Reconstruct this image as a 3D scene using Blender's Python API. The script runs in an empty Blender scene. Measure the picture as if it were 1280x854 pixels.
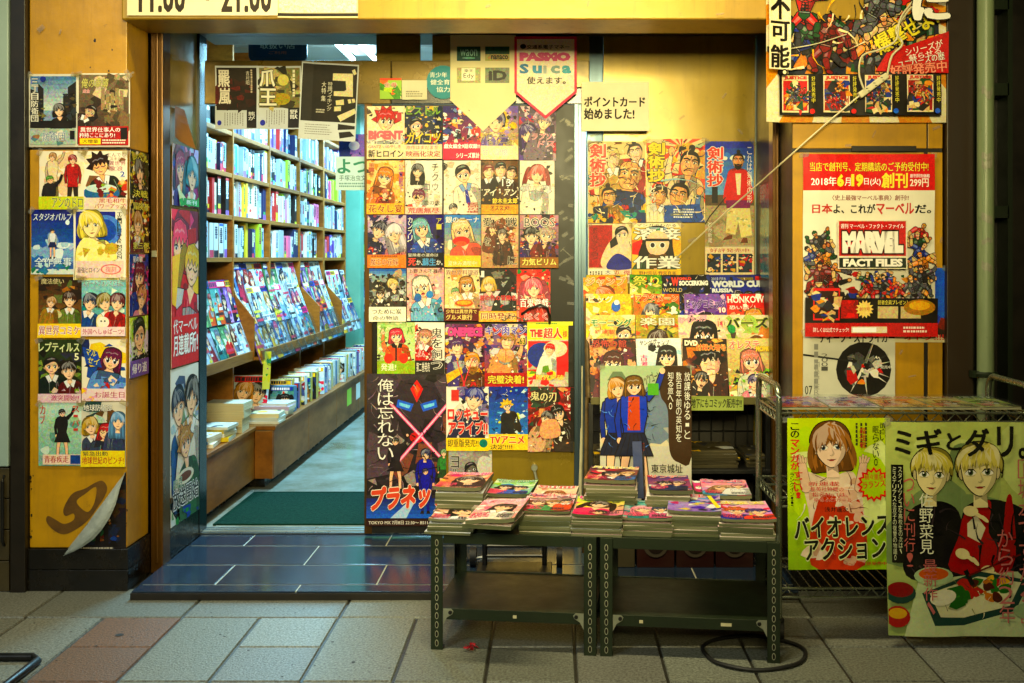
import bpy, math, random, re
from mathutils import Vector, Euler

# ------------------------------------------------------------------ camera
scene = bpy.context.scene
COL = scene.collection
CAM_D, CAM_H, FPX, VPX, VPY = 4.0, 1.29, 1290.0, 690.0, 322.0
cam = bpy.data.cameras.new('camera')
cam_ob = bpy.data.objects.new('camera', cam)
COL.objects.link(cam_ob)
cam_ob.location = (0, -CAM_D, CAM_H)
cam_ob.rotation_euler = (math.radians(90), 0, 0)
cam.sensor_width = 36
cam.lens = 36 * FPX / 1280
cam.shift_x = -(VPX - 640) / 1280
cam.shift_y = -(427 - VPY) / 1280
cam.clip_start, cam.clip_end = 0.05, 300
scene.camera = cam_ob

# ------------------------------------------------------------------ night sky, exposure
world = bpy.data.worlds.new('World')
scene.world = world
world.use_nodes = True
wn = world.node_tree
sky = wn.nodes.new('ShaderNodeTexSky')
sky.sky_type = 'NISHITA'
sky.sun_disc = False
sky.sun_elevation = math.radians(-4)
sky.sun_rotation = math.radians(200)
wn.links.new(sky.outputs[0], wn.nodes['Background'].inputs[0])
wn.nodes['Background'].inputs[1].default_value = 0.08
vs = scene.view_settings
vs.view_transform, vs.look, vs.exposure, vs.gamma = 'Standard', 'None', 0.0, 1.0
vs.use_curve_mapping = False
scene.render.engine = 'CYCLES'
scene.cycles.max_bounces = 7
scene.cycles.transparent_max_bounces = 16
scene.cycles.use_denoising = True
scene.cycles.sample_clamp_indirect = 6
scene.cycles.caustics_reflective = scene.cycles.caustics_refractive = False

# ------------------------------------------------------------------ street and shop lamps (the shop is lit by lamps only)
WARM = (1.0, 0.86, 0.40)
COOL = (0.33, 0.76, 1.0)
def area_light(name, loc, target, power, color, sx, sy, parent=None, spread=180):
    l = bpy.data.lights.new(name, 'AREA')
    l.shape, l.size, l.size_y = 'RECTANGLE', sx, sy
    l.energy, l.color = power, color
    l.spread = math.radians(spread)
    o = bpy.data.objects.new(name, l)
    COL.objects.link(o)
    o.location = loc
    d = Vector(target) - Vector(loc)
    o.rotation_euler = d.to_track_quat('-Z', 'Y').to_euler()
    return o
area_light('opposite_shop_light', (0.1, -5.0, 2.45), (-0.25, 0.3, 1.95), 49, WARM, 1.4, 0.9, spread=56)  # unseen broad frontal source, sized to soften the lintel's shadow edge
area_light('overhead_lamp_light', (-0.4, -1.3, 4.2), (-0.30, -.25, 0.3), 52, (1.0, .88, .5), 1.8, 0.25, spread=100)
area_light('street_glow_light', (-3.0, -4.4, 3.8), (-1.3, -.7, 0.0), 16, (.85, .97, .95), 1.0, 0.6, spread=70)

# ------------------------------------------------------------------ helpers
def hx(c, k=1.0):
    if not isinstance(c, str):
        return tuple(c)
    if len(c) == 3:
        c = ''.join(q + q for q in c)
    out = []
    for i in (0, 2, 4):
        v = int(c[i:i + 2], 16) / 255 * k
        v = min(v, 1)
        out.append(v / 12.92 if v <= .04045 else ((v + .055) / 1.055) ** 2.4)
    return tuple(out)

def W(px, py, y):
    """a point of the plane at depth y, from measurements taken on the photograph (metres)"""
    s = (CAM_D + y) / FPX
    return Vector(((px - VPX) * s, y, CAM_H - (py - VPY) * s))

MATS = {}
def mat(name, base, rough=.5, metal=0., alt=None, scale=6., amount=.5, bump=0., bscale=40., spec=.5, coat=0.,
        stretch=(1, 1, 1), attr=None, grime=0., emit=None, estr=0., paint=.52, drip=0.):
    if name in MATS:
        return MATS[name]
    m = bpy.data.materials.new(name)
    m.use_nodes = True
    nt = m.node_tree
    N, L = nt.nodes, nt.links
    b = N['Principled BSDF']
    base = hx(base)
    b.inputs['Roughness'].default_value = rough
    b.inputs['Metallic'].default_value = metal
    b.inputs['Specular IOR Level'].default_value = spec
    b.inputs['Coat Weight'].default_value = coat
    tc = N.new('ShaderNodeTexCoord')
    mp = N.new('ShaderNodeMapping')
    mp.inputs['Scale'].default_value = stretch
    geo = N.new('ShaderNodeNewGeometry')
    L.new(geo.outputs['Position'], mp.inputs['Vector'])
    nz = N.new('ShaderNodeTexNoise')
    nz.inputs['Scale'].default_value = scale
    nz.inputs['Detail'].default_value = 6
    nz.inputs['Roughness'].default_value = .65
    L.new(mp.outputs[0], nz.inputs['Vector'])
    if attr:
        at = N.new('ShaderNodeAttribute')
        at.attribute_name = attr
        src = at.outputs['Color']
        # brushwork and half-tone of the print: colour noise, only where the print is a painted area (attribute alpha)
        pn = N.new('ShaderNodeTexNoise')
        pn.inputs['Scale'].default_value = 95
        pn.inputs['Detail'].default_value = 5
        pn.inputs['Roughness'].default_value = .7
        pn.inputs['Distortion'].default_value = 1.2
        L.new(geo.outputs['Position'], pn.inputs['Vector'])
        bc = N.new('ShaderNodeBrightContrast')
        bc.inputs['Contrast'].default_value = 2.2
        bc.inputs['Bright'].default_value = -.12
        L.new(pn.outputs['Color'], bc.inputs['Color'])
        pm = N.new('ShaderNodeMix')
        pm.data_type, pm.blend_type = 'RGBA', 'OVERLAY'
        mu = N.new('ShaderNodeMath')
        mu.operation = 'MULTIPLY'
        mu.inputs[1].default_value = paint
        L.new(at.outputs['Alpha'], mu.inputs[0])
        L.new(mu.outputs[0], pm.inputs['Factor'])
        L.new(src, pm.inputs['A'])
        L.new(bc.outputs[0], pm.inputs['B'])
        src = pm.outputs['Result']
    else:
        rgb = N.new('ShaderNodeRGB')
        rgb.outputs[0].default_value = (*base, 1)
        src = rgb.outputs[0]
    mx = N.new('ShaderNodeMix')
    mx.data_type = 'RGBA'
    rp = N.new('ShaderNodeMapRange')
    rp.inputs['From Min'].default_value, rp.inputs['From Max'].default_value = .35, .7
    rp.inputs['To Max'].default_value = amount
    L.new(nz.outputs[0], rp.inputs['Value'])
    L.new(rp.outputs[0], mx.inputs['Factor'])
    L.new(src, mx.inputs['A'])
    mx.inputs['B'].default_value = (*(hx(alt) if alt else tuple(v * .6 for v in base)), 1)
    out = mx.outputs['Result']
    if grime:
        n2 = N.new('ShaderNodeTexNoise')
        n2.inputs['Scale'].default_value = 23
        n2.inputs['Detail'].default_value = 8
        n2.inputs['Roughness'].default_value = .75
        L.new(geo.outputs['Position'], n2.inputs['Vector'])
        r2 = N.new('ShaderNodeMapRange')
        r2.inputs['From Min'].default_value, r2.inputs['From Max'].default_value = .60, .70
        r2.inputs['To Max'].default_value = grime
        L.new(n2.outputs[0], r2.inputs['Value'])
        m2 = N.new('ShaderNodeMix')
        m2.data_type = 'RGBA'
        L.new(r2.outputs[0], m2.inputs['Factor'])
        L.new(out, m2.inputs['A'])
        m2.inputs['B'].default_value = (.035, .025, .012, 1)
        out = m2.outputs['Result']
    if drip:
        m4 = N.new('ShaderNodeMapping')
        m4.inputs['Scale'].default_value = (17, 17, 1.3)
        L.new(geo.outputs['Position'], m4.inputs['Vector'])
        n4 = N.new('ShaderNodeTexNoise')
        n4.inputs['Scale'].default_value = 1.6
        n4.inputs['Detail'].default_value = 7
        n4.inputs['Roughness'].default_value = .7
        L.new(m4.outputs[0], n4.inputs['Vector'])
        r4 = N.new('ShaderNodeMapRange')
        r4.inputs['From Min'].default_value, r4.inputs['From Max'].default_value = .5, .78
        r4.inputs['To Max'].default_value = drip
        L.new(n4.outputs[0], r4.inputs['Value'])
        m5 = N.new('ShaderNodeMix')
        m5.data_type = 'RGBA'
        L.new(r4.outputs[0], m5.inputs['Factor'])
        L.new(out, m5.inputs['A'])
        m5.inputs['B'].default_value = (.09, .055, .012, 1)
        out = m5.outputs['Result']
    L.new(out, b.inputs['Base Color'])
    rr = N.new('ShaderNodeMapRange')
    rr.inputs['To Min'].default_value, rr.inputs['To Max'].default_value = max(rough - .12, .03), min(rough + .14, 1)
    L.new(nz.outputs[0], rr.inputs['Value'])
    L.new(rr.outputs[0], b.inputs['Roughness'])
    if bump:
        n3 = N.new('ShaderNodeTexNoise')
        n3.inputs['Scale'].default_value = bscale
        n3.inputs['Detail'].default_value = 4
        L.new(mp.outputs[0], n3.inputs['Vector'])
        bp = N.new('ShaderNodeBump')
        bp.inputs['Strength'].default_value = bump
        bp.inputs['Distance'].default_value = .01
        L.new(n3.outputs[0], bp.inputs['Height'])
        L.new(bp.outputs[0], b.inputs['Normal'])
    if emit:
        b.inputs['Emission Color'].default_value = (*hx(emit), 1)
        b.inputs['Emission Strength'].default_value = estr
    MATS[name] = m
    return m

def clear(name, tint, rough, ior_fac, film=0.0, ripple=.25):
    """thin clear sheet: mostly see-through, mirror-like at grazing angles"""
    m = bpy.data.materials.new(name)
    m.use_nodes = True
    N, L = m.node_tree.nodes, m.node_tree.links
    N.remove(N['Principled BSDF'])
    tr = N.new('ShaderNodeBsdfTransparent')
    tr.inputs[0].default_value = (*tint, 1)
    gl = N.new('ShaderNodeBsdfGlossy')
    gl.inputs['Roughness'].default_value = rough
    df = N.new('ShaderNodeBsdfDiffuse')
    df.inputs[0].default_value = (.7, .75, .75, 1)
    nz = N.new('ShaderNodeTexNoise')
    nz.inputs['Scale'].default_value = 14
    geo = N.new('ShaderNodeNewGeometry')
    L.new(geo.outputs['Position'], nz.inputs['Vector'])
    bp = N.new('ShaderNodeBump')
    bp.inputs['Strength'].default_value = ripple
    bp.inputs['Distance'].default_value = .02
    L.new(nz.outputs[0], bp.inputs['Height'])
    L.new(bp.outputs[0], gl.inputs['Normal'])
    fr = N.new('ShaderNodeLayerWeight')
    fr.inputs['Blend'].default_value = ior_fac
    a = N.new('ShaderNodeMixShader')
    b = N.new('ShaderNodeMixShader')
    a.inputs[0].default_value = film
    L.new(tr.outputs[0], a.inputs[1]); L.new(df.outputs[0], a.inputs[2])
    L.new(fr.outputs['Fresnel'], b.inputs[0]); L.new(a.outputs[0], b.inputs[1]); L.new(gl.outputs[0], b.inputs[2])
    L.new(b.outputs[0], N['Material Output'].inputs[0])
    return m

# materials ------------------------------------------------------------------
YEL = mat('yellow_paint', 'c69206', .36, alt='946a04', scale=3.2, amount=.8, bump=.22, bscale=7, grime=.5, drip=.28)
GOLD = mat('gold_anodised', '8a6a1c', .30, metal=.55, alt='5f4712', scale=4, amount=.6, bump=.05)
FILM = mat('gold_window_film', 'a2861f', .22, metal=.25, alt='74600f', scale=2.0, amount=.7, bump=.09, bscale=6, grime=.3, drip=.25)
BRONZE = mat('bronze_frame', '6b4712', .30, metal=.5, alt='3a260a', scale=5, amount=.7, stretch=(1, 1, .15))
DKTRIM = mat('dark_trim', '15110b', .4, alt='2b2112', scale=9, amount=.5)
BLKTILE = mat('black_plinth_tile', '0c0b08', .25, alt='241d0e', scale=14, amount=.5, bump=.1, grime=.2)
STEEL = mat('brushed_steel', '8fa0a8', .28, metal=.8, alt='54646c', scale=5, amount=.5, stretch=(1, 1, .1))
INK = mat('printed_gloss_paper', 'fff', .46, attr='ink', alt='6b5a3c', scale=7, amount=.10, bump=.3, bscale=16, spec=.22)
INKM = mat('printed_matt_paper', 'fff', .62, attr='ink', alt='6b5a3c', scale=7, amount=.14, bump=.28, bscale=11, spec=.3)
INKV = mat('printed_sheet_under_vinyl', 'fff', .2, attr='ink', alt='4a4a2c', scale=9, amount=.16, bump=.5, bscale=13, spec=.4)
GREEN = mat('dark_green_steel', '1e2b16', .42, metal=.2, alt='12190c', scale=12, amount=.6, bump=.06, grime=.4)
ZINC = mat('zinc_bracket', 'a9ad98', .35, metal=.6, alt='6f735f', scale=20, amount=.5)
BLACK = mat('black_steel', '0b0b0a', .4, alt='1d1b17', scale=20, amount=.4)
RUBBER = mat('black_rubber', '0d0d0c', .6, alt='1b1a17', scale=30, amount=.5, bump=.1)
CHROME = mat('chrome_wire', '9aa08a', .25, metal=.85, alt='5a5f4a', scale=30, amount=.5)
WOOD = mat('shelf_wood', 'a4681e', .5, alt='70420f', spec=.25, scale=5, amount=.8, stretch=(3, .6, 6), bump=.05, bscale=30)
WOODD = mat('counter_wood', '9c5f1a', .5, alt='5a320c', spec=.2, scale=3.4, amount=.85, stretch=(2, .7, 2), bump=.08, bscale=20, grime=.4)
PLAIN = mat('light_plaster', 'b9c4bf', .6, alt='8f9b96', scale=3, amount=.5)
CREAM = mat('old_plastic_cream', 'd6cda4', .4, alt='a3976a', scale=15, amount=.5)
RUST = mat('rusty_pole', '6a5426', .6, metal=.2, alt='3a2a12', scale=22, amount=.9, bump=.2)
GLASS = clear('window_glass', (.93, .97, .96), .03, .12, ripple=.01)
VINYL = clear('clear_vinyl', (.9, .95, .96), .12, .12, film=.02)
TAPE = clear('yellowed_tape', (.85, .78, .55), .35, .18, film=.14)

# mesh builder ---------------------------------------------------------------
class MB:
    def __init__(s):
        s.v, s.f, s.c, s.m = [], [], [], []
    def face(s, pts, col=None, mi=0):
        i = len(s.v)
        s.v += [tuple(p) for p in pts]
        s.f.append(list(range(i, i + len(pts))))
        s.c.append(col); s.m.append(mi)
    def idx(s, ids, col=None, mi=0):
        s.f.append(ids); s.c.append(col); s.m.append(mi)
    def box(s, x0, y0, z0, x1, y1, z1, col=None, mi=0):
        x0, x1 = min(x0, x1), max(x0, x1); y0, y1 = min(y0, y1), max(y0, y1); z0, z1 = min(z0, z1), max(z0, z1)
        i = len(s.v)
        s.v += [(x0, y0, z0), (x1, y0, z0), (x1, y1, z0), (x0, y1, z0), (x0, y0, z1), (x1, y0, z1), (x1, y1, z1), (x0, y1, z1)]
        for q in ((0, 3, 2, 1), (4, 5, 6, 7), (0, 1, 5, 4), (1, 2, 6, 5), (2, 3, 7, 6), (3, 0, 4, 7)):
            s.idx([i + k for k in q], col, mi)
        return s
    def tube(s, pts, r, n=8, col=None, mi=0, closed=False, caps=True):
        P = [Vector(p) for p in pts]
        rings = []
        up = Vector((0.13, 0.31, 0.94)).normalized()
        for k, p in enumerate(P):
            if closed:
                t = P[(k + 1) % len(P)] - P[k - 1]
            else:
                t = P[min(k + 1, len(P) - 1)] - P[max(k - 1, 0)]
            t.normalize()
            a = t.cross(up)
            if a.length < .05:
                a = t.cross(Vector((1, 0, 0)))
            a.normalize()
            b = t.cross(a)
            rr = r[k] if isinstance(r, (list, tuple)) else r
            i = len(s.v)
            s.v += [tuple(p + a * (rr * math.cos(q)) + b * (rr * math.sin(q))) for q in [2 * math.pi * j / n for j in range(n)]]
            rings.append(i)
        m = len(rings)
        for k in range(m if closed else m - 1):
            i, j = rings[k], rings[(k + 1) % m]
            for q in range(n):
                s.idx([i + q, i + (q + 1) % n, j + (q + 1) % n, j + q], col, mi)
        if caps and not closed:
            s.idx([rings[0] + q for q in range(n)][::-1], col, mi)
            s.idx([rings[-1] + q for q in range(n)], col, mi)
        return s
    def prism(s, poly, f0, f1, col=None, mi=0):
        """poly: 2-D points; f0/f1 map a 2-D point to the two end faces"""
        n = len(poly)
        i = len(s.v)
        s.v += [tuple(f0(p)) for p in poly] + [tuple(f1(p)) for p in poly]
        s.idx([i + k for k in range(n)][::-1], col, mi)
        s.idx([i + n + k for k in range(n)], col, mi)
        for k in range(n):
            s.idx([i + k, i + (k + 1) % n, i + n + (k + 1) % n, i + n + k], col, mi)
        return s
    def build(s, name, mats, parent=None, origin=(0, 0, 0), bevel=0, smooth=False):
        me = bpy.data.meshes.new(name)
        ox, oy, oz = origin
        me.from_pydata([(x - ox, y - oy, z - oz) for x, y, z in s.v], [], s.f)
        mats = mats if isinstance(mats, (list, tuple)) else [mats]
        for m in mats:
            me.materials.append(m)
        if len(mats) > 1:
            me.polygons.foreach_set('material_index', s.m)
        if any(c is not None for c in s.c):
            at = me.attributes.new('ink', 'FLOAT_COLOR', 'FACE')
            flat = []
            for c in s.c:
                c = c or (.8, .8, .8)
                flat += [c[0], c[1], c[2], c[3] if len(c) > 3 else 0.]
            at.data.foreach_set('color', flat)
        if smooth:
            me.polygons.foreach_set('use_smooth', [True] * len(me.polygons))
            try:
                me.set_sharp_from_angle(angle=math.radians(40))
            except Exception:
                pass
        o = bpy.data.objects.new(name, me)
        COL.objects.link(o)
        if parent:
            o.parent = parent
        else:
            o.location = origin
        if bevel:
            b = o.modifiers.new('bevel', 'BEVEL')
            b.width, b.segments, b.limit_method = bevel, 2, 'ANGLE'
        return o

def tag(o, label=None, cat=None, group=None, kind=None):
    if label: o['label'] = label
    if cat: o['category'] = cat
    if group: o['group'] = group
    if kind: o['kind'] = kind
    return o
def thing(name, loc, label, cat, group=None):
    o = bpy.data.objects.new(name, None)
    COL.objects.link(o)
    o.empty_display_size = .1
    o.location = loc
    return tag(o, label, cat, group)

# lettering and printed art ------------------------------------------------------------
TXT = {}
def glyphs(s, bold=0., shear=0.):
    k = (s, bold, shear)
    if k not in TXT:
        c = bpy.data.curves.new('t', 'FONT')
        c.body, c.offset, c.shear, c.resolution_u = s, bold, shear, 2
        c.fill_mode = 'FRONT'
        o = bpy.data.objects.new('t', c)
        COL.objects.link(o)
        dg = bpy.context.evaluated_depsgraph_get()
        me = bpy.data.meshes.new_from_object(o.evaluated_get(dg))
        vs_ = [(v.co.x, v.co.y) for v in me.vertices]
        fs = [list(p.vertices) for p in me.polygons]
        bpy.data.objects.remove(o); bpy.data.curves.remove(c); bpy.data.meshes.remove(me)
        xs = [p[0] for p in vs_] or [0, 1]; ys = [p[1] for p in vs_] or [0, 1]
        TXT[k] = (vs_, fs, (min(xs), min(ys), max(xs), max(ys)))
    return TXT[k]

def clip(poly, ax, lim, keep_less):
    out = []
    n = len(poly)
    for i in range(n):
        a, b = poly[i], poly[(i + 1) % n]
        ia = (a[ax] <= lim) == keep_less or a[ax] == lim
        ib = (b[ax] <= lim) == keep_less or b[ax] == lim
        if ia:
            out.append(a)
        if ia != ib:
            t = (lim - a[ax]) / (b[ax] - a[ax])
            out.append((a[0] + (b[0] - a[0]) * t, a[1] + (b[1] - a[1]) * t))
    return out
def smooth(pts, k=4):
    n = len(pts)
    out = []
    for i in range(n):
        p0, p1, p2, p3 = pts[i - 1], pts[i], pts[(i + 1) % n], pts[(i + 2) % n]
        for j in range(k):
            t = j / k
            out.append(tuple(.5 * (2 * p1[d] + (p2[d] - p0[d]) * t + (2 * p0[d] - 5 * p1[d] + 4 * p2[d] - p3[d]) * t * t +
                                   (3 * p1[d] - p0[d] - 3 * p2[d] + p3[d]) * t ** 3) for d in (0, 1)))
    return out
def shade(c, k):
    r = hx(c)
    return tuple(min(v * k, 1) for v in r) if k <= 1 else tuple(v + (1 - v) * (k - 1) for v in r)

class Art:
    """flat print, u to the right and v downwards, both 0..1; rx sizes are in widths"""
    def __init__(s, w, h, bg='fff', seed=0):
        s.w, s.h, s.bg, s.L = w, h, hx(bg), []
        s.R = random.Random(seed)
        s.texk = 1.
    def add(s, polys, c, tex=1.):
        keep = []
        for P in polys:
            xs = [p[0] for p in P]; ys = [p[1] for p in P]
            if min(xs) < 0 or max(xs) > s.w or min(ys) < 0 or max(ys) > s.h:
                for ax, lim, less in ((0, 0., False), (0, s.w, True), (1, 0., False), (1, s.h, True)):
                    if P: P = clip(P, ax, lim, less)
            if len(P) > 2: keep.append(P)
        if keep:
            c = hx(c)[:3]
            if tex:   # offset inks: dense and saturated
                m = sum(c) / 3
                c = tuple(min(max(m + (v - m) * 1.3, .004), 1) ** 1.22 for v in c)
            s.L.append((keep, c + (tex * s.texk,)))
    def p(s, pts, c, sm=0):
        q = [(u * s.w, v * s.h) for u, v in pts]
        s.add([smooth(q) if sm else q], c)
    def r(s, x0, y0, x1, y1, c):
        s.p([(x0, y0), (x1, y0), (x1, y1), (x0, y1)], c)
    def e(s, cx, cy, rx, ry, c, rot=0, n=18):
        cr, sr = math.cos(rot), math.sin(rot)
        X, Y = cx * s.w, cy * s.h
        P = []
        for k in range(n):
            a = 2 * math.pi * k / n
            x, y = rx * s.w * math.cos(a), ry * s.w * math.sin(a)
            P.append((X + x * cr - y * sr, Y + x * sr + y * cr))
        s.add([P], c)
    def ribbon(s, P, wd, c, taper=False):
        qs = []
        n = len(P)
        for i in range(n - 1):
            (x0, y0), (x1, y1) = P[i], P[i + 1]
            dx, dy = x1 - x0, y1 - y0
            l = math.hypot(dx, dy) or 1e-9
            w0 = wd * (1 - i / (n - 1)) if taper else wd
            w1 = wd * (1 - (i + 1) / (n - 1)) if taper else wd
            nx, ny = -dy / l / 2, dx / l / 2
            ex, ey = dx / l * wd * .2, dy / l * wd * .2
            qs.append([(x0 + nx * w0 - ex, y0 + ny * w0 - ey), (x1 + nx * w1 + ex, y1 + ny * w1 + ey),
                       (x1 - nx * w1 + ex, y1 - ny * w1 + ey), (x0 - nx * w0 - ex, y0 - ny * w0 - ey)])
        s.add(qs, c)
    def l(s, pts, wd, c, taper=False):
        s.ribbon([(u * s.w, v * s.h) for u, v in pts], wd * s.w, c, taper)
    def t(s, txt, x0, y0, x1, y1, c='111', o=None, b=.02, v=False, sh=0., rot=0., ow=.05):
        """text stretched to fill the box; o = outline colour"""
        if v:
            n = len(txt)
            hh = (y1 - y0) / n
            for i, ch in enumerate(txt):
                if ch not in ' 　':
                    small = ch in '。、・ー！!'
                    s.t(ch, x0 + (.2 * (x1 - x0) if small else 0), y0 + i * hh + hh * (.3 if ch == 'ー' else .04), x1 - (.2 * (x1 - x0) if small else 0),
                        y0 + (i + 1) * hh - hh * (.3 if ch == 'ー' else .04), c, o, b, False, sh, rot, ow)
            return
        wide = any(ord(q) > 0x2000 for q in txt)      # kanji and kana: thickened by overprinting, an outset would clog their counters
        for col, bb in (((o, b + ow),) if o else ()) + ((c, b),):
            vs_, fs, (ax, ay, bx, by) = glyphs(txt, 0. if wide else bb, sh)
            if bb != b and not wide:
                _, _, (ax, ay, bx, by) = glyphs(txt, b, sh)
            kx, ky = (x1 - x0) * s.w / max(bx - ax, 1e-6), (y1 - y0) * s.h / max(by - ay, 1e-6)
            X, Y = (x0 + x1) / 2 * s.w, (y0 + y1) / 2 * s.h
            mx, my = (ax + bx) / 2, (ay + by) / 2
            cr, sr = math.cos(rot), math.sin(rot)
            if not wide or bb <= .005: offs = ((0, 0),)
            elif bb < .045: offs = ((-bb * .5, 0), (bb * .5, 0))
            elif bb < .085: offs = ((-bb * .5, -bb * .3), (bb * .5, -bb * .3), (-bb * .5, bb * .3), (bb * .5, bb * .3))
            else: offs = tuple((bb * .62 * math.cos(q * .7854), bb * .62 * math.sin(q * .7854)) for q in range(8))
            polys = []
            for ox, oy in offs:
                Q = []
                for x, y in vs_:
                    lx, ly = (x - mx + ox) * kx, -(y - my + oy) * ky
                    Q.append((X + lx * cr - ly * sr, Y + lx * sr + ly * cr))
                s.add([[Q[i] for i in f] for f in fs], col, 0.)
    def tl(s, x0, y0, x1, y1, n, c, v=False, fill=.55):
        """small print too fine to read: rows of ticks"""
        qs = []
        for k in range(n):
            if v:
                a, bq = x0 + (x1 - x0) * k / n, y0
                w_ = (x1 - x0) / n * fill
                end = y1 - (y1 - y0) * s.R.random() * .3
                while bq < end:
                    d = (x1 - x0) / n * s.w / s.h * (.4 + .7 * s.R.random())
                    qs.append([(a * s.w, bq * s.h), ((a + w_) * s.w, bq * s.h), ((a + w_) * s.w, min(bq + d * .75, end) * s.h), (a * s.w, min(bq + d * .75, end) * s.h)])
                    bq += d
            else:
                a, bq = y0 + (y1 - y0) * k / n, x0
                w_ = (y1 - y0) / n * fill
                end = x1 - (x1 - x0) * s.R.random() * .25
                while bq < end:
                    d = (y1 - y0) / n * s.h / s.w * (.4 + .7 * s.R.random())
                    qs.append([(bq * s.w, a * s.h), (min(bq + d * .75, end) * s.w, a * s.h), (min(bq + d * .75, end) * s.w, (a + w_) * s.h), (bq * s.w, (a + w_) * s.h)])
                    bq += d
        s.add(qs, c, 0.)
    def hatch(s, n, x0, y0, x1, y1, cols=('17120f',), ln=.16, wd=.012):
        """loose tapered pen strokes"""
        R = s.R
        for _ in range(n):
            x, y, a = R.uniform(x0, x1), R.uniform(y0, y1), R.uniform(0, 6.28)
            k, b = ln * R.uniform(.3, 1), R.uniform(-.9, .9)
            s.l([(x + k * t * math.cos(a + b * t), y + k * t * math.sin(a + b * t) * s.w / s.h) for t in (0, .33, .66, 1)], wd * R.uniform(.5, 1.3), R.choice(cols), True)
    def deb(s, n, x0, y0, x1, y1, pal, sz=.1, sharp=True):
        """a busy tangle of painted shapes"""
        R = s.R
        for _ in range(n):
            cx, cy = x0 + (x1 - x0) * R.random(), y0 + (y1 - y0) * R.random()
            k = R.randint(3, 6)
            a0 = R.random() * 6.3
            el = .35 + R.random() * .9
            r = sz * (.4 + R.random())
            P = []
            for j in range(k):
                a = a0 + j * 2 * math.pi / k + R.uniform(-.4, .4)
                q = r * R.uniform(.6, 1.2)
                P.append(((cx * s.w + q * s.w * math.cos(a)), cy * s.h + q * s.w * math.sin(a) * el))
            s.add([P if sharp else smooth(P, 3)], R.choice(pal))
    def burst(s, cx, cy, r, c, n=14, inner=.7):
        s.p([(cx + (r if k % 2 == 0 else r * inner) * math.cos(math.pi * k / n), cy + (r if k % 2 == 0 else r * inner) * math.sin(math.pi * k / n) * s.w / s.h) for k in range(2 * n)], c)
    def rays(s, cx, cy, n, c, r=2.):
        qs = []
        for k in range(n):
            a = 2 * math.pi * k / n
            d = math.pi / n / 2
            qs.append([(cx * s.w, cy * s.h), ((cx + r * math.cos(a - d)) * s.w, cy * s.h + r * s.w * math.sin(a - d)), ((cx + r * math.cos(a + d)) * s.w, cy * s.h + r * s.w * math.sin(a + d))])
        s.add(qs, c)
    def grad(s, x0, y0, x1, y1, c0, c1, n=8):
        a, b = hx(c0), hx(c1)
        for k in range(n):
            t = k / (n - 1)
            s.r(x0, y0 + (y1 - y0) * k / n, x1, y0 + (y1 - y0) * (k + 1) / n, tuple(a[i] + (b[i] - a[i]) * t for i in range(3)))

    # ---------------- drawn people: a made-up cast, differing by hair, clothes and pose
    def fig(s, cx, cy, r, hair='222', top='347', skin='fbd9bd', hs='bangs', eye='345', mouth='s', rot=0., man=False, body=True,
            tie=None, collar='eee', ink='2a1a18', beard=False, arm=0):
        R = s.R
        rot += R.uniform(-.24, .24)
        es, lid, wear = R.uniform(.72, 1.12), R.choice('ooooonnc'), R.choice('vvvnnlps')
        sqx, turn = R.uniform(.9, 1.04), R.uniform(-.22, .22)
        cr, sr = math.cos(rot), math.sin(rot)
        X, Y, K = cx * s.w, cy * s.h, r * s.w
        def T(pts):
            pts = [(x * sqx, y) for x, y in pts]
            return [(X + K * (x * cr - y * sr), Y + K * (x * sr + y * cr)) for x, y in pts]
        def poly(pts, c, sm=True, line=True):
            q = T(pts)
            if sm: q = smooth(q, 3)
            s.add([q], c)
            if line and K > .012:
                s.ribbon(q + [q[0]], K * .05, ink)
        def ell(x, y, a, b, c):
            s.add([T([(x + a * math.cos(2 * math.pi * j / 12), y + b * math.sin(2 * math.pi * j / 12)) for j in range(12)])], c)
        dk, lt, sk2 = shade(hair, .5), shade(hair, 1.3), shade(skin, .68)
        if hs == 'long':
            poly([(-1.15, -.3), (-.9, -1.05), (0, -1.35), (.9, -1.05), (1.15, -.3), (1.3, 1.2), (1.6, 2.9), (1.1, 3.3), (.7, 1.6), (-.7, 1.6), (-1.0, 3.4), (-1.55, 2.7), (-1.35, 1.2)], dk)
        elif hs == 'bob':
            poly([(-1.25, .2), (-1.0, -1.0), (0, -1.35), (1.0, -1.0), (1.25, .2), (1.45, 1.15), (.8, 1.3), (0, 1.0), (-.8, 1.3), (-1.45, 1.15)], dk)
        elif hs == 'tail':
            for q in (-1, 1):
                poly([(q * .8, -.7), (q * 1.5, -1.0), (q * 2.0, .2), (q * 2.2, 1.8), (q * 1.8, 2.6), (q * 1.5, 1.2), (q * 1.1, .1)], dk)
        elif hs == 'spike':
            pts = []
            for j in range(13):
                a = math.pi * (1.12 - j / 12 * 1.24) + math.pi * 0
                rr = 1.75 if j % 2 else 1.15
                pts.append((rr * math.cos(a), -rr * math.sin(a) - .05))
            poly(pts, hair, sm=False)
        if body:
            poly([(-.3, .8), (-.36, 1.35), (-1.35, 1.6), (-1.85, 2.2), (-2.1, 3.6), (-2.1, 6.5), (2.1, 6.5), (2.1, 3.6), (1.85, 2.2), (1.35, 1.6), (.36, 1.35), (.3, .8)], top)
            poly([(.6, 2.0), (1.85, 2.3), (2.1, 3.6), (2.1, 6.5), (.9, 6.5), (1.2, 4)], shade(top, .55), line=False)
            poly([(-.33, .8), (-.36, 1.3), (-.55, 1.42), (0, 2.2), (.55, 1.42), (.36, 1.3), (.33, .8)], skin, sm=False, line=False)
            poly([(-.33, .85), (.33, .85), (.3, 1.35), (-.05, 1.2)], sk2, sm=False, line=False)
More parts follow.
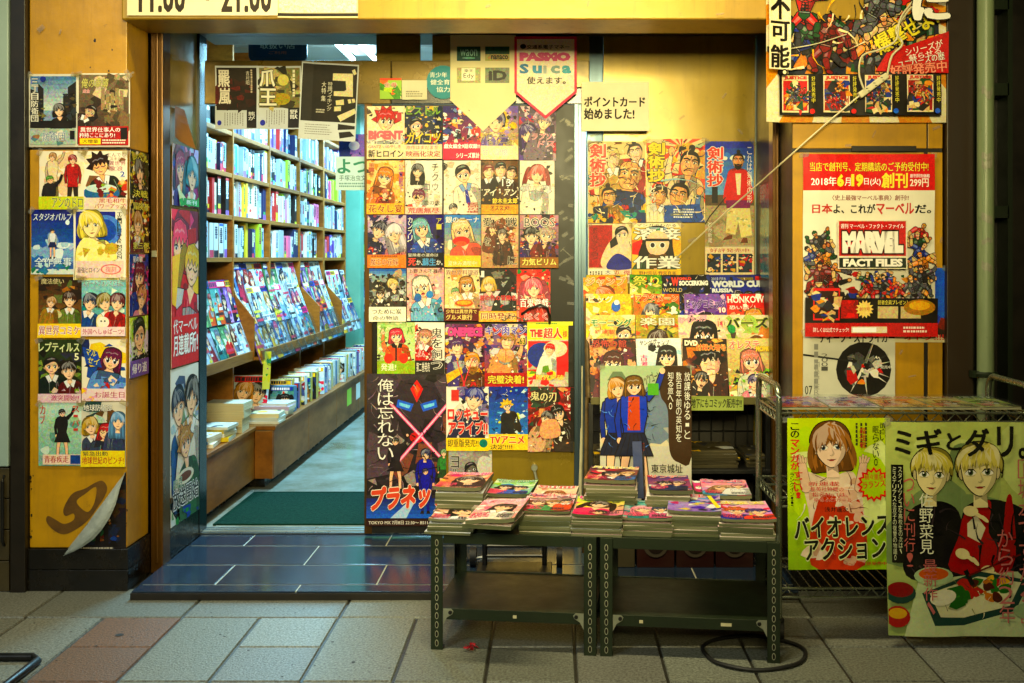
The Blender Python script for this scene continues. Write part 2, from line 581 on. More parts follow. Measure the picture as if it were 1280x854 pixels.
            if wear == 'v' or tie:
                for q in (-1, 1):
                    poly([(q * .38, 1.25), (q * .95, 1.45), (q * .5, 2.5), (0, 2.15)], collar, sm=False)
            elif wear == 'l':
                for q in (-1, 1):
                    poly([(q * .4, 1.3), (q * 1.0, 1.5), (q * 1.15, 2.4), (q * .8, 2.6), (q * .12, 4.2), (0, 3.2)], shade(top, .5), sm=False)
            elif wear == 'p':
                for q in (-1, 1):
                    poly([(q * 1.0, 1.45), (q * 2.0, 1.5), (q * 2.5, 2.3), (q * 1.9, 2.7), (q * 1.2, 2.3)], shade(collar, .8), sm=False)
                    poly([(0, 2.3), (q * 1.1, 2.5), (q * .8, 3.6), (0, 3.9)], shade(collar, .55), sm=False)
            elif wear == 's':
                poly([(-1.2, 1.5), (1.2, 1.5), (1.35, 2.6), (.5, 2.35), (0, 2.9), (-.5, 2.35), (-1.35, 2.6)], shade(top, .4), sm=False)
                poly([(-.3, 2.7), (.3, 2.7), (.6, 3.6), (0, 3.1), (-.6, 3.6)], 'c8302c', sm=False)
            for j in range(6):
                x = R.uniform(-1.6, 1.6)
                s.ribbon(T([(x, R.uniform(1.9, 2.6)), (x * 1.05 + R.uniform(-.3, .3), 3.4), (x * 1.1, R.uniform(3.8, 5))]), K * .09, shade(top, R.choice([.45, .6, 1.3])), True)
            if tie:
                poly([(-.16, 2.1), (.16, 2.1), (.3, 3.9), (0, 4.4), (-.3, 3.9)], tie, sm=False)
            if arm:
                q = arm
                poly([(q * 1.5, 1.9), (q * 2.3, 2.6), (q * 2.5, 1.0), (q * 2.3, -.4), (q * 1.9, -.4), (q * 1.9, 1.0), (q * 1.2, 2.6)], shade(top, 1.15))
                poly([(q * 1.9, -.4), (q * 2.3, -.4), (q * 2.5, -1.0), (q * 2.1, -1.3), (q * 1.75, -.9)], skin)
        if not man and K > .009 and R.random() < .5:      # another hand drew this one
            s.port(cx, cy, r * 1.05, hair, skin, eye, rot, R.uniform(.08, .3), {'long': 1.9, 'bob': .6, 'tail': .3}.get(hs, .0), R.uniform(-.5, .5), sl=.1 if hs in ('side', 'short', 'spike') else .5)
            return
        for q in (-1, 1):
            ell(q * .95, .2, .17, .26, sk2)
        if man:
            poly([(-.92, -.5), (-.95, .3), (-.8, .95), (-.4, 1.32), (.4, 1.32), (.8, .95), (.95, .3), (.92, -.5), (.5, -1), (-.5, -1)], skin)
            poly([(.35, -.7), (.92, -.4), (.95, .3), (.75, .95), (.35, 1.3), (.5, .4)], sk2, line=False)
        else:
            poly([(-.92, -.4), (-.95, .15), (-.72, .72), (-.25, 1.1), (0, 1.17), (.25, 1.1), (.72, .72), (.95, .15), (.92, -.4), (.5, -.95), (-.5, -.95)], skin)
        for q in (-1, 1):
            x = q * .42 + turn * .7
            if man:
                ell(x, .02, .2, .09, 'eed'); ell(x, .02, .09, .09, '211')
                s.ribbon(T([(x - .26 * q, -.1), (x, -.14), (x + .3 * q, -.02)]), K * .07, ink)
                s.ribbon(T([(x - .3 * q, -.22), (x, -.36), (x + .36 * q, -.26)]), K * .16, dk)
            elif lid == 'c':
                s.ribbon(T([(x - .3, .16), (x, .32), (x + .3, .16)]), K * .1, ink)
                s.ribbon(T([(x - .24, -.2), (x + .22, -.26)]), K * .05, dk)
            elif K > .006:
                hgt = es * (.55 if lid == 'n' else 1)
                ell(x, .2, .25 * es, .28 * hgt, 'fff'); ell(x + turn * .15, .21, .18 * es, .26 * hgt, eye); ell(x + turn * .15, .21, .1 * es, .16 * hgt, '111'); ell(x - .07, .2 - .1 * hgt, .07 * es, .08 * hgt, 'fff')
                s.ribbon(T([(x - .3 * es, .2 - .12 * hgt), (x - .12, .2 - .3 * hgt), (x + .12, .2 - .3 * hgt), (x + .3 * es, .2 - .12 * hgt)]), K * .1, ink)
                s.ribbon(T([(x - .24, -.26 + .1 * q * turn), (x + .22, -.3 + .05 * q)]), K * .05, dk)
            else:
                ell(x, .2, .2, .26, eye)
        if man:
            s.ribbon(T([(.02, -.05), (.16, .45), (-.1, .5)]), K * .07, sk2)
            s.ribbon(T([(-.35, .85), (0, .8), (.35, .88)]), K * .08, '6b2a20')
            for q in (-1, 1):
                s.ribbon(T([(q * .3, .45), (q * .52, .85)]), K * .05, sk2)
            if beard:
                poly([(-.75, .6), (-.4, .7), (0, .62), (.4, .7), (.75, .6), (.5, 1.4), (0, 1.75), (-.5, 1.4)], dk, line=False)
                s.ribbon(T([(-.25, .92), (.25, .92)]), K * .1, '7a3a2c')
        else:
            s.ribbon(T([(.02 + turn, .5), (.07 + turn, .58)]), K * .06, sk2)
            if mouth == 'o':
                ell(0, .8, .24, .17, '8a1f22'); ell(0, .87, .14, .08, 'e88')
            else:
                s.ribbon(T([(-.2, .76), (0, .82), (.2, .76)]), K * .07, '8a2f2a')
            for q in (-1, 1):
                ell(q * .6, .56, .17, .08, shade(skin, .86))
        if not man:   # shade of the hair on the brow, side of the face
            poly([(-.9, -.35), (.9, -.35), (.92, .0), (.5, -.1), (.1, .02), (-.3, -.12), (-.7, .02)], shade(skin, .74), sm=False, line=False)
            q = 1 if turn <= 0 else -1
            poly([(q * .95, -.1), (q * .94, .2), (q * .7, .72), (q * .3, 1.08), (q * .62, .5)], shade(skin, .8), line=False)
        if hs == 'bald':
            poly([(-.95, -.2), (-1.0, .2), (-.85, .2), (-.84, -.3)], dk)
        elif hs == 'topknot':
            poly([(-.98, .2), (-1.05, -.3), (-.7, -.95), (0, -1.15), (.7, -.95), (1.05, -.3), (.98, .2), (.8, -.35), (.5, -.7), (-.5, -.7), (-.8, -.35)], hair)
            poly([(-.2, -1.05), (-.3, -1.6), (.1, -1.75), (.35, -1.5), (.2, -1.05)], hair)
        elif hs == 'side':
            poly([(-1.02, .2), (-1.1, -.35), (-.75, -1.05), (.1, -1.3), (.85, -1.0), (1.1, -.3), (1.0, .25), (.82, -.3), (.3, -.62), (-.4, -.35), (-.85, -.1)], hair)
            poly([(-.6, -.9), (.1, -1.15), (.6, -.95), (.1, -.9)], lt, line=False)
        else:
            poly([(-1.08, .45), (-1.14, -.35), (-.8, -1.02), (0, -1.26), (.8, -1.02), (1.14, -.35), (1.08, .45), (.86, -.25), (.62, .1), (.4, -.32), (.12, .06), (-.1, -.36), (-.4, .08), (-.6, -.3), (-.84, .1)], hair, sm=False)
            s.ribbon(T([(-.75, -.55), (-.4, -.7), (-.1, -.6), (.25, -.75), (.6, -.6)]), K * .12, lt)
            for j in range(7):
                x = -.9 + .3 * j + R.uniform(-.06, .06)
                s.ribbon(T([(x * .5, -1.12), (x * .85, -.7), (x + R.uniform(-.08, .08), -.2)]), K * .045, dk, True)
            if hs in ('long', 'bob'):
                for q in (-1, 1):
                    poly([(q * .92, -.2), (q * 1.15, -.3), (q * 1.22, .8), (q * 1.1, 1.5), (q * .95, .8)], hair)
    def stand(s, cx, top_v, hgt, hair, top, legs, skin='f6d3b5', skirt=False, pose=0, hs='bangs', man=False):
        """a whole standing figure; hgt in heights of the sheet"""
        H = hgt * s.h
        X, Y = cx * s.w, top_v * s.h
        def T(pts):
            return [(X + x * H, Y + y * H) for x, y in pts]
        ink = hx('20161a')
        def poly(pts, c):
            q = T(pts)
            s.add([q], c)
            s.ribbon(q + [q[0]], H * .008, ink)
        for q in (-1, 1):
            sp = .02 * q * (1 + pose)
            poly([(q * .005, .52), (q * .085, .52), (q * .07 + sp, .74), (q * .055 + sp * 1.4, .96), (q * .015 + sp * 1.2, .96), (q * .012 + sp, .74)], skin if skirt else legs)
            poly([(q * .01 + sp * 1.3, .94), (q * .06 + sp * 1.4, .94), (q * .085 + sp * 1.4, 1.0), (q * .005 + sp * 1.3, 1.0)], '2a1c18')
            lift = pose and q == 1
            if lift:
                poly([(q * .08, .19), (q * .12, .2), (q * .2, .1), (q * .24, -.02), (q * .2, -.03), (q * .16, .08), (q * .08, .14)], shade(top, .8))
                s.e((X + q * .22 * H) / s.w, (Y - .04 * H) / s.h, .022 * H / s.w, .024 * H / s.w, skin)
            else:
                poly([(q * .08, .16), (q * .12, .19), (q * .15, .34), (q * .13, .48), (q * .095, .48), (q * .105, .34), (q * .07, .24)], shade(top, .8))
                s.e((X + q * .112 * H) / s.w, (Y + .5 * H) / s.h, .02 * H / s.w, .024 * H / s.w, skin)
        poly([(-.03, .13), (-.1, .16), (-.105, .3), (-.08, .42), (-.09, .54), (.09, .54), (.08, .42), (.105, .3), (.1, .16), (.03, .13)], top)
        if skirt:
            poly([(-.08, .44), (.08, .44), (.15, .62), (-.15, .62)], legs)
            for k in range(5):
                s.ribbon(T([(-.055 + .027 * k, .45), (-.11 + .055 * k, .61)]), H * .005, ink)
        s.fig(cx, (Y + .075 * H) / s.h, .062 * H / s.w, hair, top, skin, hs, body=False, man=man)

    def limb(s, a, b, w0, w1, c, ol=None, k=0.):
        """tapered limb between two points (sheet metres), rounded at both ends"""
        (x0, y0), (x1, y1) = a, b
        d = math.hypot(x1 - x0, y1 - y0) or 1e-9
        nx, ny = -(y1 - y0) / d, (x1 - x0) / d
        def shape(e):
            P = []
            for q, (x, y), w in ((1, a, w0 + e), (-1, b, w1 + e)):
                an0 = math.atan2(ny, nx) if q == 1 else math.atan2(-ny, -nx)
                P += [(x + w * math.cos(an0 + math.pi * j / 5), y + w * math.sin(an0 + math.pi * j / 5)) for j in range(6)]
            return P
        if ol: s.add([shape(k)], ol)
        s.add([shape(0)], c)
    def hero(s, cx, cy, u, rot, c1, c2, skin='d8a478', R=None):
        """an anonymous muscular fighter in a plain two-colour costume; u = half shoulder width in sheet widths"""
        R = R or s.R
        K = u * s.w
        X, Y = cx * s.w, cy * s.h
        cr, sr = math.cos(rot), math.sin(rot)
        T = lambda x, y: (X + K * (x * cr - y * sr), Y + K * (x * sr + y * cr))
        ink = '120d0c'
        o = K * .09
        def poly(pts, c, line=True):
            q = [T(*p) for p in pts]
            s.add([q], c)
            if line: s.ribbon(q + [q[0]], K * .09, ink)
        def arm(q):
            ex, ey = q * R.uniform(1.3, 2.0), R.uniform(-1.2, .4)
            wx, wy = ex + q * R.uniform(-.6, 1.0), ey + R.choice((-1, -1, 1)) * R.uniform(.5, 1.0)
            s.limb(T(q * .95, -.72), T(ex, ey), K * .34, K * .25, c1, ink, o)
            s.limb(T(q * .9, -.8), T(ex - .06, ey - .1), K * .16, K * .1, shade(c1, 1.25))
            s.limb(T(ex, ey), T(wx, wy), K * .26, K * .16, c2, ink, o)
            s.limb(T(wx, wy), T(wx + .1 * q, wy - .1), K * .22, K * .2, R.choice((skin, c2)), ink, o)
        def leg(q):
            kx, ky = q * R.uniform(.3, 1.3), R.uniform(1.7, 2.3)
            fx, fy = kx + R.uniform(-.8, .6) * q, ky + R.uniform(.6, 1.3)
            s.limb(T(q * .3, 1.05), T(kx, ky), K * .38, K * .26, c1, ink, o)
            s.limb(T(q * .22, 1.05), T(kx - .08, ky), K * .15, K * .1, shade(c1, 1.22))
            s.limb(T(kx, ky), T(fx, fy), K * .27, K * .17, c2, ink, o)
            s.limb(T(fx, fy), T(fx + .28 * q, fy + .06), K * .17, K * .12, c2, ink, o)
        leg(-1); leg(1); arm(R.choice((-1, 1)))
        poly([(-1.05, -.85), (-.4, -1.2), (.4, -1.2), (1.05, -.85), (.8, -.1), (.46, .8), (-.46, .8), (-.8, -.1)], c1)
        poly([(.2, -1.1), (1.0, -.85), (.78, -.1), (.44, .78), (.1, .78), (.4, 0)], shade(c1, .5), False)
        for q in (-1, 1):
            poly([(q * .05, -.75), (q * .75, -.8), (q * .72, -.35), (q * .4, -.18), (q * .06, -.3)], shade(c1, 1.18 if q < 0 else .85))
            for k in range(3): poly([(q * .04, -.1 + .27 * k), (q * .3, -.12 + .27 * k), (q * .28, .1 + .27 * k), (q * .04, .12 + .27 * k)], shade(c1, 1.1 if q < 0 else .75))
        poly([(-.48, .72), (.48, .72), (.52, 1.05), (.1, 1.45), (-.1, 1.45), (-.52, 1.05)], c2); poly([(-.5, .68), (.5, .68), (.5, .84), (-.5, .84)], shade(c2, 1.3))
        arm(-1); arm(1)
        s.limb(T(0, -1.1), T(0, -1.4), K * .2, K * .18, skin, ink, o)
        poly([(-.34, -1.95), (0, -2.15), (.34, -1.95), (.36, -1.6), (.2, -1.3), (0, -1.22), (-.2, -1.3), (-.36, -1.6)], skin)
        poly([(-.36, -1.6), (-.34, -1.97), (0, -2.18), (.34, -1.97), (.36, -1.6), (.15, -1.72), (-.15, -1.72)], R.choice((c2, c1, '2a1c14', 'c89a3c')))
        for q in (-1, 1): poly([(q * .06, -1.66), (q * .24, -1.7), (q * .2, -1.6)], 'f4f0e0', False)
        poly([(-.12, -1.42), (.12, -1.42), (.08, -1.36), (-.08, -1.36)], '6a1c18', False)
    def port(s, cx, cy, r, hair, skin='f4dcc0', eye='567', rot=0., wave=.2, long=.0, part=.2, ink='241a18', lip='b05a50', sl=.55):
        """a larger, finer head: slim face, almond eyes, hair laid lock by lock"""
        R = s.R
        K = r * s.w
        X, Y = cx * s.w, cy * s.h
        cr, sr = math.cos(rot), math.sin(rot)
        T = lambda pts: [(X + K * (x * cr - y * sr), Y + K * (x * sr + y * cr)) for x, y in pts]
        def poly(pts, c, sm=True, line=0.):
            q = T(pts)
            if sm: q = smooth(q, 4)
            s.add([q], c, .25)
            if line: s.ribbon(q + [q[0]], K * line, ink)
        def lock(p0, p1, p2, w, c):
            n = 7
            P = [((1 - t) ** 2 * p0[0] + 2 * t * (1 - t) * p1[0] + t * t * p2[0], (1 - t) ** 2 * p0[1] + 2 * t * (1 - t) * p1[1] + t * t * p2[1]) for t in [k / n for k in range(n + 1)]]
            L_, R_ = [], []
            for k in range(n + 1):
                a, b = P[max(k - 1, 0)], P[min(k + 1, n)]
                d = math.hypot(b[0] - a[0], b[1] - a[1]) or 1e-6
                ww = w * math.sin(math.pi * min(.08 + k / n * .92, 1)) ** .7
                L_.append((P[k][0] - (b[1] - a[1]) / d * ww, P[k][1] + (b[0] - a[0]) / d * ww)); R_.append((P[k][0] + (b[1] - a[1]) / d * ww, P[k][1] - (b[0] - a[0]) / d * ww))
            poly(L_ + R_[::-1], c, False)
        dk, md, lt = shade(hair, .42), shade(hair, .72), shade(hair, 1.3)
        sk2, sk3 = shade(skin, .72), shade(skin, .55)
        # hair behind
        poly([(-1.0, .2), (-1.15, -.5), (-.7, -1.25), (.1, -1.45), (.8, -1.2), (1.15, -.5), (1.05, .3), (1.05 + .15 * long, sl + long), (.5, sl + .1 + long), (-.5, sl + .1 + long), (-1.05 - .15 * long, sl + long)], dk, True, .05)
        if long:
            for k in range(18):
                x = -1.1 + 2.2 * k / 17
                lock((x * .8, -.6), (x * 1.25, .4), (x * (1.05 + .2 * R.random()) , .5 + long * R.uniform(.8, 1.15)), .14, R.choice((dk, md, hair)))
        poly([(-.3, .9), (-.34, 1.7), (.34, 1.7), (.3, .9)], skin, False); poly([(-.3, .95), (.3, .95), (.33, 1.5), (0, 1.25), (-.25, 1.35)], sk3, False)
        for q in (-1, 1): poly([(q * .78, -.1), (q * .98, -.12), (q * .96, .25), (q * .8, .35)], sk2, True, .03)
        poly([(-.8, -.6), (-.82, .05), (-.7, .55), (-.34, 1.0), (0, 1.16), (.34, 1.0), (.7, .55), (.82, .05), (.8, -.6), (0, -1)], skin, True, .045)
        poly([(.82, -.5), (.82, .05), (.7, .55), (.34, 1.0), (.1, 1.13), (.45, .6), (.6, .1), (.55, -.5)], sk2); poly([(-.8, -.55), (.8, -.55), (.8, -.2), (.3, -.28), (-.2, -.12), (-.8, -.2)], sk2, False)
        for q in (-1, 1):
            x = q * .4
            poly([(x - .27, .06 - .03 * q), (x - .12, -.1), (x + .12, -.1), (x + .27, .06 + .03 * q), (x + .1, .16), (x - .1, .16)], 'f6f2e8')
            s.add([T([(x + .13 * math.cos(j * .524), .02 + .155 * math.sin(j * .524)) for j in range(12)])], eye, .1); s.add([T([(x + .07 * math.cos(j * .524), .02 + .09 * math.sin(j * .524)) for j in range(12)])], '100c0c', 0.); s.add([T([(x - .05 + .04 * math.cos(j * .785), -.04 + .045 * math.sin(j * .785)) for j in range(8)])], 'ffffff', 0.)
            poly([(x - .32, .08), (x - .14, -.15), (x + .14, -.15), (x + .32, .08), (x + .13, -.08), (x - .13, -.08)], ink, False)
            s.ribbon(T([(x - .2, .18), (x, .2), (x + .2, .18)]), K * .025, sk3)
            poly([(x - q * .3, -.26), (x, -.38), (x + q * .36, -.26), (x, -.32)], dk, False)
        poly([(.02, -.05), (.1, .38), (.0, .46), (.16, .48), (.2, .38)], sk2, False); s.ribbon(T([(-.06, .48), (.04, .52), (.12, .48)]), K * .035, sk3)
        poly([(-.2, .72), (0, .69), (.2, .72), (.1, .8), (-.1, .8)], lip, False); s.ribbon(T([(-.24, .71), (0, .735), (.24, .71)]), K * .03, ink)
        # locks in front, from the parting outwards
        for rnd, cols in ((0, (md, dk)), (1, (hair, md)), (2, (hair, lt))):
            for k in range(13):
                t = k / 12
                ex = -1.02 + 2.04 * t
                inn = 1 - abs(ex) / 1.02
                ey = sl - inn * (sl + .17) + R.uniform(-.15, .12)
                p0 = (part + R.uniform(-.25, .25), -1.28 + R.uniform(-.08, .1))
                lock(p0, (ex * 1.05 + wave * R.uniform(-1, 1), -1.0 + R.uniform(-.1, .25)), (ex * R.uniform(.86, 1.1) + wave * R.uniform(-.6, .6), ey - .1 * rnd), R.uniform(.07, .15), R.choice(cols))
        for k in range(8): lock((part - .5 + .13 * k, -1.15), (-.8 + .22 * k, -.95), (-.85 + .24 * k, -.5), .03, lt)

    # ---------------- build
    def mesh(s, name, material, thick=.0012, bend=None, grid=(6, 8), pages=None, spine=None, back=None):
        """sheet (or book when pages is set) in local axes: x right, z up, print towards -y, origin at its centre"""
        M = MB()
        w, h = s.w, s.h
        dz = 2.2e-5
        nx, ny = grid if bend else (1, 1)
        def out(x, y, lift):
            lx, lz = x - w / 2, h / 2 - y
            yb = bend(x / w, y / h) if bend else 0.
            return (lx, yb - lift, lz)
        for i in range(nx):
            for j in range(ny):
                M.face([out(w * i / nx, h * (j + 1) / ny, 0), out(w * (i + 1) / nx, h * (j + 1) / ny, 0), out(w * (i + 1) / nx, h * j / ny, 0), out(w * i / nx, h * j / ny, 0)], s.bg)
                M.face([out(w * i / nx, h * (j + 1) / ny, -thick), out(w * i / nx, h * j / ny, -thick), out(w * (i + 1) / nx, h * j / ny, -thick), out(w * (i + 1) / nx, h * (j + 1) / ny, -thick)], hx(back) if back else s.bg)
        pc = hx(pages) if pages else s.bg
        edges = [[(w * k / nx, 0) for k in range(nx + 1)], [(w, h * k / ny) for k in range(ny + 1)], [(w - w * k / nx, h) for k in range(nx + 1)], [(0, h - h * k / ny) for k in range(ny + 1)]]
        for e_i, E in enumerate(edges):
            c = hx(spine) if (spine and e_i == 3) else pc
            for a, b in zip(E[:-1], E[1:]):
                if pages and e_i != 3:
                    nl = max(2, int(thick / .0035))
                    for q in range(nl):
                        t0, t1 = thick * q / nl, thick * (q + 1) / nl
                        k = (1., .82, .93, .74)[(q * 7 + e_i) % 4]
                        M.face([out(*a, -t0), out(*b, -t0), out(*b, -t1), out(*a, -t1)], tuple(v * k for v in pc))
                else:
                    M.face([out(*a, 0), out(*b, 0), out(*b, -thick), out(*a, -thick)], c)
        for li, (polys, c) in enumerate(s.L):
            lift = dz * (li + 1)
            for P in polys:
                pieces = [P]
                if bend:
                    xs = [p[0] for p in P]; ys = [p[1] for p in P]
                    i0, i1 = int(min(xs) / w * nx), int(min(max(xs) / w * nx, nx - 1e-6))
                    j0, j1 = int(min(ys) / h * ny), int(min(max(ys) / h * ny, ny - 1e-6))
                    if i1 > i0 or j1 > j0:
                        pieces = []
                        for i in range(i0, i1 + 1):
                            A = P
                            if i > i0: A = clip(A, 0, w * i / nx, False)
                            if i < i1 and A: A = clip(A, 0, w * (i + 1) / nx, True)
                            if len(A) < 3: continue
                            for j in range(j0, j1 + 1):
                                B = A
                                if j > j0: B = clip(B, 1, h * j / ny, False)
                                if j < j1 and B: B = clip(B, 1, h * (j + 1) / ny, True)
                                if len(B) > 2: pieces.append(B)
                for Q in pieces:
                    if bend:   # bilinear over the cell keeps shapes glued to the bent sheet
                        pts = []
                        mx_, my_ = sum(p[0] for p in Q) / len(Q), sum(p[1] for p in Q) / len(Q)
                        i, j = min(int(mx_ / w * nx), nx - 1), min(int(my_ / h * ny), ny - 1)
                        c00, c10, c01, c11 = (bend((i + a) / nx, (j + b) / ny) for a, b in ((0, 0), (1, 0), (0, 1), (1, 1)))
                        for x, y in Q:
                            fu, fv = x / w * nx - i, y / h * ny - j
                            pts.append((x - w / 2, c00 + (c10 - c00) * fu + (c01 - c00) * fv - lift, h / 2 - y))
                    else:
                        pts = [out(x, y, lift) for x, y in Q]
                    ar = sum(pts[k - 1][0] * pts[k][2] - pts[k][0] * pts[k - 1][2] for k in range(len(pts)))
                    if ar < 0: pts = pts[::-1]
                    if abs(ar) > 1e-12: M.face(pts, c)
        return M.build(name, material)

def wav(amp, seed):
    """a gentle buckle in a taped-up sheet, bulging only outwards; across + down terms keep every cell planar"""
    R = random.Random(seed)
    a, b = R.uniform(0, 6.28), R.uniform(0, 6.28)
    fx, fy = R.uniform(2, 5), R.uniform(2, 5)
    cu = [R.random() ** 3 * 2.0 for _ in range(4)]
    def f(u, v):
        z = .5 + .25 * math.sin(a + u * fx) + .25 * math.sin(b + v * fy)
        z += cu[0] * max(0, .22 - u) * 4 + cu[1] * max(0, u - .78) * 4 + cu[2] * max(0, .2 - v) * 3 + cu[3] * max(0, v - .8) * 5
        return -amp * z
    return f

SEED = [100]
def poster(rect, y, label, draw, bg='f4efe0', group=None, name='poster', cat='poster', m=None, amp=.0022, lift=.003, plane=None, tilt=0., roll=0., thick=.0012, back=None, bend=None, grid=(5, 6)):
    """rect in photo pixels on the plane at depth y"""
    SEED[0] += 1
    x0, y0, x1, y1 = rect
    a, b = W(x0, y0, y), W(x1, y1, y)
    art = Art(b.x - a.x, a.z - b.z, bg, SEED[0])
    draw(art)
    o = art.mesh(name, m or INK, thick, bend or (wav(amp, SEED[0]) if amp else None), grid, back=back)
    o.location = ((a.x + b.x) / 2, y - lift - thick, (a.z + b.z) / 2)
    o.rotation_euler = (tilt, roll, 0)
    if cat in ('poster', 'notice') and name == 'poster':
        Rt = random.Random(SEED[0])
        for sx in (-1, 1):
            M = MB()
            cx, cz, an = sx * (art.w / 2 - .004), art.h / 2 - .004, sx * -.6 + Rt.uniform(-.5, .5)
            l_, w_, ca, sa = Rt.uniform(.022, .04), .009, math.cos(an), math.sin(an)
            M.face([(cx + x * ca - z * sa, -.0075, cz + x * sa + z * ca) for x, z in ((-l_ / 2, -w_), (l_ / 2, -w_), (l_ / 2, w_), (-l_ / 2, w_))])
            M.build('tape_strip', TAPE, o)
    return tag(o, label, cat, group)

def wall_poster(X, y0, y1, z0, z1, label, draw, bg='f4efe0', group=None, name='poster', cat='poster', m=None, amp=.002, roll=0.):
    """sheet on a wall facing +x"""
    SEED[0] += 1
    art = Art(y1 - y0, z1 - z0, bg, SEED[0])
    draw(art)
    o = art.mesh(name, m or INK, .0012, wav(amp, SEED[0]), (4, 7))
    o.location = (X + .004, (y0 + y1) / 2, (z0 + z1) / 2)
    o.rotation_euler = (0, roll, math.pi / 2)
    return tag(o, label, cat, group)

def cov(bg2=None, deb=None, figs=(), txt=(), obi=None, pre=None, post=None):
    """a printed cover from its ground, painted tangle, people, paper band and lettering"""
    def draw(a):
        if bg2: a.grad(0, 0, 1, 1, *bg2)
        if pre: pre(a)
        if deb:
            n, pal, sz = deb[:3]
            box = deb[3] if len(deb) > 3 else (0, 0, 1, 1)
            a.deb(n, *box, pal.split(), sz)
            a.deb(int(n * 2.2) + 14, *box, pal.split() * 2 + ['1a1614', 'f4efe4', '5a4a44'], sz * .36)
        for f in figs:
            k = dict(f[-1]) if isinstance(f[-1], dict) else {}
            g = f[:-1] if isinstance(f[-1], dict) else f
            a.fig(*g, **k)
        if deb:
            a.hatch(deb[0] + 18, *box, ('17120f', '17120f', 'f6f0e4', '3a2a24'))
        if figs and deb:
            a.deb(26, 0, .5, 1, obi[0] if obi else .98, deb[1].split() + ['1a1614', 'f6f0e4'], .035)
        if obi:
            v, c = obi[0], obi[1]
            a.r(0, v, 1, 1, c)
            for t in obi[2:]:
                a.t(*t[:5], **t[5])
        for t in txt:
            a.t(*t[:5], **(t[5] if len(t) > 5 else {}))
        if post: post(a)
    return draw
# =================================================================== ground
def slab_ink(base, R):
    k = R.uniform(.72, 1.12)
    b = hx(base)
    return tuple(v * k * R.uniform(.97, 1.03) for v in b)
PAVE = mat('granite_slab', 'fff', .42, attr='ink', alt='3a372e', scale=120, amount=.95, bump=.3, bscale=150, grime=.7, paint=0)
R = random.Random(4)
M = MB()
M.box(-25, -22, -.06, 25, 12, -.006, hx('1d1b15'))
GA = .009
def slab(x0, y0, x1, y1, c):
    i = len(M.v)
    e = .003
    x0 += GA / 2; x1 -= GA / 2; y0 += GA / 2; y1 -= GA / 2
    z = R.uniform(-.0006, .0006)
    M.v += [(x0, y0, -.006), (x1, y0, -.006), (x1, y1, -.006), (x0, y1, -.006),
            (x0 + e, y0 + e, z), (x1 - e, y0 + e, z), (x1 - e, y1 - e, z), (x0 + e, y1 - e, z)]
    for q in ((4, 5, 6, 7), (0, 1, 5, 4), (1, 2, 6, 5), (2, 3, 7, 6), (3, 0, 4, 7)):
        M.idx([i + k for k in q], c)
GREY, ORANGE = '8c8f82', '80583a'
for k in range(-14, 16):                                  # border course along the shop
    x0 = -1.327 + k * .565
    slab(x0, -.30, x0 + .565, .02, slab_ink('888b7e', R))
for k in range(-26, 28):
    x0 = -1.325 + k * .28
    kind = {-3: 'L', -2: 'L', -1: 'O', 0: 'L', 1: 'S', 2: 'L'}.get(k, 'S' if k > 3 else ('L' if k % 2 else 'S'))
    y = -.30
    first = True
    while y > -4.2:
        d = .56 if kind == 'L' else .28
        if kind == 'O' and y < -.9: d = .56
        slab(x0, y - d, x0 + .28, y, slab_ink(ORANGE if kind == 'O' and y > -.9 else GREY, R))
        y -= d
tag(M.build('pavement', PAVE), kind='structure')

STEPM = mat('dark_blue_floor_tile', '233246', .16, alt='121c2c', scale=7, amount=.6, bump=.03, bscale=90, grime=.12)
GROUT = mat('pale_grout', 'b4b19c', .7, alt='7c7a68', scale=30)
M = MB()
M.box(-1.588, -.118, 0, .93, .70, .0262, mi=2)
M.box(-1.575, -.108, .0262, .927, .699, .0312, mi=1)
rows = [(-.1175, -.040), (-.030, .214), (.225, .493), (.505, .69)]
offs = [0, .33, .05, .38]
for (ya, yb), of in zip(rows, offs):
    x = -1.585 - of
    while x < .93:
        xa, xb = max(x + .003, -1.587), min(x + .62 - .003, .928)
        if xb - xa > .02: M.box(xa, ya, .028, xb, yb, .034, mi=0)
        x += .62
tag(M.build('entrance_step', [STEPM, GROUT, DKTRIM], bevel=.0015), kind='structure')

CONC = mat('polished_concrete', 'a2aaa2', .16, alt='6a6448', scale=3.0, amount=.95, bump=.06, bscale=8, spec=.6, grime=.45)
M = MB()
M.box(-3.2, .70, -.05, 3.2, 9.5, .044)
tag(M.build('floor', CONC), kind='structure')

# green entrance mat: short ribbed pile
MATG = mat('green_mat_pile', '083c2e', .85, alt='04231b', scale=60, amount=.7, bump=.9, bscale=260, spec=.1)
M = MB()
M.box(-1.56, .80, .0445, -.30, 1.44, .052)
M.box(-1.575, .79, .0442, -1.56, 1.455, .0535); M.box(-.30, .79, .0442, -.285, 1.455, .0535); M.box(-1.56, 1.44, .0442, -.30, 1.455, .0535)
tag(M.build('door_mat', MATG, bevel=.002), 'dark green ribbed mat lying just inside the open doorway', 'mat')

# =================================================================== the shop building
shop = thing('shop_building', (-.3, .35, 0), 'yellow painted bookshop front with a wide open doorway and a lit room behind', 'shop')
SO = tuple(shop.location)
def part(mb, name, m, parent=shop, **k):
    return mb.build(name, m, parent, SO, **k)
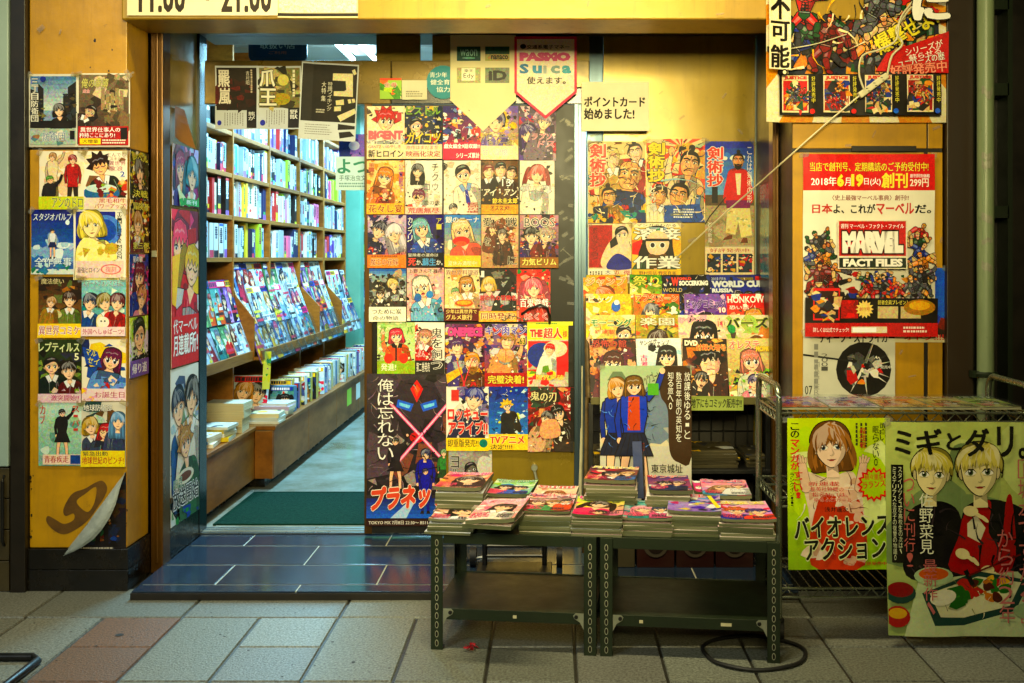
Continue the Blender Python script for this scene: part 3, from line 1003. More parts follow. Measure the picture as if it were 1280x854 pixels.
# left entrance pillar
M = MB()
M.box(-2.025, .0, .165, -1.648, .212, 1.708); M.box(-2.025, .0, 1.716, -1.648, .212, 3.2)
M.box(-2.02, .004, .16, -1.652, .21, 3.2, mi=1)
pl = part(M, 'entrance_pillar', [YEL, DKTRIM], bevel=.003)
M = MB(); M.box(-2.03, -.012, 0.0, -1.640, .214, .082); M.box(-2.03, -.012, .084, -1.640, .214, .163)
part(M, 'plinth', BLKTILE, pl, bevel=.002)
M = MB(); M.box(-2.085, -.03, 0, -2.027, .25, 3.2)
part(M, 'edge_trim', DKTRIM, pl, bevel=.003)
M = MB(); M.box(-1.640, .216, .0, -1.590, .30, 2.30); M.box(-1.618, .209, .04, -1.607, .217, 2.29)
jl = part(M, 'door_frame_post', BRONZE, bevel=.004)
M = MB(); M.box(-1.632, .206, 1.292, -1.612, .2155, 1.318)
part(M, 'strike_plate', ZINC, jl, bevel=.001)
# lintel
M = MB(); M.box(-1.655, -.035, 2.2045, 1.2, .215, 3.2)
li = part(M, 'lintel', mat('gold_painted_lintel', 'b08a1c', .34, metal=.2, alt='8a6a1a', scale=1.6, amount=.7, bump=.14, bscale=9, grime=.45, drip=.45), bevel=.006)
M = MB(); M.box(-1.6, .214, 2.30, .97, .9, 2.36)
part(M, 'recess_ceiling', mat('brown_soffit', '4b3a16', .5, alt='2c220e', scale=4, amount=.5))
# right wall: yellow panels with dark open joints
M = MB()
for x0, x1, z0, z1 in ((.93, 1.455, 1.71, 3.2), (.93, 1.445, .16, 1.70), (1.455, 1.517, .16, 1.70), (1.455, 1.517, 1.71, 3.2)):
    M.box(x0 + .003, .0, z0 + .003, x1 - .003, .05, z1 - .003)
M.box(.932, .006, .14, 1.515, .70, 3.2, mi=1)
wr = part(M, 'wall_panel', [YEL, DKTRIM], bevel=.002)
M = MB(); M.box(.925, -.01, 0, 1.52, .3, .145)
part(M, 'plinth', BLKTILE, wr, bevel=.002)
M = MB(); M.box(1.52, -.03, 0, 1.622, .22, 3.2)
part(M, 'edge_trim', mat('dark_brown_trim', '2a1c08', .4, alt='150e05', scale=9, amount=.5, stretch=(1, 1, .1)), wr, bevel=.003)
M = MB(); M.box(1.16, -.007, 1.702, 1.41, .004, 1.722)
part(M, 'panel_bracket', DKTRIM, wr)
M = MB(); M.box(.903, .22, .034, .928, .30, 2.30); M.box(.91, .213, .04, .918, .221, 2.29)
part(M, 'door_frame_post', BRONZE, bevel=.004)
# left side return: bronze-framed glass with a dark kick panel
M = MB(); M.box(-1.66, .302, .27, -1.600, .655, 2.3)
sw = part(M, 'side_window', FILM)
M = MB(); M.box(-1.66, .302, .0, -1.593, .655, .268)
part(M, 'kick_panel', BLKTILE, sw, bevel=.003)
M = MB(); M.box(-1.598, .304, .262, -1.590, .655, .285)
part(M, 'window_bar', BRONZE, sw)
M = MB(); M.box(-1.665, .655, .0, -1.590, .755, 2.3)
part(M, 'door_jamb', mat('dark_blue_jamb', '1d2a34', .22, metal=.6, alt='0b1015', scale=4, amount=.6, stretch=(1, 1, .1)), bevel=.003)
# head of the door: dark gold transom rail, glass over it
HEADM = mat('stained_gold_rail', '7b6420', .28, metal=.35, alt='3a2e10', scale=5, amount=.85, bump=.04, grime=.5)
M = MB(); M.box(-1.575, .675, 1.985, -.73, .74, 2.183)
hd = part(M, 'transom_rail', HEADM, bevel=.004)
M = MB(); M.box(-.728, .677, 2.06, .17, .74, 2.183)
part(M, 'transom_rail', HEADM, bevel=.004)
M = MB(); M.box(-.728, .672, 1.985, .17, .738, 2.058)
part(M, 'door_track_cover', mat('black_track', '17140d', .25, alt='3b3014', scale=14, amount=.6), bevel=.003)
M = MB(); M.box(-1.57, .705, 2.185, -.80, .711, 2.30)
part(M, 'transom_glass', GLASS)
M = MB(); M.box(-.80, .70, 2.185, -.60, .72, 2.30); M.box(-.545, .70, 2.185, .17, .72, 2.30)
part(M, 'transom_panel', FILM)
M = MB(); M.box(-1.6, .68, .036, .2, .695, .043); M.box(-1.6, .712, .036, .2, .727, .046); M.box(-1.6, .745, .036, .2, .76, .046)
part(M, 'threshold_track', STEEL)
# right fixed window, papered gold
M = MB(); M.box(.235, .71, .30, .926, .725, 2.30)
fw = part(M, 'fixed_window', FILM)
M = MB(); M.box(.235, .70, .034, .926, .74, .298)
part(M, 'kick_panel', BLKTILE, fw)
M = MB(); M.box(.159, .713, .034, .234, .745, 2.3)
part(M, 'window_post', mat('blue_grey_aluminium', '4d6270', .3, metal=.6, alt='1b2830', scale=6, amount=.8, stretch=(1, 1, .1)), bevel=.003)
M = MB(); M.box(.9275, .36, 1.20, .9315, .60, 1.61)
part(M, 'window_gap', mat('slit_reflection_glass', '1f5a68', .08, alt='4fa0ae', scale=8, amount=.9), fw)  # cyan reflection of the lit room painted into the glass colour
# interior shell
M = MB()
M.box(-2.2, .76, .05, -2.12, 9.4, 2.75); M.box(-2.12, 9.3, .05, 3.0, 9.4, 2.75); M.box(3.0, .76, .05, 3.1, 9.4, 2.75)
M.box(-2.12, .756, 2.36, -1.67, .78, 2.75); M.box(.93, .756, .05, 3.0, .80, 2.75)
part(M, 'interior_wall', PLAIN)
M = MB(); M.box(-2.2, .76, 2.63, 3.1, 9.4, 2.82)
for k in range(12):
    M.box(-2.1, 1.2 + .66 * k, 2.622, 3.0, 1.206 + .66 * k, 2.6295, mi=1)
part(M, 'ceiling', [mat('ceiling_board', 'c9d3d2', .7, alt='a9b6b6', scale=4, amount=.4), PLAIN])
M = MB(); M.box(-1.66, .215, 2.37, .97, .75, 3.2); M.box(.94, .3, .0, 3.1, .75, 3.2); M.box(-2.3, .22, 0, -1.67, .75, 3.2); M.box(-2.3, .2, 3.2, 3.1, 9.5, 3.3); M.box(-2.32, .22, 0, -2.21, 9.5, 3.2); M.box(3.12, .2, 0, 3.2, 9.5, 3.2); M.box(-2.3, 9.42, 0, 3.2, 9.5, 3.2)
part(M, 'shell_wall', DKTRIM)

# interior fluorescent lights
TUBE = mat('lit_tube', 'fff', .4, emit='d5f3ff', estr=16)
TRAY = mat('white_enamel', 'd8dedd', .35, alt='b4bcbc', scale=6)
def ceiling_light(x, y0, label):
    t = thing('ceiling_light', (x, y0 + .6, 2.62), label, 'ceiling light', 'fluorescent lights on the shop ceiling')
    o = tuple(t.location)
    M = MB(); M.prism([(-.13, 2.62), (.13, 2.62), (.05, 2.57), (-.05, 2.57)], lambda p: (x + p[0], y0, p[1]), lambda p: (x + p[0], y0 + 1.25, p[1]))
    M.build('reflector_tray', TRAY, t, o)
    for q in (-.07, .07):
        M = MB(); M.tube([(x + q, y0 + .02, 2.545), (x + q, y0 + 1.23, 2.545)], .016, 10)
        M.build('tube', TUBE, t, o, smooth=True)
    l = area_light('fluorescent_glow', (x, y0 + .62, 2.52), (x, y0 + .62, 0), 104, COOL, .3, 1.2)
    l.location = Vector(l.location) - Vector(o)
    l.parent = t
ceiling_light(-1.19, 1.30, 'fluorescent light nearest the door, its two tubes showing through the transom glass')
ceiling_light(-1.10, 3.6, 'fluorescent light over the middle of the counter, hidden above the rail')
ceiling_light(-1.10, 6.0, 'fluorescent light at the far end of the bookcase aisle')

# =================================================================== neighbours
nb = thing('neighbour_shopfront', (-3.3, .1, 0), 'pale grey green shutter panel over a dark tiled base, left of the yellow pillar', 'shopfront')
NO = tuple(nb.location)
M = MB(); M.box(-4.6, -.03, .485, -2.092, .2, 3.2)
M.build('shutter_panel', mat('grey_green_panel', '9db3aa', .45, alt='7d9289', scale=3, amount=.5, bump=.03), nb, NO, bevel=.004)
M = MB()
for r in range(4):
    for k in range(10):
        M.box(-2.094 - k * .25, -.02, r * .12 + .002, -2.094 - k * .25 - .246, .15, r * .12 + .118)
M.build('tiled_base', mat('brown_tile', '4a4026', .4, alt='2a2415', scale=10, amount=.7), nb, NO, bevel=.002)
M = MB(); M.tube([(-2.112, -.022, .45), (-2.112, -.035, .43), (-2.112, -.035, .2), (-2.112, -.022, .18)], .006)
M.build('pull_bar', BLACK, nb, NO)

# dark alley wall of bricks on the right
BR = mat('dark_brick', 'fff', .8, attr='ink', alt='0e0d0a', scale=14, amount=.7, bump=.3, bscale=60)
M = MB(); R = random.Random(8)
M.box(1.72, .42, 0, 4.5, .6, 3.2, hx('0d0c09'))
for r in range(42):
    for k in range(13):
        x = 1.70 + k * .215 + (r % 2) * .107
        c = tuple(v * R.uniform(.6, 1.3) for v in hx('2b2718'))
        M.box(x, .40 + R.uniform(-.002, .002), r * .075 + .004, x + .207, .43, r * .075 + .069, c)
tag(M.build('brick_wall', BR), 'sooty dark brick wall of the alley beyond the drain pipe', 'wall')
M = MB(); M.box(1.625, .02, 0, 1.70, .38, 3.2)
tag(M.build('corner_post', mat('green_black_post', '1c2210', .5, alt='0b0d06', scale=6, amount=.6)), 'dark green corner post between the drain pipe and the brick alley', 'post')
# dim steel shelf tower in the alley
M = MB()
for z in (1.45, 1.95, 2.3): M.box(1.80, .2, z, 1.86, .39, z + .05)
M.box(1.855, .2, .1, 1.875, .39, 3.0)
tag(M.build('alley_bracket', GREEN), 'dark vertical rail with small brackets fixed to the alley wall', 'rail')

dp = thing('drain_pipe', (1.655, -.06, 0), 'pale green drain pipe with clamps and torn tape, running up the right wall edge', 'pipe')
DO = tuple(dp.location)
M = MB(); M.tube([(1.655, -.06, .02), (1.655, -.06, 3.2)], .031, 20)
M.build('pipe', mat('pale_green_pipe', '93a37a', .32, alt='64724e', scale=5, amount=.7, stretch=(1, 1, .2), grime=.3), dp, DO, smooth=True)
for z in (.845, 2.6):
    M = MB(); M.tube([(1.655 + .037 * math.cos(a), -.06 + .037 * math.sin(a), z) for a in [2 * math.pi * k / 16 for k in range(16)]], .011, 6, closed=True)
    M.box(1.60, -.075, z - .012, 1.625, -.04, z + .012)
    M.build('clamp', GREEN, dp, DO, smooth=True)
R = random.Random(2)
for z, w in ((1.90, .03), (1.66, .025), (1.63, .03), (1.42, .03), (1.35, .018), (1.24, .03), (.76, .02)):
    M = MB()
    zz = [R.uniform(-.012, .012) for _ in range(5)]
    for k in range(4):
        a0, a1 = -2.4 + k * .32, -2.4 + (k + 1) * .32
        A, B = zz[k], zz[k + 1]
        M.face([(1.655 + .0325 * math.cos(a0), -.06 + .0325 * math.sin(a0), z + A), (1.655 + .0325 * math.cos(a1), -.06 + .0325 * math.sin(a1), z + B),
                (1.655 + .0325 * math.cos(a1), -.06 + .0325 * math.sin(a1), z + w + B), (1.655 + .0325 * math.cos(a0), -.06 + .0325 * math.sin(a0), z + w + A)])
    M.build('tape_scrap', mat('grey_old_tape', '8f9078', .4, alt='5f6048', scale=40), dp, DO)

# =================================================================== sliding door, pushed open
sd = thing('sliding_door', (-.34, .66, .046), 'sliding glass door leaf pushed half open and papered over with book covers', 'door')
S0 = tuple(sd.location)
M = MB(); M.box(-.83, .655, .34, .11, .662, 1.98)
M.build('door_glass', mat('dark_door_glass', '0c0b08', .4, alt='221d10', scale=9, amount=.7, spec=.25), sd, S0)
M = MB(); M.box(-.845, .645, .046, -.81, .672, 1.982); M.build('stile', BRONZE, sd, S0, bevel=.002)
M = MB(); M.box(.10, .645, .046, .155, .672, 1.982); M.box(.118, .640, .05, .132, .6452, 1.98); M.build('stile', MATS['blue_grey_aluminium'], sd, S0, bevel=.002)
M = MB(); M.box(-.81, .646, .10, .10, .671, .46); M.build('bottom_rail', FILM, sd, S0, bevel=.002)
M = MB(); M.box(-.81, .643, .05, .10, .674, .099); M.build('kick_plate', BLACK, sd, S0, bevel=.002)
M = MB(); M.tube([W(652, 393, .62), W(662, 386, .60), W(676, 381, .59), (W(684, 385, .59)), W(687, 396, .60), W(687, 405, .64)], .006, 8)
M.build('handle', BLACK, sd, S0, smooth=True)
M = MB()
for k in range(7):
    c = W(630 + k * 4.5, 398 - 2 * math.sin(k), .628)
    M.tube([(c.x + .012 * math.cos(a), c.y + .006 * math.sin(a + k), c.z + .009 * math.sin(a)) for a in [2 * math.pi * j / 10 for j in range(10)]], .0025, 5, closed=True)
M.build('chain', CHROME, sd, S0, smooth=True)
M = MB(); c = W(668, 584, .64); M.tube([(c.x, .645, c.z), (c.x, .62, c.z)], .014, 12); M.tube([(c.x, .63, c.z - .012), (c.x + .01, .62, c.z - .05)], .006, 8)
M.build('lock', ZINC, sd, S0, smooth=True)
R = random.Random(5)
for k in range(26):                                        # shreds of old tape on the free strip of glass
    c = W(R.uniform(701, 716), R.uniform(150, 385), .654)
    a, l, w = R.uniform(-.8, .8), R.uniform(.02, .05), R.uniform(.005, .016)
    ca, sa = math.cos(a), math.sin(a)
    M = MB()
    M.face([(c.x + x * ca - z * sa, c.y - abs(x) * .15, c.z + x * sa + z * ca) for x, z in ((-l / 2, -w / 2), (l / 2, -w / 2), (l / 2, w / 2), (-l / 2, w / 2))])
    M.build('tape_scrap', TAPE, sd, S0)
R = random.Random(15)
for (px, py, y, l, w, a_) in ((808, 164, .705, .05, .016, .1), (792, 169, .705, .045, .012, -.1), (852, 147, .705, .03, .012, .6), (826, 116, .705, .02, .006, .7), (905, 120, .706, .03, .008, .9), (846, 268, .700, .06, .014, .05), (744, 168, .706, .05, .012, .3), (865, 300, .706, .04, .02, .2), (925, 165, .706, .03, .01, -.8)):
    M = MB(); c = W(px, py, y); ca, sa = math.cos(a_), math.sin(a_)
    M.face([(c.x + x * ca - z * sa, c.y - .004 - abs(x) * .2, c.z + x * sa + z * ca) for x, z in ((-l / 2, -w / 2), (l / 2, -w / 2 * R.uniform(.5, 1)), (l / 2, w / 2), (-l / 2, w / 2 * R.uniform(.4, 1)))])
    M.build('tape_scrap', TAPE, fw, SO)
for (px, py, y, l, w, a_, par) in ((1092, 168, -.001, .03, .006, 1.1, wr), (1184, 112, -.001, .05, .008, -.9, wr), (1170, 160, -.001, .03, .012, .3, wr), (1060, 182, -.001, .025, .012, .0, wr), (1126, 440, -.001, .02, .010, .9, wr), (1140, 470, -.001, .03, .005, .2, wr), (1176, 300, -.001, .02, .008, 1.2, wr), (52, 36, -.001, .03, .02, .7, pl), (76, 40, -.001, .02, .008, 1.2, pl), (165, 92, -.001, .02, .01, .4, pl), (36, 91, -.001, .03, .01, -.5, pl), (160, 16, -.001, .03, .012, 1.1, pl), (610, 8, -.036, .02, .012, .2, li), (735, 4, -.036, .03, .01, 1.3, li), (900, 18, -.036, .03, .008, .1, li)):
    M = MB(); c = W(px, py, y); ca, sa = math.cos(a_), math.sin(a_)
    M.face([(c.x + x * ca - z * sa, c.y - .001 - abs(x) * .25, c.z + x * sa + z * ca) for x, z in ((-l / 2, -w / 2), (l / 2, -w / 2 * R.uniform(.5, 1)), (l / 2, w / 2), (-l / 2, w / 2 * R.uniform(.4, 1)))])
    M.build('tape_scrap', TAPE, par, SO)
# =================================================================== posters on the left pillar
T = lambda c='111', **k: dict(c=c, **k)
GP = 'manga posters taped to the yellow pillar'
PL = 0.0
def d(a):
    a.r(.03, .03, .97, .74, '9fb4c8'); a.grad(.03, .03, .97, .5, '6f92b8', 'd9dfd8')
    a.p([(.03, .2), (.18, .25), (.18, .12), (.3, .2), (.3, .72), (.03, .72)], '2a2a30'); a.p([(.97, .1), (.8, .18), (.8, .3), (.7, .3), (.7, .72), (.97, .72)], '33312f')
    a.deb(26, .03, .3, .3, .72, '14141a 5b5548 8a7b5a 3d4450'.split(), .06); a.deb(16, .7, .25, .95, .7, '191817 6a5b40 40464e'.split(), .06)
    a.fig(.62, .5, .1, '2a241c', '2b2622', hs='bob'); a.r(.03, .64, .97, .74, '1e1c1c')
    a.t('三丁目防衛団', .06, .06, .2, .66, 'f4f0e0', '222', v=True); a.e(.3, .07, .06, .06, '2a4aa0')
    a.r(.03, .75, .97, .97, 'b9c7bd'); a.deb(10, .1, .78, .9, .93, '6f8f9a e8e4d4 a86'.split(), .09); a.t('防衛団', .3, .8, .75, .92, '2f5f8a', 'fff'); a.r(.85, .78, .95, .9, '222')
poster((37, 93, 98, 184), PL, 'poster of a small girl before dark town houses, top left of the pillar', d, 'd8d4c4', GP)
def d(a):
    a.grad(.02, .02, .98, .72, '8e7f68', '57483a'); a.deb(40, .3, .05, .98, .5, 'b7a98c d9ceb0 6c5c48 46392c'.split(), .1)
    for k in range(5): a.r(.45 + .09 * k, .2 + .03 * (k % 3), .52 + .09 * k, .5, 'a89878')
    a.deb(20, 0, .45, 1, .72, '2d251e 4e4030 8a765a'.split(), .12); a.fig(.25, .52, .1, '2a211c', '463830', skin='d7bd9c', hs='side', rot=.5)
    a.t('俺の幸薄', .08, .07, .6, .2, 'd8cf6a', '2a2416', sh=.2); a.t('成金', .1, .22, .24, .27, 'd22', 'fff')
    a.r(.02, .72, .98, .98, 'b5231c'); a.t('異世界仕事人の', .06, .735, .82, .80, 'fff', b=.03); a.t('矜持ここにあり!', .04, .81, .72, .875, 'fff', b=.03)
    a.r(.05, .885, .45, .965, 'f0d81c'); a.t('大増量', .1, .9, .4, .95, '111'); a.r(.83, .74, .96, .9, '181412'); a.tl(.48, .9, .96, .97, 2, 'f6e6d0')
poster((98, 92, 163, 184), PL, 'brown poster of a soldier and castle with a red band, upper pillar', d, 'e8e0cc', GP)
def d(a):
    a.deb(8, .1, .1, .9, .6, 'f6ead0 e8d4b4'.split(), .2); a.stand(.3, .04, .9, 'b58a50', 'e8dcc0', '8a7a5a', pose=1); a.stand(.75, .08, 1.0, 'a02a20', 'b8332a', '3a3028'); a.stand(.25, .42, .95, '5f9a3a', '2a2a2c', '2a2a2c', pose=1)
    a.r(0, .78, 1, 1, 'cfd25a'); a.t('アンのドロ', .3, .8, .98, .97, '3a4a1a', 'eef0a0')
poster((50, 189, 106, 262), PL, 'cream poster of three cheering people in red, beige and black clothes', d, 'efe4cc', GP)
def d(a):
    a.deb(12, 0, 0, 1, .75, 'efe3c8 c9a878 8f6a4a'.split(), .2); a.fig(.36, .24, .2, '3a2416', '27301f', hs='spike', skin='f3cda2'); a.e(.4, .72, .42, .2, '2b78a8'); a.e(.4, .64, .36, .1, 'd7e4e0'); a.deb(26, .3, .5, 1, .8, 'c8542a e8a060 7c2a1a f2d6a8 94b04a'.split(), .09)
    a.t('とんでも', .55, .03, .96, .1, '9a5a28', 'fff'); a.t('スキルで', .6, .11, .96, .16, '9a5a28'); a.t('異世界', .58, .17, .97, .25, 'b03a1c', 'fff'); a.t('放浪', .58, .26, .9, .34, 'b03a1c', 'fff'); a.t('2', .84, .35, .95, .44, '24a', 'fff')
    a.r(0, .8, 1, 1, 'e9ddd0'); a.t('黒毛和牛', .35, .81, .98, .89, 'b52a20', b=.03); a.t('パワーアップ!', .25, .9, .98, .985, 'b52a20', b=.03)
poster((106, 189, 160, 262), PL, 'poster of a dark spiky haired cook behind a big blue bowl of food', d, 'f2e8d2', GP)
def d(a):
    a.grad(0, 0, 1, .8, '173a8c', '3d7fc4'); a.deb(9, .35, .45, 1, .75, 'e9f1f4 c2d6e4 8fb2d4'.split(), .16, False); a.deb(8, 0, .55, .4, .8, 'dfe9ee 9cbcd8'.split(), .14, False); a.stand(.5, .3, .46, '1c1c28', 'e9edf2', '24386a', skirt=True)
    a.t('スタジオパルプ', .05, .06, .97, .17, 'eaf4fa', sh=.15); a.t('全作無事', .08, .74, .95, .88, 'dff0f6', '2a58a0'); a.r(0, .92, 1, 1, 'dfe6e2'); a.deb(14, 0, .84, 1, .97, '4f8fb0 cfe4e8 286'.split(), .08); a.e(.86, .2, .05, .06, 'eaf4fa')
poster((40, 262, 93, 343), PL, 'blue sky poster with a small girl walking among white clouds, leftmost on the pillar', d, '2a58a8', GP)
def d(a):
    a.r(.04, .03, .8, .72, '223f9a'); a.e(.62, .3, .3, .3, '6f9ad8'); a.e(.6, .3, .22, .22, '3a62b4'); a.fig(.34, .22, .2, 'e8d878', 'f2e8a8', hs='bob', skin='fbe6b8', rot=-.2); a.p([(.2, .4), (.7, .55), (.8, .72), (.1, .72)], 'f4ecb0', 1); a.deb(10, .1, .45, .75, .7, 'fbf4cc e2d27c cdb860'.split(), .1)
    a.t('TWINKLE', .84, .04, .93, .32, '222', v=True, b=0); a.t('STAR', .84, .33, .93, .48, '222', v=True, b=0); a.t('MOON', .84, .5, .93, .7, '222', v=True, b=0)
    a.r(.04, .73, .96, .97, 'ead9d2'); a.t('最強ヒロイン', .08, .82, .5, .9, '333'); a.e(.72, .85, .2, .1, 'd88'); a.e(.72, .85, .17, .08, 'ead9d2'); a.t('復刻', .62, .81, .82, .89, 'd66')
poster((93, 262, 158, 350), PL, 'poster of a pale blonde girl on deep blue beside a tall white margin', d, 'ece6d6', GP)
def d(a):
    a.grad(0, 0, 1, .75, '3a2c20', '8a6438'); a.deb(34, 0, .1, 1, .75, '5a3a20 a8783c c89a58 2e2018 6f7a4a'.split(), .13); a.fig(.72, .38, .14, '4a2c18', '7a8a4a'); a.e(.3, .62, .25, .12, 'd8cfa8'); a.fig(.3, .42, .1, 'b88a40', 'a84')
    a.t('魔法使い', .08, .03, .6, .12, 'd8c890', '2a1c10'); a.r(0, .77, 1, 1, 'efd648'); a.t('異世界コミケ', .03, .81, .97, .95, 'b02818', 'fff', b=.04)
poster((49, 346, 103, 422), PL, 'dark brown fantasy poster with a yellow band of red lettering', d, '5a4028', GP)
def d(a):
    a.grad(0, 0, 1, .8, 'a8d4d8', '6fb0a8'); a.deb(14, 0, .1, 1, .7, 'd9ecdf 3f8f94 e8f2e4'.split(), .12)
    for x, c, tp in ((.2, '2a3a5a', '2f5f9a'), (.52, '9a8a3a', 'f0e6c0'), (.82, '6a2c34', 'c84a4a')): a.fig(x, .42, .15, c, tp)
    a.e(.5, .76, .14, .13, 'f6f2e6'); a.e(.46, .74, .02, .02, '111'); a.e(.54, .74, .02, .02, '111')
    a.t('スマートフォンとともに', .04, .03, .96, .14, '16324a', 'fff'); a.r(0, .84, 1, 1, 'f4e4e4'); a.t('外国へしゅぱーつ!', .04, .87, .96, .97, 'c22a5a', b=.03)
poster((103, 348, 158, 420), PL, 'pale teal poster of three children and a round white pet', d, 'd9ecdf', GP)
def d(a):
    a.grad(0, 0, 1, 1, '3a4c2a', '1a1f18'); a.deb(30, 0, .15, 1, .85, '27331f 586a38 8a9a58 101410 3a3f52'.split(), .12); a.fig(.3, .42, .16, '1a1a1c', '20302a', hs='side'); a.fig(.7, .5, .16, '2a2018', '6a2a2a', hs='spike'); a.deb(10, 0, .78, 1, .95, 'c8a8b8 e0d0c0 8a4'.split(), .09)
    a.t('レプティルス', .02, .05, .96, .2, 'dfe8a8', '1a2410', b=.05); a.t('5', .84, .22, .95, .33, 'f4f0c0'); a.r(0, .86, 1, 1, 'e8d4d8'); a.t('激突開始!!', .3, .88, .95, .97, 'b8286a', b=.04)
poster((49, 424, 103, 503), PL, 'dark olive poster of two boys under pale green lettering', d, '2a3a20', GP)
def d(a):
    a.deb(18, 0, 0, 1, .8, 'e8d23c 2f62a8 f4ecd8 2a3a6a'.split(), .2); a.fig(.68, .32, .2, '7a2a5a', '7fa6d8', hs='long', rot=.15); a.deb(10, .3, .6, 1, .84, '8ab0e0 5a80c0 f0e0d0'.split(), .12)
    a.p([(.02, .12), (.36, .2), (.46, .46), (.1, .4)], '2a62b0'); a.t('マル', .1, .17, .34, .27, 'f4e43c', '16305a', rot=.25); a.t('セイ', .14, .3, .4, .4, 'f4e43c', '16305a', rot=.25)
    a.r(0, .8, 1, 1, 'f0dfe0'); a.t('お誕生日', .3, .85, .97, .95, 'b8305a', b=.03); a.deb(5, 0, .8, .3, 1, 'e8b0c8 f4d048'.split(), .08)
poster((103, 424, 158, 501), PL, 'yellow and blue poster of a purple haired girl in a pale blue shirt', d, 'f0e6cc', GP)
def d(a):
    a.grad(0, 0, 1, 1, 'cfe0d4', '9cc4b4'); a.deb(10, .05, .2, 1, .8, 'e4efe4 7fae9e b8d4b8'.split(), .16, False); a.stand(.55, .1, .85, '1c1c1e', '26262a', '26262a', skirt=True, pose=1)
    a.t('カブ', .04, .04, .16, .34, 'c83228', v=True); a.t('スーパー', .78, .05, .95, .48, 'c83228', v=True); a.r(.1, .82, 1, .98, 'f2e0d4'); a.t('青春疾走', .14, .84, .7, .95, 'b8281c', b=.04); a.r(.74, .83, .97, .97, '2a5a9a')
poster((49, 503, 103, 582), PL, 'mint green poster of one girl in a black dress between red letters', d, 'd4e4d8', GP)
def d(a):
    a.deb(16, 0, 0, 1, .7, '4a6f8a 7a5a3a c8d4c8 355'.split(), .16)
    for x, y, c, h in ((.2, .38, 'c8a83a', 'bob'), (.55, .46, 'c2404a', 'long'), (.84, .3, '7fa8cf', 'long')): a.fig(x, y, .15, c, '46506a', hs=h)
    a.t('地球防衛部', .06, .04, .7, .14, 'f4f0e0', '24406a'); a.r(0, .75, 1, 1, 'e8d848'); a.t('地球世紀のピンチ!', .03, .84, .97, .96, 'b82a1a', b=.04); a.t('緊急出動', .05, .76, .6, .83, '2a2a2a')
poster((103, 502, 158, 583), PL, 'poster of three girls with yellow, red and blue hair above a yellow band', d, 'd8d0bc', GP)

# the torn poster at the pillar foot and the glue stain beside it
def d(a):
    a.deb(60, 0, 0, 1, .9, '171418 2c2230 3a1a18 0d0d12 4a3a2a 23304a'.split(), .13); a.deb(20, .2, .5, .9, .85, '6a2a20 8a5a38 30508a 2a6a4a'.split(), .06)
    a.stand(.62, .2, .75, '1a1410', '3c2a2a', '1a1a22'); a.tl(.05, .9, .95, .98, 2, 'b8b0a0')
def peel(u, v):   # top left corner folded over towards the viewer is modelled as its own flap below
    return 0.
tp = poster((80, 590, 158, 694), PL, 'torn dark poster at the pillar foot, its corner curling over to a white back', d, '14121a', None, 'torn_poster', amp=0, lift=.002)
# cut the torn corner away: keep the lower right triangle, add the white flap
me = tp.data
a_, b_ = W(80, 590, 0), W(158, 694, 0)
w_, h_ = b_.x - a_.x, a_.z - b_.z
import bmesh
bm = bmesh.new(); bm.from_mesh(me)
nrm = Vector((h_, 0, -w_)).normalized()
bmesh.ops.bisect_plane(bm, geom=bm.verts[:] + bm.edges[:] + bm.faces[:], plane_co=(0, 0, 0), plane_no=Vector((-h_, 0, w_)), clear_outer=True, clear_inner=False)
bm.to_mesh(me); bm.free()
M = MB()
p0, p1 = Vector((-w_ / 2, 0, -h_ / 2)), Vector((w_ / 2, 0, h_ / 2))
fold = Vector((.22 * w_, 0, -.12 * h_))
n = 8
for i in range(n):
    for j in range(6):
        def q(s, t):
            e = p0.lerp(p1, s)
            bulge = math.sin(math.pi * s)
            c = e + (fold - p0.lerp(p1, .55)) * (t * bulge)
            wr_ = .0022 * math.sin(37 * s + 11 * t) * math.sin(23 * t + 5 * s)
            return (c.x + wr_, wr_ - .004 - .030 * math.sin(t * math.pi * .75) * (bulge ** .6) - .006 * t, c.z)
        M.face([q(i / n, j / 6), q((i + 1) / n, j / 6), q((i + 1) / n, (j + 1) / 6), q(i / n, (j + 1) / 6)])
M.build('curled_flap', mat('white_paper_back', 'a4ada9', .7, alt='737c78', scale=9, amount=.7, bump=.5), tp, smooth=True)
GLUE = mat('brown_glue_stain', '6a4812', .45, alt='4a300c', scale=22, amount=.9)
M = MB(); R = random.Random(3)
pts = smooth([(128, 601), (118, 604), (106, 611), (92, 616), (84, 626), (79, 638), (82, 645), (92, 642), (92, 650), (80, 655), (70, 650), (60, 645), (58, 652), (66, 662), (80, 668), (98, 660), (112, 648), (122, 634), (130, 622), (134, 610)], 4)
M.prism(pts, lambda p: W(p[0], p[1], -.0002), lambda p: W(p[0], p[1], -.0012))
M.build('glue_stain', GLUE, pl, SO)
YELP = YEL
M = MB(); pts = smooth([(120, 609), (106, 618), (96, 626), (100, 634), (110, 640), (118, 628)], 4)
M.prism(pts, lambda p: W(p[0], p[1], -.0013), lambda p: W(p[0], p[1], -.0018)); M.build('bare_paint', YEL, pl, SO)
M = MB()
for k in range(26):                                        # chips in the paint at the corner and scuffs on the plinth
    if k < 22:
        c = W(R.choice((155, 157, 40)) + R.uniform(-3, 2), R.uniform(590, 682), -.0006)
    else:
        c = W(R.uniform(60, 150), R.uniform(50, 90), -.0006)
    s_ = R.uniform(.002, .007)
    M.face([(c.x + s_ * math.cos(q) * R.uniform(.5, 1), c.y, c.z + 1.5 * s_ * math.sin(q) * R.uniform(.5, 1)) for q in [-k * .0 + j * 1.05 for j in range(6)]][::-1])
M.build('paint_chip', DKTRIM, pl, SO)

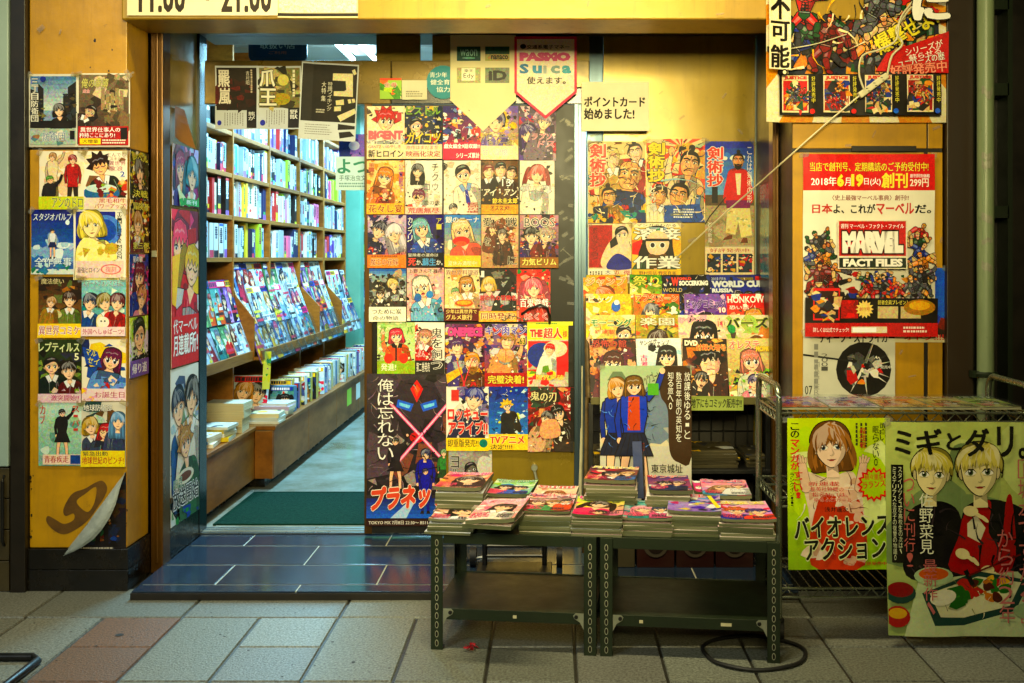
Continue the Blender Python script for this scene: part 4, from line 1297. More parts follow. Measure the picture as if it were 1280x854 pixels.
# covers on the pillar's return face (facing the doorway)
GR = 'cover strips on the inner side of the pillar'
for zA, zB, lab, fn in (
    (190, 250, 'olive and black cover strip, uppermost on the inner side of the pillar', cov(('6f6a1e', '2a260c'), (30, 'c8bc2c 1c180c 8a3a1c e0d468 3a4a20', .2), ((.5, .4, .22, '3a2a1a', '2a2c20'),), (('レベル', .1, .05, .9, .2, T('e8e040', o='1a1608')), ('決戦', .1, .8, .9, .95, T('e8e040', o='1a1608'))))),
    (251, 316, 'brown and yellow cover strip, second from the top on the inner side of the pillar', cov(('6a3a1c', '3a2410'), (30, 'd8c030 8a4a28 281810 c86a38 e8d888', .2), ((.4, .45, .2, 'b8862c', '7a2a1c'),), (('冒険者', .1, .04, .9, .18, T('f4e850', o='201008')), ('第三巻', .1, .8, .9, .93, T('f4e850', o='201008'))))),
    (318, 394, 'blue and pink cover strip, third from the top on the inner side of the pillar', cov(('3a5ab0', 'b04a78'), (28, '2a3a8a c85a98 7fb0e0 e8a0b8 301a4a', .2), ((.5, .35, .25, '8a2a4a', '3a4a9a', dict(hs='long')), (.6, .72, .2, 'c88a3a', 'd8a0b0')), (('星の歌', .1, .03, .6, .13, T('fff', o='24306a')),))),
    (396, 470, 'pale green cover strip of a dark haired boy, lowest on the pillar side', cov(('cfe06a', 'd8d0e8'), (10, 'b0cc48 e8f0b0 e4dcf0', .25), ((.5, .3, .3, '1c2418', '2a3a2c', dict(hs='side')),), (('夏風', .1, .04, .7, .14, T('2a3a18')),), (.72, '8a70b8', ('帰り道', .1, .78, .9, .95, T('fff')))))):
    yA, yB = .012, .196
    dm = 4.1
    z1, z0 = CAM_H - (zA - VPY) * dm / FPX, CAM_H - (zB - VPY) * dm / FPX
    wall_poster(-1.648, yA, yB, z0, z1, lab, fn, group=GR)

# long posters on the side glass, facing the doorway
GS = 'long posters on the side glass left of the doorway'
XS = -1.599
def zz(py, dm=4.4): return CAM_H - (py - VPY) * dm / FPX
def d(a):
    a.deb(50, 0, 0, 1, .8, '6a4aa8 b0408a 2a2a5a e0a0c8 3f6ad0 d8d0f0 8a2a4a'.split(), .2); a.fig(.3, .35, .18, 'b84a7a', '4a3a8a', hs='long'); a.fig(.74, .45, .18, '39a', 'a03a6a', hs='tail'); a.deb(8, .3, .8, 1, .95, '3fae5a e8f0d0'.split(), .14); a.r(.4, .86, 1, .98, '46b060'); a.t('新刊', .5, .88, .9, .96, 'fff')
wall_poster(XS, .33, .645, zz(258, 4.46), zz(183, 4.46), 'purple and pink poster with a green corner, uppermost on the side glass', d, 'd8d0e8', GS)
def d(a):
    a.deb(60, 0, 0, 1, .65, 'e84a6a f4a8b8 c82a3a f4e0e0 8a2a4a f0d038 e06a90'.split(), .26); a.fig(.3, .22, .26, 'e8708a', 'c82a3a', hs='long'); a.fig(.75, .36, .24, 'e8c860', 'd04058', hs='tail'); a.p([(0, .3), (.3, .28), (.14, .62), (0, .6)], 'f0d028')
    a.r(0, .68, 1, 1, 'd21f3a'); a.t('代マーベル', .05, .7, .95, .79, 'fff', '7a0c1c'); a.t('月連載', .05, .8, .62, .93, 'fff', '7a0c1c', b=.05); a.t('所!', .64, .8, .96, .93, 'fff', '7a0c1c', b=.05)
wall_poster(XS, .315, .645, zz(458), zz(262), 'hot pink poster with a red foot of white lettering, middle of the side glass', d, 'f0c8d0', GS)
def d(a):
    a.deb(26, 0, .1, 1, .7, 'dfe4e8 a8b8c8 5a6a8a c8d8e0 8aa890 d0b888'.split(), .2); a.fig(.28, .26, .2, '2a3550', '3a6aa0', hs='side'); a.fig(.74, .22, .2, '34302c', 'e8e4dc', hs='bangs'); a.fig(.5, .5, .18, 'c8a068', '4a7a5a', hs='spike'); a.e(.5, .72, .3, .1, 'e8e4d8'); a.e(.5, .72, .22, .06, '7a4a28')
    a.t('放送開始', .04, .78, .96, .9, '1a2a30', 'fff', b=.05); a.t('四月', .06, .71, .36, .77, '2f8a4a', 'fff'); a.deb(8, 0, .91, 1, 1, '3a5ab0 3f9a58'.split(), .12)
wall_poster(XS, .31, .64, zz(652, 4.42), zz(460, 4.4), 'pale blue and white poster of three boys, lowest on the side glass', d, 'e4e8e4', GS)
M = MB()                                                   # a sheet come loose at the top
for i in range(6):
    for j in range(5):
        def q(u, v): return (XS + .006 + .05 * (1 - v) * u * u, .36 + .11 * u, 1.80 + .13 * v - .04 * u * (1 - v))
        M.face([q(i / 6, j / 5), q((i + 1) / 6, j / 5), q((i + 1) / 6, (j + 1) / 5), q(i / 6, (j + 1) / 5)])
tag(M.build('curled_sheet', mat('orange_paper_back', 'a8743c', .6, alt='6f4820', scale=8), smooth=True), 'brownish loose sheet curling off the side glass above the purple poster', 'sheet')

# =================================================================== sheets under the lintel
YH = .672
GH = 'flyers hung from the transom rail'
def d(a):
    a.r(.03, .03, .97, .7, '1a0e0a'); a.deb(30, .05, .25, .95, .68, '3a120c 5a1a10 2a0c08 6f2414'.split(), .16); a.t('羆', .07, .07, .33, .33, 'e8e0d0', '2a0c08', b=.05); a.t('嵐', .09, .35, .36, .6, 'e8e0d0', '2a0c08', b=.05); a.t('吉村昭', .72, .08, .8, .3, 'e0d8c8', v=True, b=0); a.tl(.83, .06, .9, .5, 1, 'c8b8a0', True)
    a.tl(.22, .74, .7, .97, 8, '777', True, .3); a.r(.74, .7, .97, .98, '1d1d22'); a.t('熊が', .78, .72, .93, .86, 'eee', v=True); a.e(.1, .9, .05, .06, '2a4ab8')
poster((270, 83, 323, 162), YH, 'flyer with a dark red and black upper half, leftmost on the transom rail', d, 'c9d0d8', GH, 'flyer', 'flyer', INKM, amp=.006)
def d(a):
    a.r(.03, .03, .97, .66, '8f8a60'); a.deb(26, .03, .03, .97, .66, '2a2a20 4a4838 c8c090 6a6848'.split(), .16); a.e(.58, .22, .13, .13, 'd8cf8a'); a.e(.55, .52, .2, .14, 'b8a850')
    a.t('爪', .05, .06, .38, .32, 'f0ecd8', '1a1a14', b=.06); a.t('王', .05, .36, .42, .62, 'f0ecd8', '1a1a14', b=.06); a.tl(.8, .06, .9, .5, 1, 'e8e4c8', True)
    a.tl(.2, .7, .66, .97, 8, '777', True, .3); a.r(.7, .66, .97, .98, '1d2230'); a.t('野獣', .74, .69, .92, .84, 'eee', v=True); a.e(.12, .9, .06, .07, '2a4ab8')
poster((323, 83, 377, 162), YH, 'flyer with a pale moon and big white letters, second on the transom rail', d, 'c9d0d8', GH, 'flyer', 'flyer', INKM, amp=.006)
def d(a):
    a.r(.02, .02, .98, .76, '0e0c0e')
    for p in ([(.55, .13), (.9, .12), (.92, .42), (.58, .42), (.58, .36), (.8, .35), (.78, .22), (.55, .22)], [(.88, .08), (.93, .06), (.97, .12), (.92, .14)], [(.62, .48), (.76, .46), (.77, .53), (.63, .54)], [(.6, .56), (.72, .55), (.72, .61), (.6, .62)],
              [(.66, .68), (.96, .57), (.99, .63), (.72, .75)], [(.83, .46), (.88, .45), (.9, .5), (.85, .51)], [(.9, .45), (.95, .44), (.97, .49), (.92, .5)]):
        a.p(p, 'ded8b8')
    a.t('大特', .36, .24, .44, .4, 'e8e4d0', v=True, b=.0); a.t('集', .36, .42, .44, .5, 'e8e4d0', v=True, b=.0); a.t('特撮ワイキング', .47, .24, .55, .62, 'd8d4c0', v=True, b=0); a.tl(.28, .6, .44, .66, 2, 'c8c4b0')
    a.tl(.1, .8, .6, .95, 5, '777', fill=.3); a.p([(.68, .78), (.98, .8), (.98, .84), (.68, .86)], '15131a'); a.p([(.7, .89), (.9, .87), (.98, .93), (.72, .97)], '15131a')
poster((377, 80, 447, 176), YH, 'largest flyer on the transom rail, black with broken cream blocks of lettering', d, 'cdd4da', GH, 'flyer', 'flyer', INKM, amp=.012, roll=.05)
def d(a):
    a.deb(12, .05, .1, .95, .9, 'e8842c c8d83a e8e0c8 5a9a2a'.split(), .25); a.r(0, 0, 1, .1, 'd8642a'); a.t('金券', .2, .2, .8, .45, 'c8281c', 'fff')
poster((475, 98, 502, 124), .668, 'small lime green and orange sticker on the black track cover', d, '9ac83a', None, 'sticker', 'sticker', amp=0)
def d(a):
    a.tl(.15, .55, .85, .9, 3, '8a846c')
poster((503, 101, 534, 125), .668, 'blank white memo sheet stuck on the black track cover', d, 'd8d2b4', None, 'memo', 'memo', INKM, amp=.006)
M = MB()
def d(a):
    a.bg = hx('1d8c9c')
c_ = W(554, 103, .664)
art = Art(.15, .15, '1d8c9c', 5)
art.t('青少年', .1, .2, .62, .36, 'f0f4e8'); art.t('健全育', .12, .42, .7, .58, 'f0f4e8'); art.t('協力', .3, .64, .7, .8, 'f0f4e8')
o = art.mesh('round_sign', INK, .002)
bm = bmesh.new(); bm.from_mesh(o.data)
for k in range(20):
    an = 2 * math.pi * k / 20
    bmesh.ops.bisect_plane(bm, geom=bm.verts[:] + bm.edges[:] + bm.faces[:], plane_co=(.075 * math.cos(an), 0, .075 * math.sin(an)), plane_no=(math.cos(an), 0, math.sin(an)), clear_outer=True)
bm.to_mesh(o.data); bm.free()
o.location = c_ - Vector((0, .004, 0))
tag(o, 'round teal sign with white lettering, half hidden behind the pointed banner', 'sign')

def pennant(rect, y, label, draw, bg, seed, border=None):
    """a hanging banner with a pointed foot"""
    x0, y0, x1, y1 = rect
    a, b = W(x0, y0, y), W(x1, y1, y)
    art = Art(b.x - a.x, a.z - b.z, bg, seed)
    if border:
        art.p([(0, 0), (1, 0), (1, .68), (.5, 1), (0, .68)], border); art.p([(.04, .03), (.96, .03), (.96, .665), (.5, .955), (.04, .665)], bg)
    draw(art)
    o = art.mesh('pennant', INK, .002)
    bm = bmesh.new(); bm.from_mesh(o.data)
    for sx in (-1, 1):
        nz = Vector((sx * .32 * art.h, 0, -.5 * art.w))
        bmesh.ops.bisect_plane(bm, geom=bm.verts[:] + bm.edges[:] + bm.faces[:], plane_co=(0, 0, -art.h / 2), plane_no=nz, clear_outer=True)
    bm.to_mesh(o.data); bm.free()
    o.location = ((a.x + b.x) / 2, y - .003, (a.z + b.z) / 2)
    return tag(o, label, 'banner', 'pointed payment banners above the door')
def d(a):
    a.r(.1, .12, .46, .27, '1f5a50'); a.t('waon', .15, .15, .41, .22, '8fc4b0', b=.0); a.e(.28, .24, .1, .015, '8fc4b0')
    a.r(.53, .12, .9, .27, '2a5c4c'); a.t('nanaco', .6, .21, .86, .25, '20242a'); a.r(.53, .2, .9, .27, 'c8bc88'); a.t('nanaco', .62, .21, .88, .255, '20242a', b=.03)
    a.r(.1, .34, .46, .5, 'b9b78e'); a.r(.17, .345, .38, .475, 'f4f0dc'); a.t('楽天', .21, .355, .35, .39, '3a3020'); a.t('Edy', .2, .40, .36, .46, '15130f', b=.0)
    a.r(.53, .34, .9, .5, '8f9684'); a.t('iD', .58, .37, .86, .475, '1b1b1d', b=.05)
pennant((563, 44, 645, 164), .630, 'pale yellow pointed banner with four payment marks above the door', d, 'e2d6a2', 31)
def d(a):
    a.e(.14, .12, .05, .04, '222'); a.t('交通系電子マネー', .2, .1, .88, .15, '15120f', b=.05)
    a.t('PASMO', .08, .19, .9, .30, 'd6447c', b=.09)
    for ch, x, c in (('S', .08, '1d6ea0'), ('u', .29, '2a86b0'), ('i', .46, '9aa6a0'), ('c', .58, '6f8f8a'), ('a', .76, '2a96a8')):
        a.t(ch, x, .33 if ch == 'S' else .35, x + (.06 if ch == 'i' else .15), .45, c, b=.05)
    a.t('使えます。', .2, .49, .82, .575, '15120f', b=.05)
pennant((643, 46, 721, 149), .622, 'pink edged pointed banner with two coloured card names and a black line', d, 'ece2d2', 32, 'd04a6a')

# =================================================================== covers on the door leaf
DY = .640
GD = 'book covers taped to the sliding door'
P_ = lambda rect, lab, fn, bg='f2e6cc', **k: poster(rect, DY, lab, fn, bg, GD, 'cover_sheet', 'cover sheet', amp=k.pop('amp', .004), **k)
P_((459, 133, 506, 199), 'cream cover sheet of a red haired youth over pink block capitals', cov(('f4ead2', 'f0dcc0'), (6, 'f8f0dc e8d0b0', .2), ((.5, .26, .24, 'c8323c', 'f0e8dc', dict(hs='spike')),),
   (('BIGENT', .04, .46, .96, .64, T('d0606a', o='f4ead2', b=.08)), ('1', .8, .12, .92, .28, T('c03038')), ('GANTZ いぬやしき', .04, .74, .9, .8, T('b84a58', b=0))), (.72, 'f2e4cc', ('GANTZ いぬやしき', .04, .735, .9, .8, T('b84a58', b=0)), ('新ヒロイン', .04, .83, .97, .97, T('16120f', b=.05)))))
P_((506, 133, 553, 199), 'dark yellow and blue cover sheet of a boy before red temple gates', cov(('20345a', '2a2c28'), (34, 'e0c62c 1c1c1a 2a5aa8 b83a24 d8d0a0 3a6a3a', .13), ((.3, .36, .15, '15151a', '28365a', dict(hs='side')),),
   (('ピストル', .05, .02, .95, .16, T('7fae3a', o='16240c', b=.05)), ('ガイコツ', .05, .5, .96, .7, T('e8c82c', o='1a160c', b=.06, sh=.2))), (.73, 'f0e0cc', ('原作はまだまだ', .05, .75, .9, .82, T('b03a3a', b=0)), ('映画化決定', .05, .85, .95, .96, T('a8322c', b=.04)))))
P_((554, 133, 601, 200), 'cover sheet of a silver blue weapon with a hot pink paper band', cov(('3a2a78', 'c23a4a'), (40, '1a1c3a 8aa0c8 dfe6ee 4a58a0 d83a3a f0a030 e8d8b0', .14), (), (), (.68, 'd8206a', ('戯女編全9話収録!!', .03, .705, .97, .79, T('fff', b=.05)), ('シリーズ累計', .35, .87, .97, .97, T('fff', b=.05)))))
P_((601, 133, 648, 200), 'yellow and lilac cover sheet with dark slanted lettering below a banner tip', cov(('8a78b8', 'e8cc60'), (14, 'f0e0b0 b8a0d0 d8c050', .2), ((.4, .3, .22, '4a3a6a', '8a78b8'),), (('ハローモーリー', .06, .52, .96, .63, T('5a3a10', o='f4e48a', sh=.3)), ('もう一度!', .2, .64, .9, .73, T('5a3a10', o='f4e48a', sh=.3)), ('甘い記憶', .05, .8, .72, .92, T('c09aa8', o='fff'))), (.74, 'f2e2c8', ('甘い記憶', .05, .8, .72, .92, T('b88a9a', o='fff')))))
P_((649, 133, 695, 201), 'faded purple cover sheet with two figures and pink brush lettering', cov(('5a4a60', 'b8a0b0'), (36, '6a3a8a 8a6a9a c8b0c0 b83a58 e0d0d4 4a3a50', .15), ((.25, .52, .2, '4a2a7a', '6a4a9a', dict(hs='long')), (.68, .3, .17, '9a8a98', '8a7a88', dict(hs='spike')),), (('ラプソ', .35, .5, .9, .62, T('d05070', o='f0dce0', sh=.2)), ('ドス', .5, .64, .95, .76, T('d05070', o='f0dce0', sh=.2)))))
P_((459, 201, 506, 268), 'warm orange cover sheet of a crowned long haired queen', cov(('f4dfae', 'f0c070'), (14, 'f4e6c0 e8a850 f0c888 d88a48', .18), ((.48, .3, .2, 'e8a048', 'e0904c', dict(hs='long', skin='fbe0c0')), (.48, .62, .1, 'c06a30', 'c05040')), (('公女殿下', .85, .05, .97, .6, T('8a4ab0', v=True, b=0)), ('第一巻', .05, .04, .2, .3, T('c05a38', v=True, b=0))), (.8, 'f0c028', ('花々し宴', .05, .82, .95, .97, T('a83a1c', o='f8e060', b=.05))),
   lambda a: a.p([(.34, .1), (.4, .02), (.48, .08), (.56, .02), (.62, .1)], 'e8c838')))
P_((507, 201, 553, 268), 'white cover sheet with a black haired girl and thin scattered lettering', cov(None, (8, 'f8f2e6 e8dccc', .2), ((.33, .2, .14, '1c1a1c', 'f4eee4', dict(hs='long')), (.36, .66, .16, '8a4a6a', 'd86a5a', dict(hs='bangs'))), (('チ', .72, .06, .9, .2, T('222', b=0)), ('ク', .72, .24, .9, .38, T('222', b=0)), ('ロウ', .5, .42, .9, .56, T('666', b=0)), ('恋の失', .5, .74, .95, .83, T('222', b=.0))), (.86, 'f2d6cc', ('荒唐無尽', .08, .88, .92, .98, T('b83a34', b=.05)))), 'f6eee0')
P_((555, 201, 601, 268), 'cover sheet of a dark haired doctor in a white coat and blue tie', cov(None, (8, 'f0e6d4 dfd2ba d8c8b0', .25), ((.52, .25, .2, '181616', 'efe9dc', dict(hs='side', tie='2a4ab8', collar='9ab4d8')), (.26, .9, .1, '15130f', '2a2a2a', dict(hs='short'))), (('デンタル', .04, .08, .16, .44, T('b8a890', v=True, b=0)), ('下すクズ', .86, .06, .97, .4, T('c8b8a0', v=True, b=0)), ('医師の嘘', .66, .78, .94, .98, T('b8281c', v=True, b=.03)))), 'efe6d2')
P_((602, 201, 648, 268), 'brown cover sheet of three men side by side over a yellow band', cov(('7a5a3a', '4a3424'), (14, '8a6a48 3a2a1c b89060', .2), ((.2, .2, .14, '8a2c1c', '3a2c28', dict(man=True, hs='side')), (.52, .16, .15, '1a1614', '2a2420', dict(man=True, hs='side')), (.82, .22, .14, '3a2a20', '5a4030', dict(man=True, hs='side'))), (('13', .56, .34, .8, .48, T('fff', o='1a1410', b=.0)), ('アイ・アン', .06, .53, .95, .66, T('f0e8d4', o='16120e', sh=.3, b=.05)), ('鈴木圭太郎', .3, .7, .97, .8, T('f4d83a', o='2a1c10', b=.05))), (.82, 'd8b058', ('オススメ!', .25, .84, .75, .93, T('7a2010', b=.05)))))
P_((650, 201, 693, 268), 'nearly white cover sheet of a pink haired girl, wrinkled at the foot', cov(None, (5, 'f4ecdc e4d8c8', .25), ((.5, .26, .2, 'd88078', 'f0e8dc', dict(hs='tail')),), (('カクカワイド', .06, .46, .94, .56, T('8a8078', o='f6eee0', b=0)), ('牛', .45, .6, .58, .7, T('8a8078', b=0)))), 'efe4cf', amp=.008)
P_((460, 269, 508, 335), 'violet cover sheet of a bat winged girl leaning to a white haired one', cov(('d8c8d8', '8a7aa0'), (30, '3a3a6a 5a4a88 e0d0d8 a8607a 24244a c0b0c8', .16), ((.3, .3, .17, '2a2a50', '3a3a70', dict(hs='spike', rot=.3)), (.68, .36, .19, 'e4dce4', 'c88a90', dict(hs='long', rot=-.35))), (), (.75, 'e89a3a', ('魔王の花嫁', .08, .82, .8, .95, T('a82a2a', o='f8e0a0', b=.04)), ), None, lambda a: a.tl(.1, .765, .9, .81, 1, '7a2a10')))
P_((509, 269, 555, 334), 'deep violet cover sheet of a pale blue haired girl with a black band', cov(('3a2c88', '2a2068'), (8, '4a3aa0 2a2058', .2), ((.38, .25, .22, '9cc8d4', '4a6ab8', dict(hs='long')),), (('カンブリ', .03, .04, .15, .5, T('f4f0e8', o='1a1448', v=True)), ('ア1', .8, .06, .94, .28, T('d8cc40', v=True))), (.72, '16131c', ('冒険者の運命は', .04, .735, .85, .8, T('f0ece0', b=.0)), ('死', .04, .83, .24, .97, T('e83a2a', b=.06)), ('か、', .26, .86, .42, .96, T('fff')), ('蘇生', .42, .83, .78, .97, T('3a9ae0', b=.06)), ('か。', .8, .86, .97, .96, T('fff')))))
def d(a):
    a.grad(0, 0, 1, 1, '2f8fd0', 'f2d878'); a.deb(4, 0, .45, 1, .75, 'f0ead8 e4e4dc'.split(), .2, False); a.fig(.47, .3, .26, 'f2d8b0', 'e87a6a', hs='long', mouth='o'); a.e(.46, .5, .24, .13, 'd8402c'); a.e(.46, .55, .16, .07, 'f07a5a'); a.r(0, .78, 1, 1, 'f0d050')
    a.t('銀のニーナ', .03, .03, .95, .15, 'f6f6ee', '1a5a94'); a.t('夏休み満喫中!', .1, .88, .9, .97, 'f8f0b8', 'c89a20')
P_((556, 269, 601, 334), 'sky blue cover sheet of a laughing blonde child with a yellow foot', d)
P_((602, 269, 648, 335), 'rust and cream cover sheet of shouting soldiers with large black letters', cov(('e8d4b4', 'c8a47c'), (30, '6a4a34 8a5a3a b8683c 3a2a20 d8b890', .14, (.2, .1, .9, .65)), ((.55, .38, .12, '4a2c1c', '5a3a28', dict(hs='spike', mouth='o')), (.3, .25, .1, '7a4a2c', '7a4a34', dict(hs='spike'))), (('愛', .05, .05, .3, .22, T('17120e', o='f0e0c4', b=.03)), ('戦', .66, .05, .97, .22, T('17120e', o='f0e0c4', b=.03)), ('を', .06, .42, .26, .58, T('17120e', o='f0e0c4')), ('に', .72, .78, .96, .94, T('17120e', o='f0e0c4')), ('の出現', .3, .68, .42, .97, T('222', v=True)), ('仮面兵', .5, .68, .62, .97, T('222', v=True)))), 'e8dcc0')
P_((650, 269, 698, 335), 'violet cover sheet of a black haired boy and a pale fighter over a gold title', cov(('c8a0a8', '4a3a6a'), (36, '3a2a6a 6a4a9a e8c8a8 b83a3a 2a1a3a d8b060', .15), ((.3, .4, .17, '17131c', '4a2a7a', dict(hs='spike')), (.68, .38, .17, 'c8b8a8', '8a3a34', dict(hs='spike'))), (('BOOS', .12, .06, .9, .22, T('1d1a20', o='f0e6d8', b=.0)),), (.8, 'a87820', ('力気ビリム', .06, .82, .94, .95, T('f4e468', o='5a1a10', b=.06)))))
P_((462, 336, 508, 402), 'cover sheet of a sepia battle under a blue sky strip and white foot', cov(('a8b8c0', '8a7a68'), (36, '2a241e 5a4a3c 8a7a60 c8b898 3a3a3a', .12, (0, .1, 1, .7)), ((.64, .3, .12, 'e0cc88', '5a5048'), (.3, .48, .1, '4a3a2c', '3a3430')), (), (.72, 'f2eee0', ('つために炭', .08, .76, .88, .86, T('17130f', b=.04)), ('命の物語', .1, .89, .8, .97, T('333'))), lambda a: a.grad(0, 0, 1, .14, '3a7ac0', '8ab0d0', 3)))
P_((509, 335, 555, 401), 'pink tiled cover sheet of a startled white haired child with a blue mark', cov(('f4d0c8', 'f0b8b4'), (18, 'f8dcd4 e89a9a f2c8c0 f0ece0', .14), ((.4, .36, .24, 'f4ece0', '8fc0d8', dict(hs='bob', mouth='o')), ), (('上野さん不器用', .04, .02, .96, .1, T('1d1a1c', b=0)), ('4', .8, .54, .96, .68, T('2a8ac0', b=.05)), ('C', .84, .74, .96, .84, T('1d1a1c', b=.06)), ('8 TU', .06, .76, .36, .82, T('222'))), None, None, lambda a: (a.e(.3, .56, .1, .12, '3a7ab8'), a.e(.62, .5, .1, .1, '5a9ad0'))))
P_((556, 336, 600, 401), 'cream cover sheet of a girl with a dish over a maroon and gold band', cov(('f2e0bc', 'e8c890'), (12, 'f4e8cc d8a868 e8c080', .16), ((.62, .3, .18, 'c89a60', 'e8c8a0', dict(hs='bob')), (.3, .45, .11, '8ab07a', 'f0e0c0')), (('異世界料理道', .04, .02, .96, .12, T('8a4a28', o='fbf0d8')),), (.76, '6a2018', ('少年は異世界で', .04, .78, .92, .86, T('f4d870')), ('グルメ旅行', .04, .88, .78, .98, T('f4d870', b=.03))), None, lambda a: (a.e(.55, .66, .26, .1, 'c8703a'), a.e(.55, .65, .2, .06, 'e8b060'))))
P_((599, 336, 646, 402), 'black and red cover sheet of a hooded reaper and a blonde girl', cov(('2a2a2c', '3a1a1c'), (26, '15161a 3a4a3a 6a1a1c 8a8a80 c8342c 1c1c20', .14), ((.25, .3, .15, 'e0c070', 'c8a0a0', dict(hs='bob')), (.74, .28, .15, '24282a', '1c2a24', dict(skin='c8ccc0', hs='side'))), (('1', .06, .04, .14, .16, T('f0f0e8', b=0)), ('君の名の冒険者', .02, .5, .98, .6, T('e83a3a', o='1a0c0c', b=.03))), (.8, 'd8b048', ('同時発売!', .06, .83, .95, .96, T('8a1410', o='f8e8a0', b=.05))), None, lambda a: a.p([(.5, .5), (.9, .08), (.98, .2), (.7, .5)], '15181a')))
P_((646, 337, 688, 402), 'salmon red cover sheet of a pink haired girl, partly behind the door handle', cov(('d84a40', 'f0a090'), (26, 'e86a60 f4b0a0 3a8a4a c83a3a f4dcc8', .15), ((.5, .36, .22, 'e87888', 'd8584a', dict(hs='tail')),), (('百鬼', .1, .56, .5, .72, T('fff', o='b83030')), ('遊戯', .52, .56, .94, .72, T('fff', o='b83030')), ('はくく', .25, .84, .9, .96, T('d83a3a', o='fff', b=.05)))))
P_((472, 403, 519, 467), 'pale green cover sheet of a pink haired girl in an orange racing suit', cov(('c8d8a0', 'd8e0b8'), (10, 'e8ecc8 8ab060 b8cc88', .2), ((.5, .26, .16, 'd85a6a', 'e87a28', dict(hs='bob', collar='2a2a2a', arm=-1)),), (('カ', .06, .05, .2, .2, T('6a9a3a')), ('シ', .05, .24, .22, .4, T('6a9a3a')), ('バ', .78, .06, .95, .22, T('6a9a3a'))), (.75, 'a8c048', ('発進!', .1, .8, .5, .94, T('f4f4dc'))), None, lambda a: (a.p([(.35, .5), (.65, .5), (.6, .74), (.4, .74)], 'e86a1c'), a.l([(.5, .45), (.5, .74)], .05, '2a2420'), a.e(.3, .7, .12, .14, 'e05a38'), a.e(.7, .7, .12, .14, 'e05a38'))))
P_((519, 403, 556, 467), 'white and red cover sheet with tall black brush letters down its right', cov(None, (12, 'f4e0d4 e8a8a0 d86a60', .2, (0, .1, .6, .7)), ((.34, .28, .2, 'c89a88', 'c83a3a', dict(hs='long')),), (('鬼を飼う', .56, .1, .92, .92, T('17120f', o='f8f0e4', v=True, b=.03)), ('ハム', .06, .36, .34, .68, T('d83a4a', o='fff', v=True))), (.74, '1c181a', ('第二巻発売', .05, .78, .5, .96, T('e8e0d0')))), 'f4ead8')
P_((557, 405, 606, 483), 'magenta titled cover sheet of a roaring crowd in purple and orange', cov(('7a3a6a', '3a2a30'), (46, '2a1c28 b8583c e8a870 8a5a8a d8d0c8 e0b83a 4a3a5a', .15), ((.3, .35, .16, '6a4a7a', '5a4a8a', dict(man=True, hs='spike', mouth='o')), (.68, .6, .19, 'd8a048', '8a5a3a', dict(man=True, hs='side', mouth='o', beard=True))), (('ONEPIECE', .06, .05, .95, .2, T('d83a8a', o='1c1020', b=.08)),), None, None, lambda a: (a.p([(.02, .8), (.4, .68), (.45, .78), (.05, .95)], 'd8c038'), a.l([(.3, .6), (.5, 1)], .02, 'f04a6a'), a.l([(.7, .55), (.45, 1)], .02, 'f04a6a'))))
P_((606, 405, 659, 483), 'violet titled cover sheet of a bare chested wrestler among fighters', cov(('8a7aa8', 'a83a30'), (40, '3a3a78 6a5a98 d8b080 c83a28 e8d8c0 2a2030', .14), ((.55, .26, .15, 'b88a50', 'd8a878', dict(man=True, hs='short', arm=1)), ), (('キン肉マン', .03, .03, .97, .17, T('4a3ac0', o='f0e8d8', b=.06)), ('63', .82, .22, .96, .32, T('2a2a28', o='f0d838'))), (.78, 'b8281c', ('完璧決着!', .08, .82, .92, .95, T('f4d838', o='3a0c08', b=.05))), None, lambda a: (a.e(.5, .5, .2, .17, 'd8ac7c'), a.e(.43, .46, .09, .07, 'e8c098'), a.e(.58, .46, .09, .07, 'e8c098'), a.l([(.5, .42), (.5, .6)], .012, '8a5a3a'))))
def d(a):
    a.r(0, 0, 1, 1, 'e0e070'); a.r(.02, .06, .9, 1, 'd8d0c0'); a.r(.02, .06, .9, .28, 'e8dc60'); a.p([(.02, .3), (.9, .3), (.9, .85), (.02, .9)], 'd8402c'); a.e(.3, .52, .3, .28, '2a4a98'); a.e(.62, .42, .26, .18, 'e8d8c0'); a.e(.48, .56, .16, .2, 'f0ece0'); a.fig(.5, .42, .1, 'd83a2a', 'e8e8e0', man=True, hs='short')
    a.deb(20, .02, .72, .9, .98, 'e8d848 c8c0a8 d83a28 7aa03a'.split(), .1); a.t('THE', .06, .12, .34, .24, 'c8281c', 'f8f0c0', b=.07); a.t('超人', .36, .1, .76, .26, 'c8281c', 'f8f0c0', b=.07); a.t('様', .78, .14, .88, .24, 'c8281c'); a.r(.9, .06, 1, 1, '1c1810'); a.tl(.2, .02, .7, .05, 1, '3a8a30'); a.t('限界突破', .2, .82, .8, .9, 'f4e848', 'a82a18')
P_((659, 402, 716, 483), 'magazine sheet with a lime green edge and a red, white and blue champion', d, 'd0e050')
P_((558, 483, 611, 563), 'white cover sheet with huge red lettering and a blue haired head', cov(None, (10, 'e8e0d4 8a80a8 c8c0d0', .2, (.3, 0, 1, .5)), ((.66, .2, .2, '4a50a0', '3a3a58', dict(hs='spike')),), (('1', .12, .05, .3, .22, T('d82a20', b=.08)), ('ロッキュー', .04, .34, .97, .52, T('d82a20', o='f8ece0', b=.09)), ('アライブ!!', .06, .54, .97, .74, T('d82a20', o='f8ece0', b=.09))), (.8, 'f0d838', ('即重版発売!!', .04, .82, .76, .94, T('3a2a10', b=.04)),), None, lambda a: a.e(.88, .88, .1, .1, '2f8a7a')), 'f2eadc')
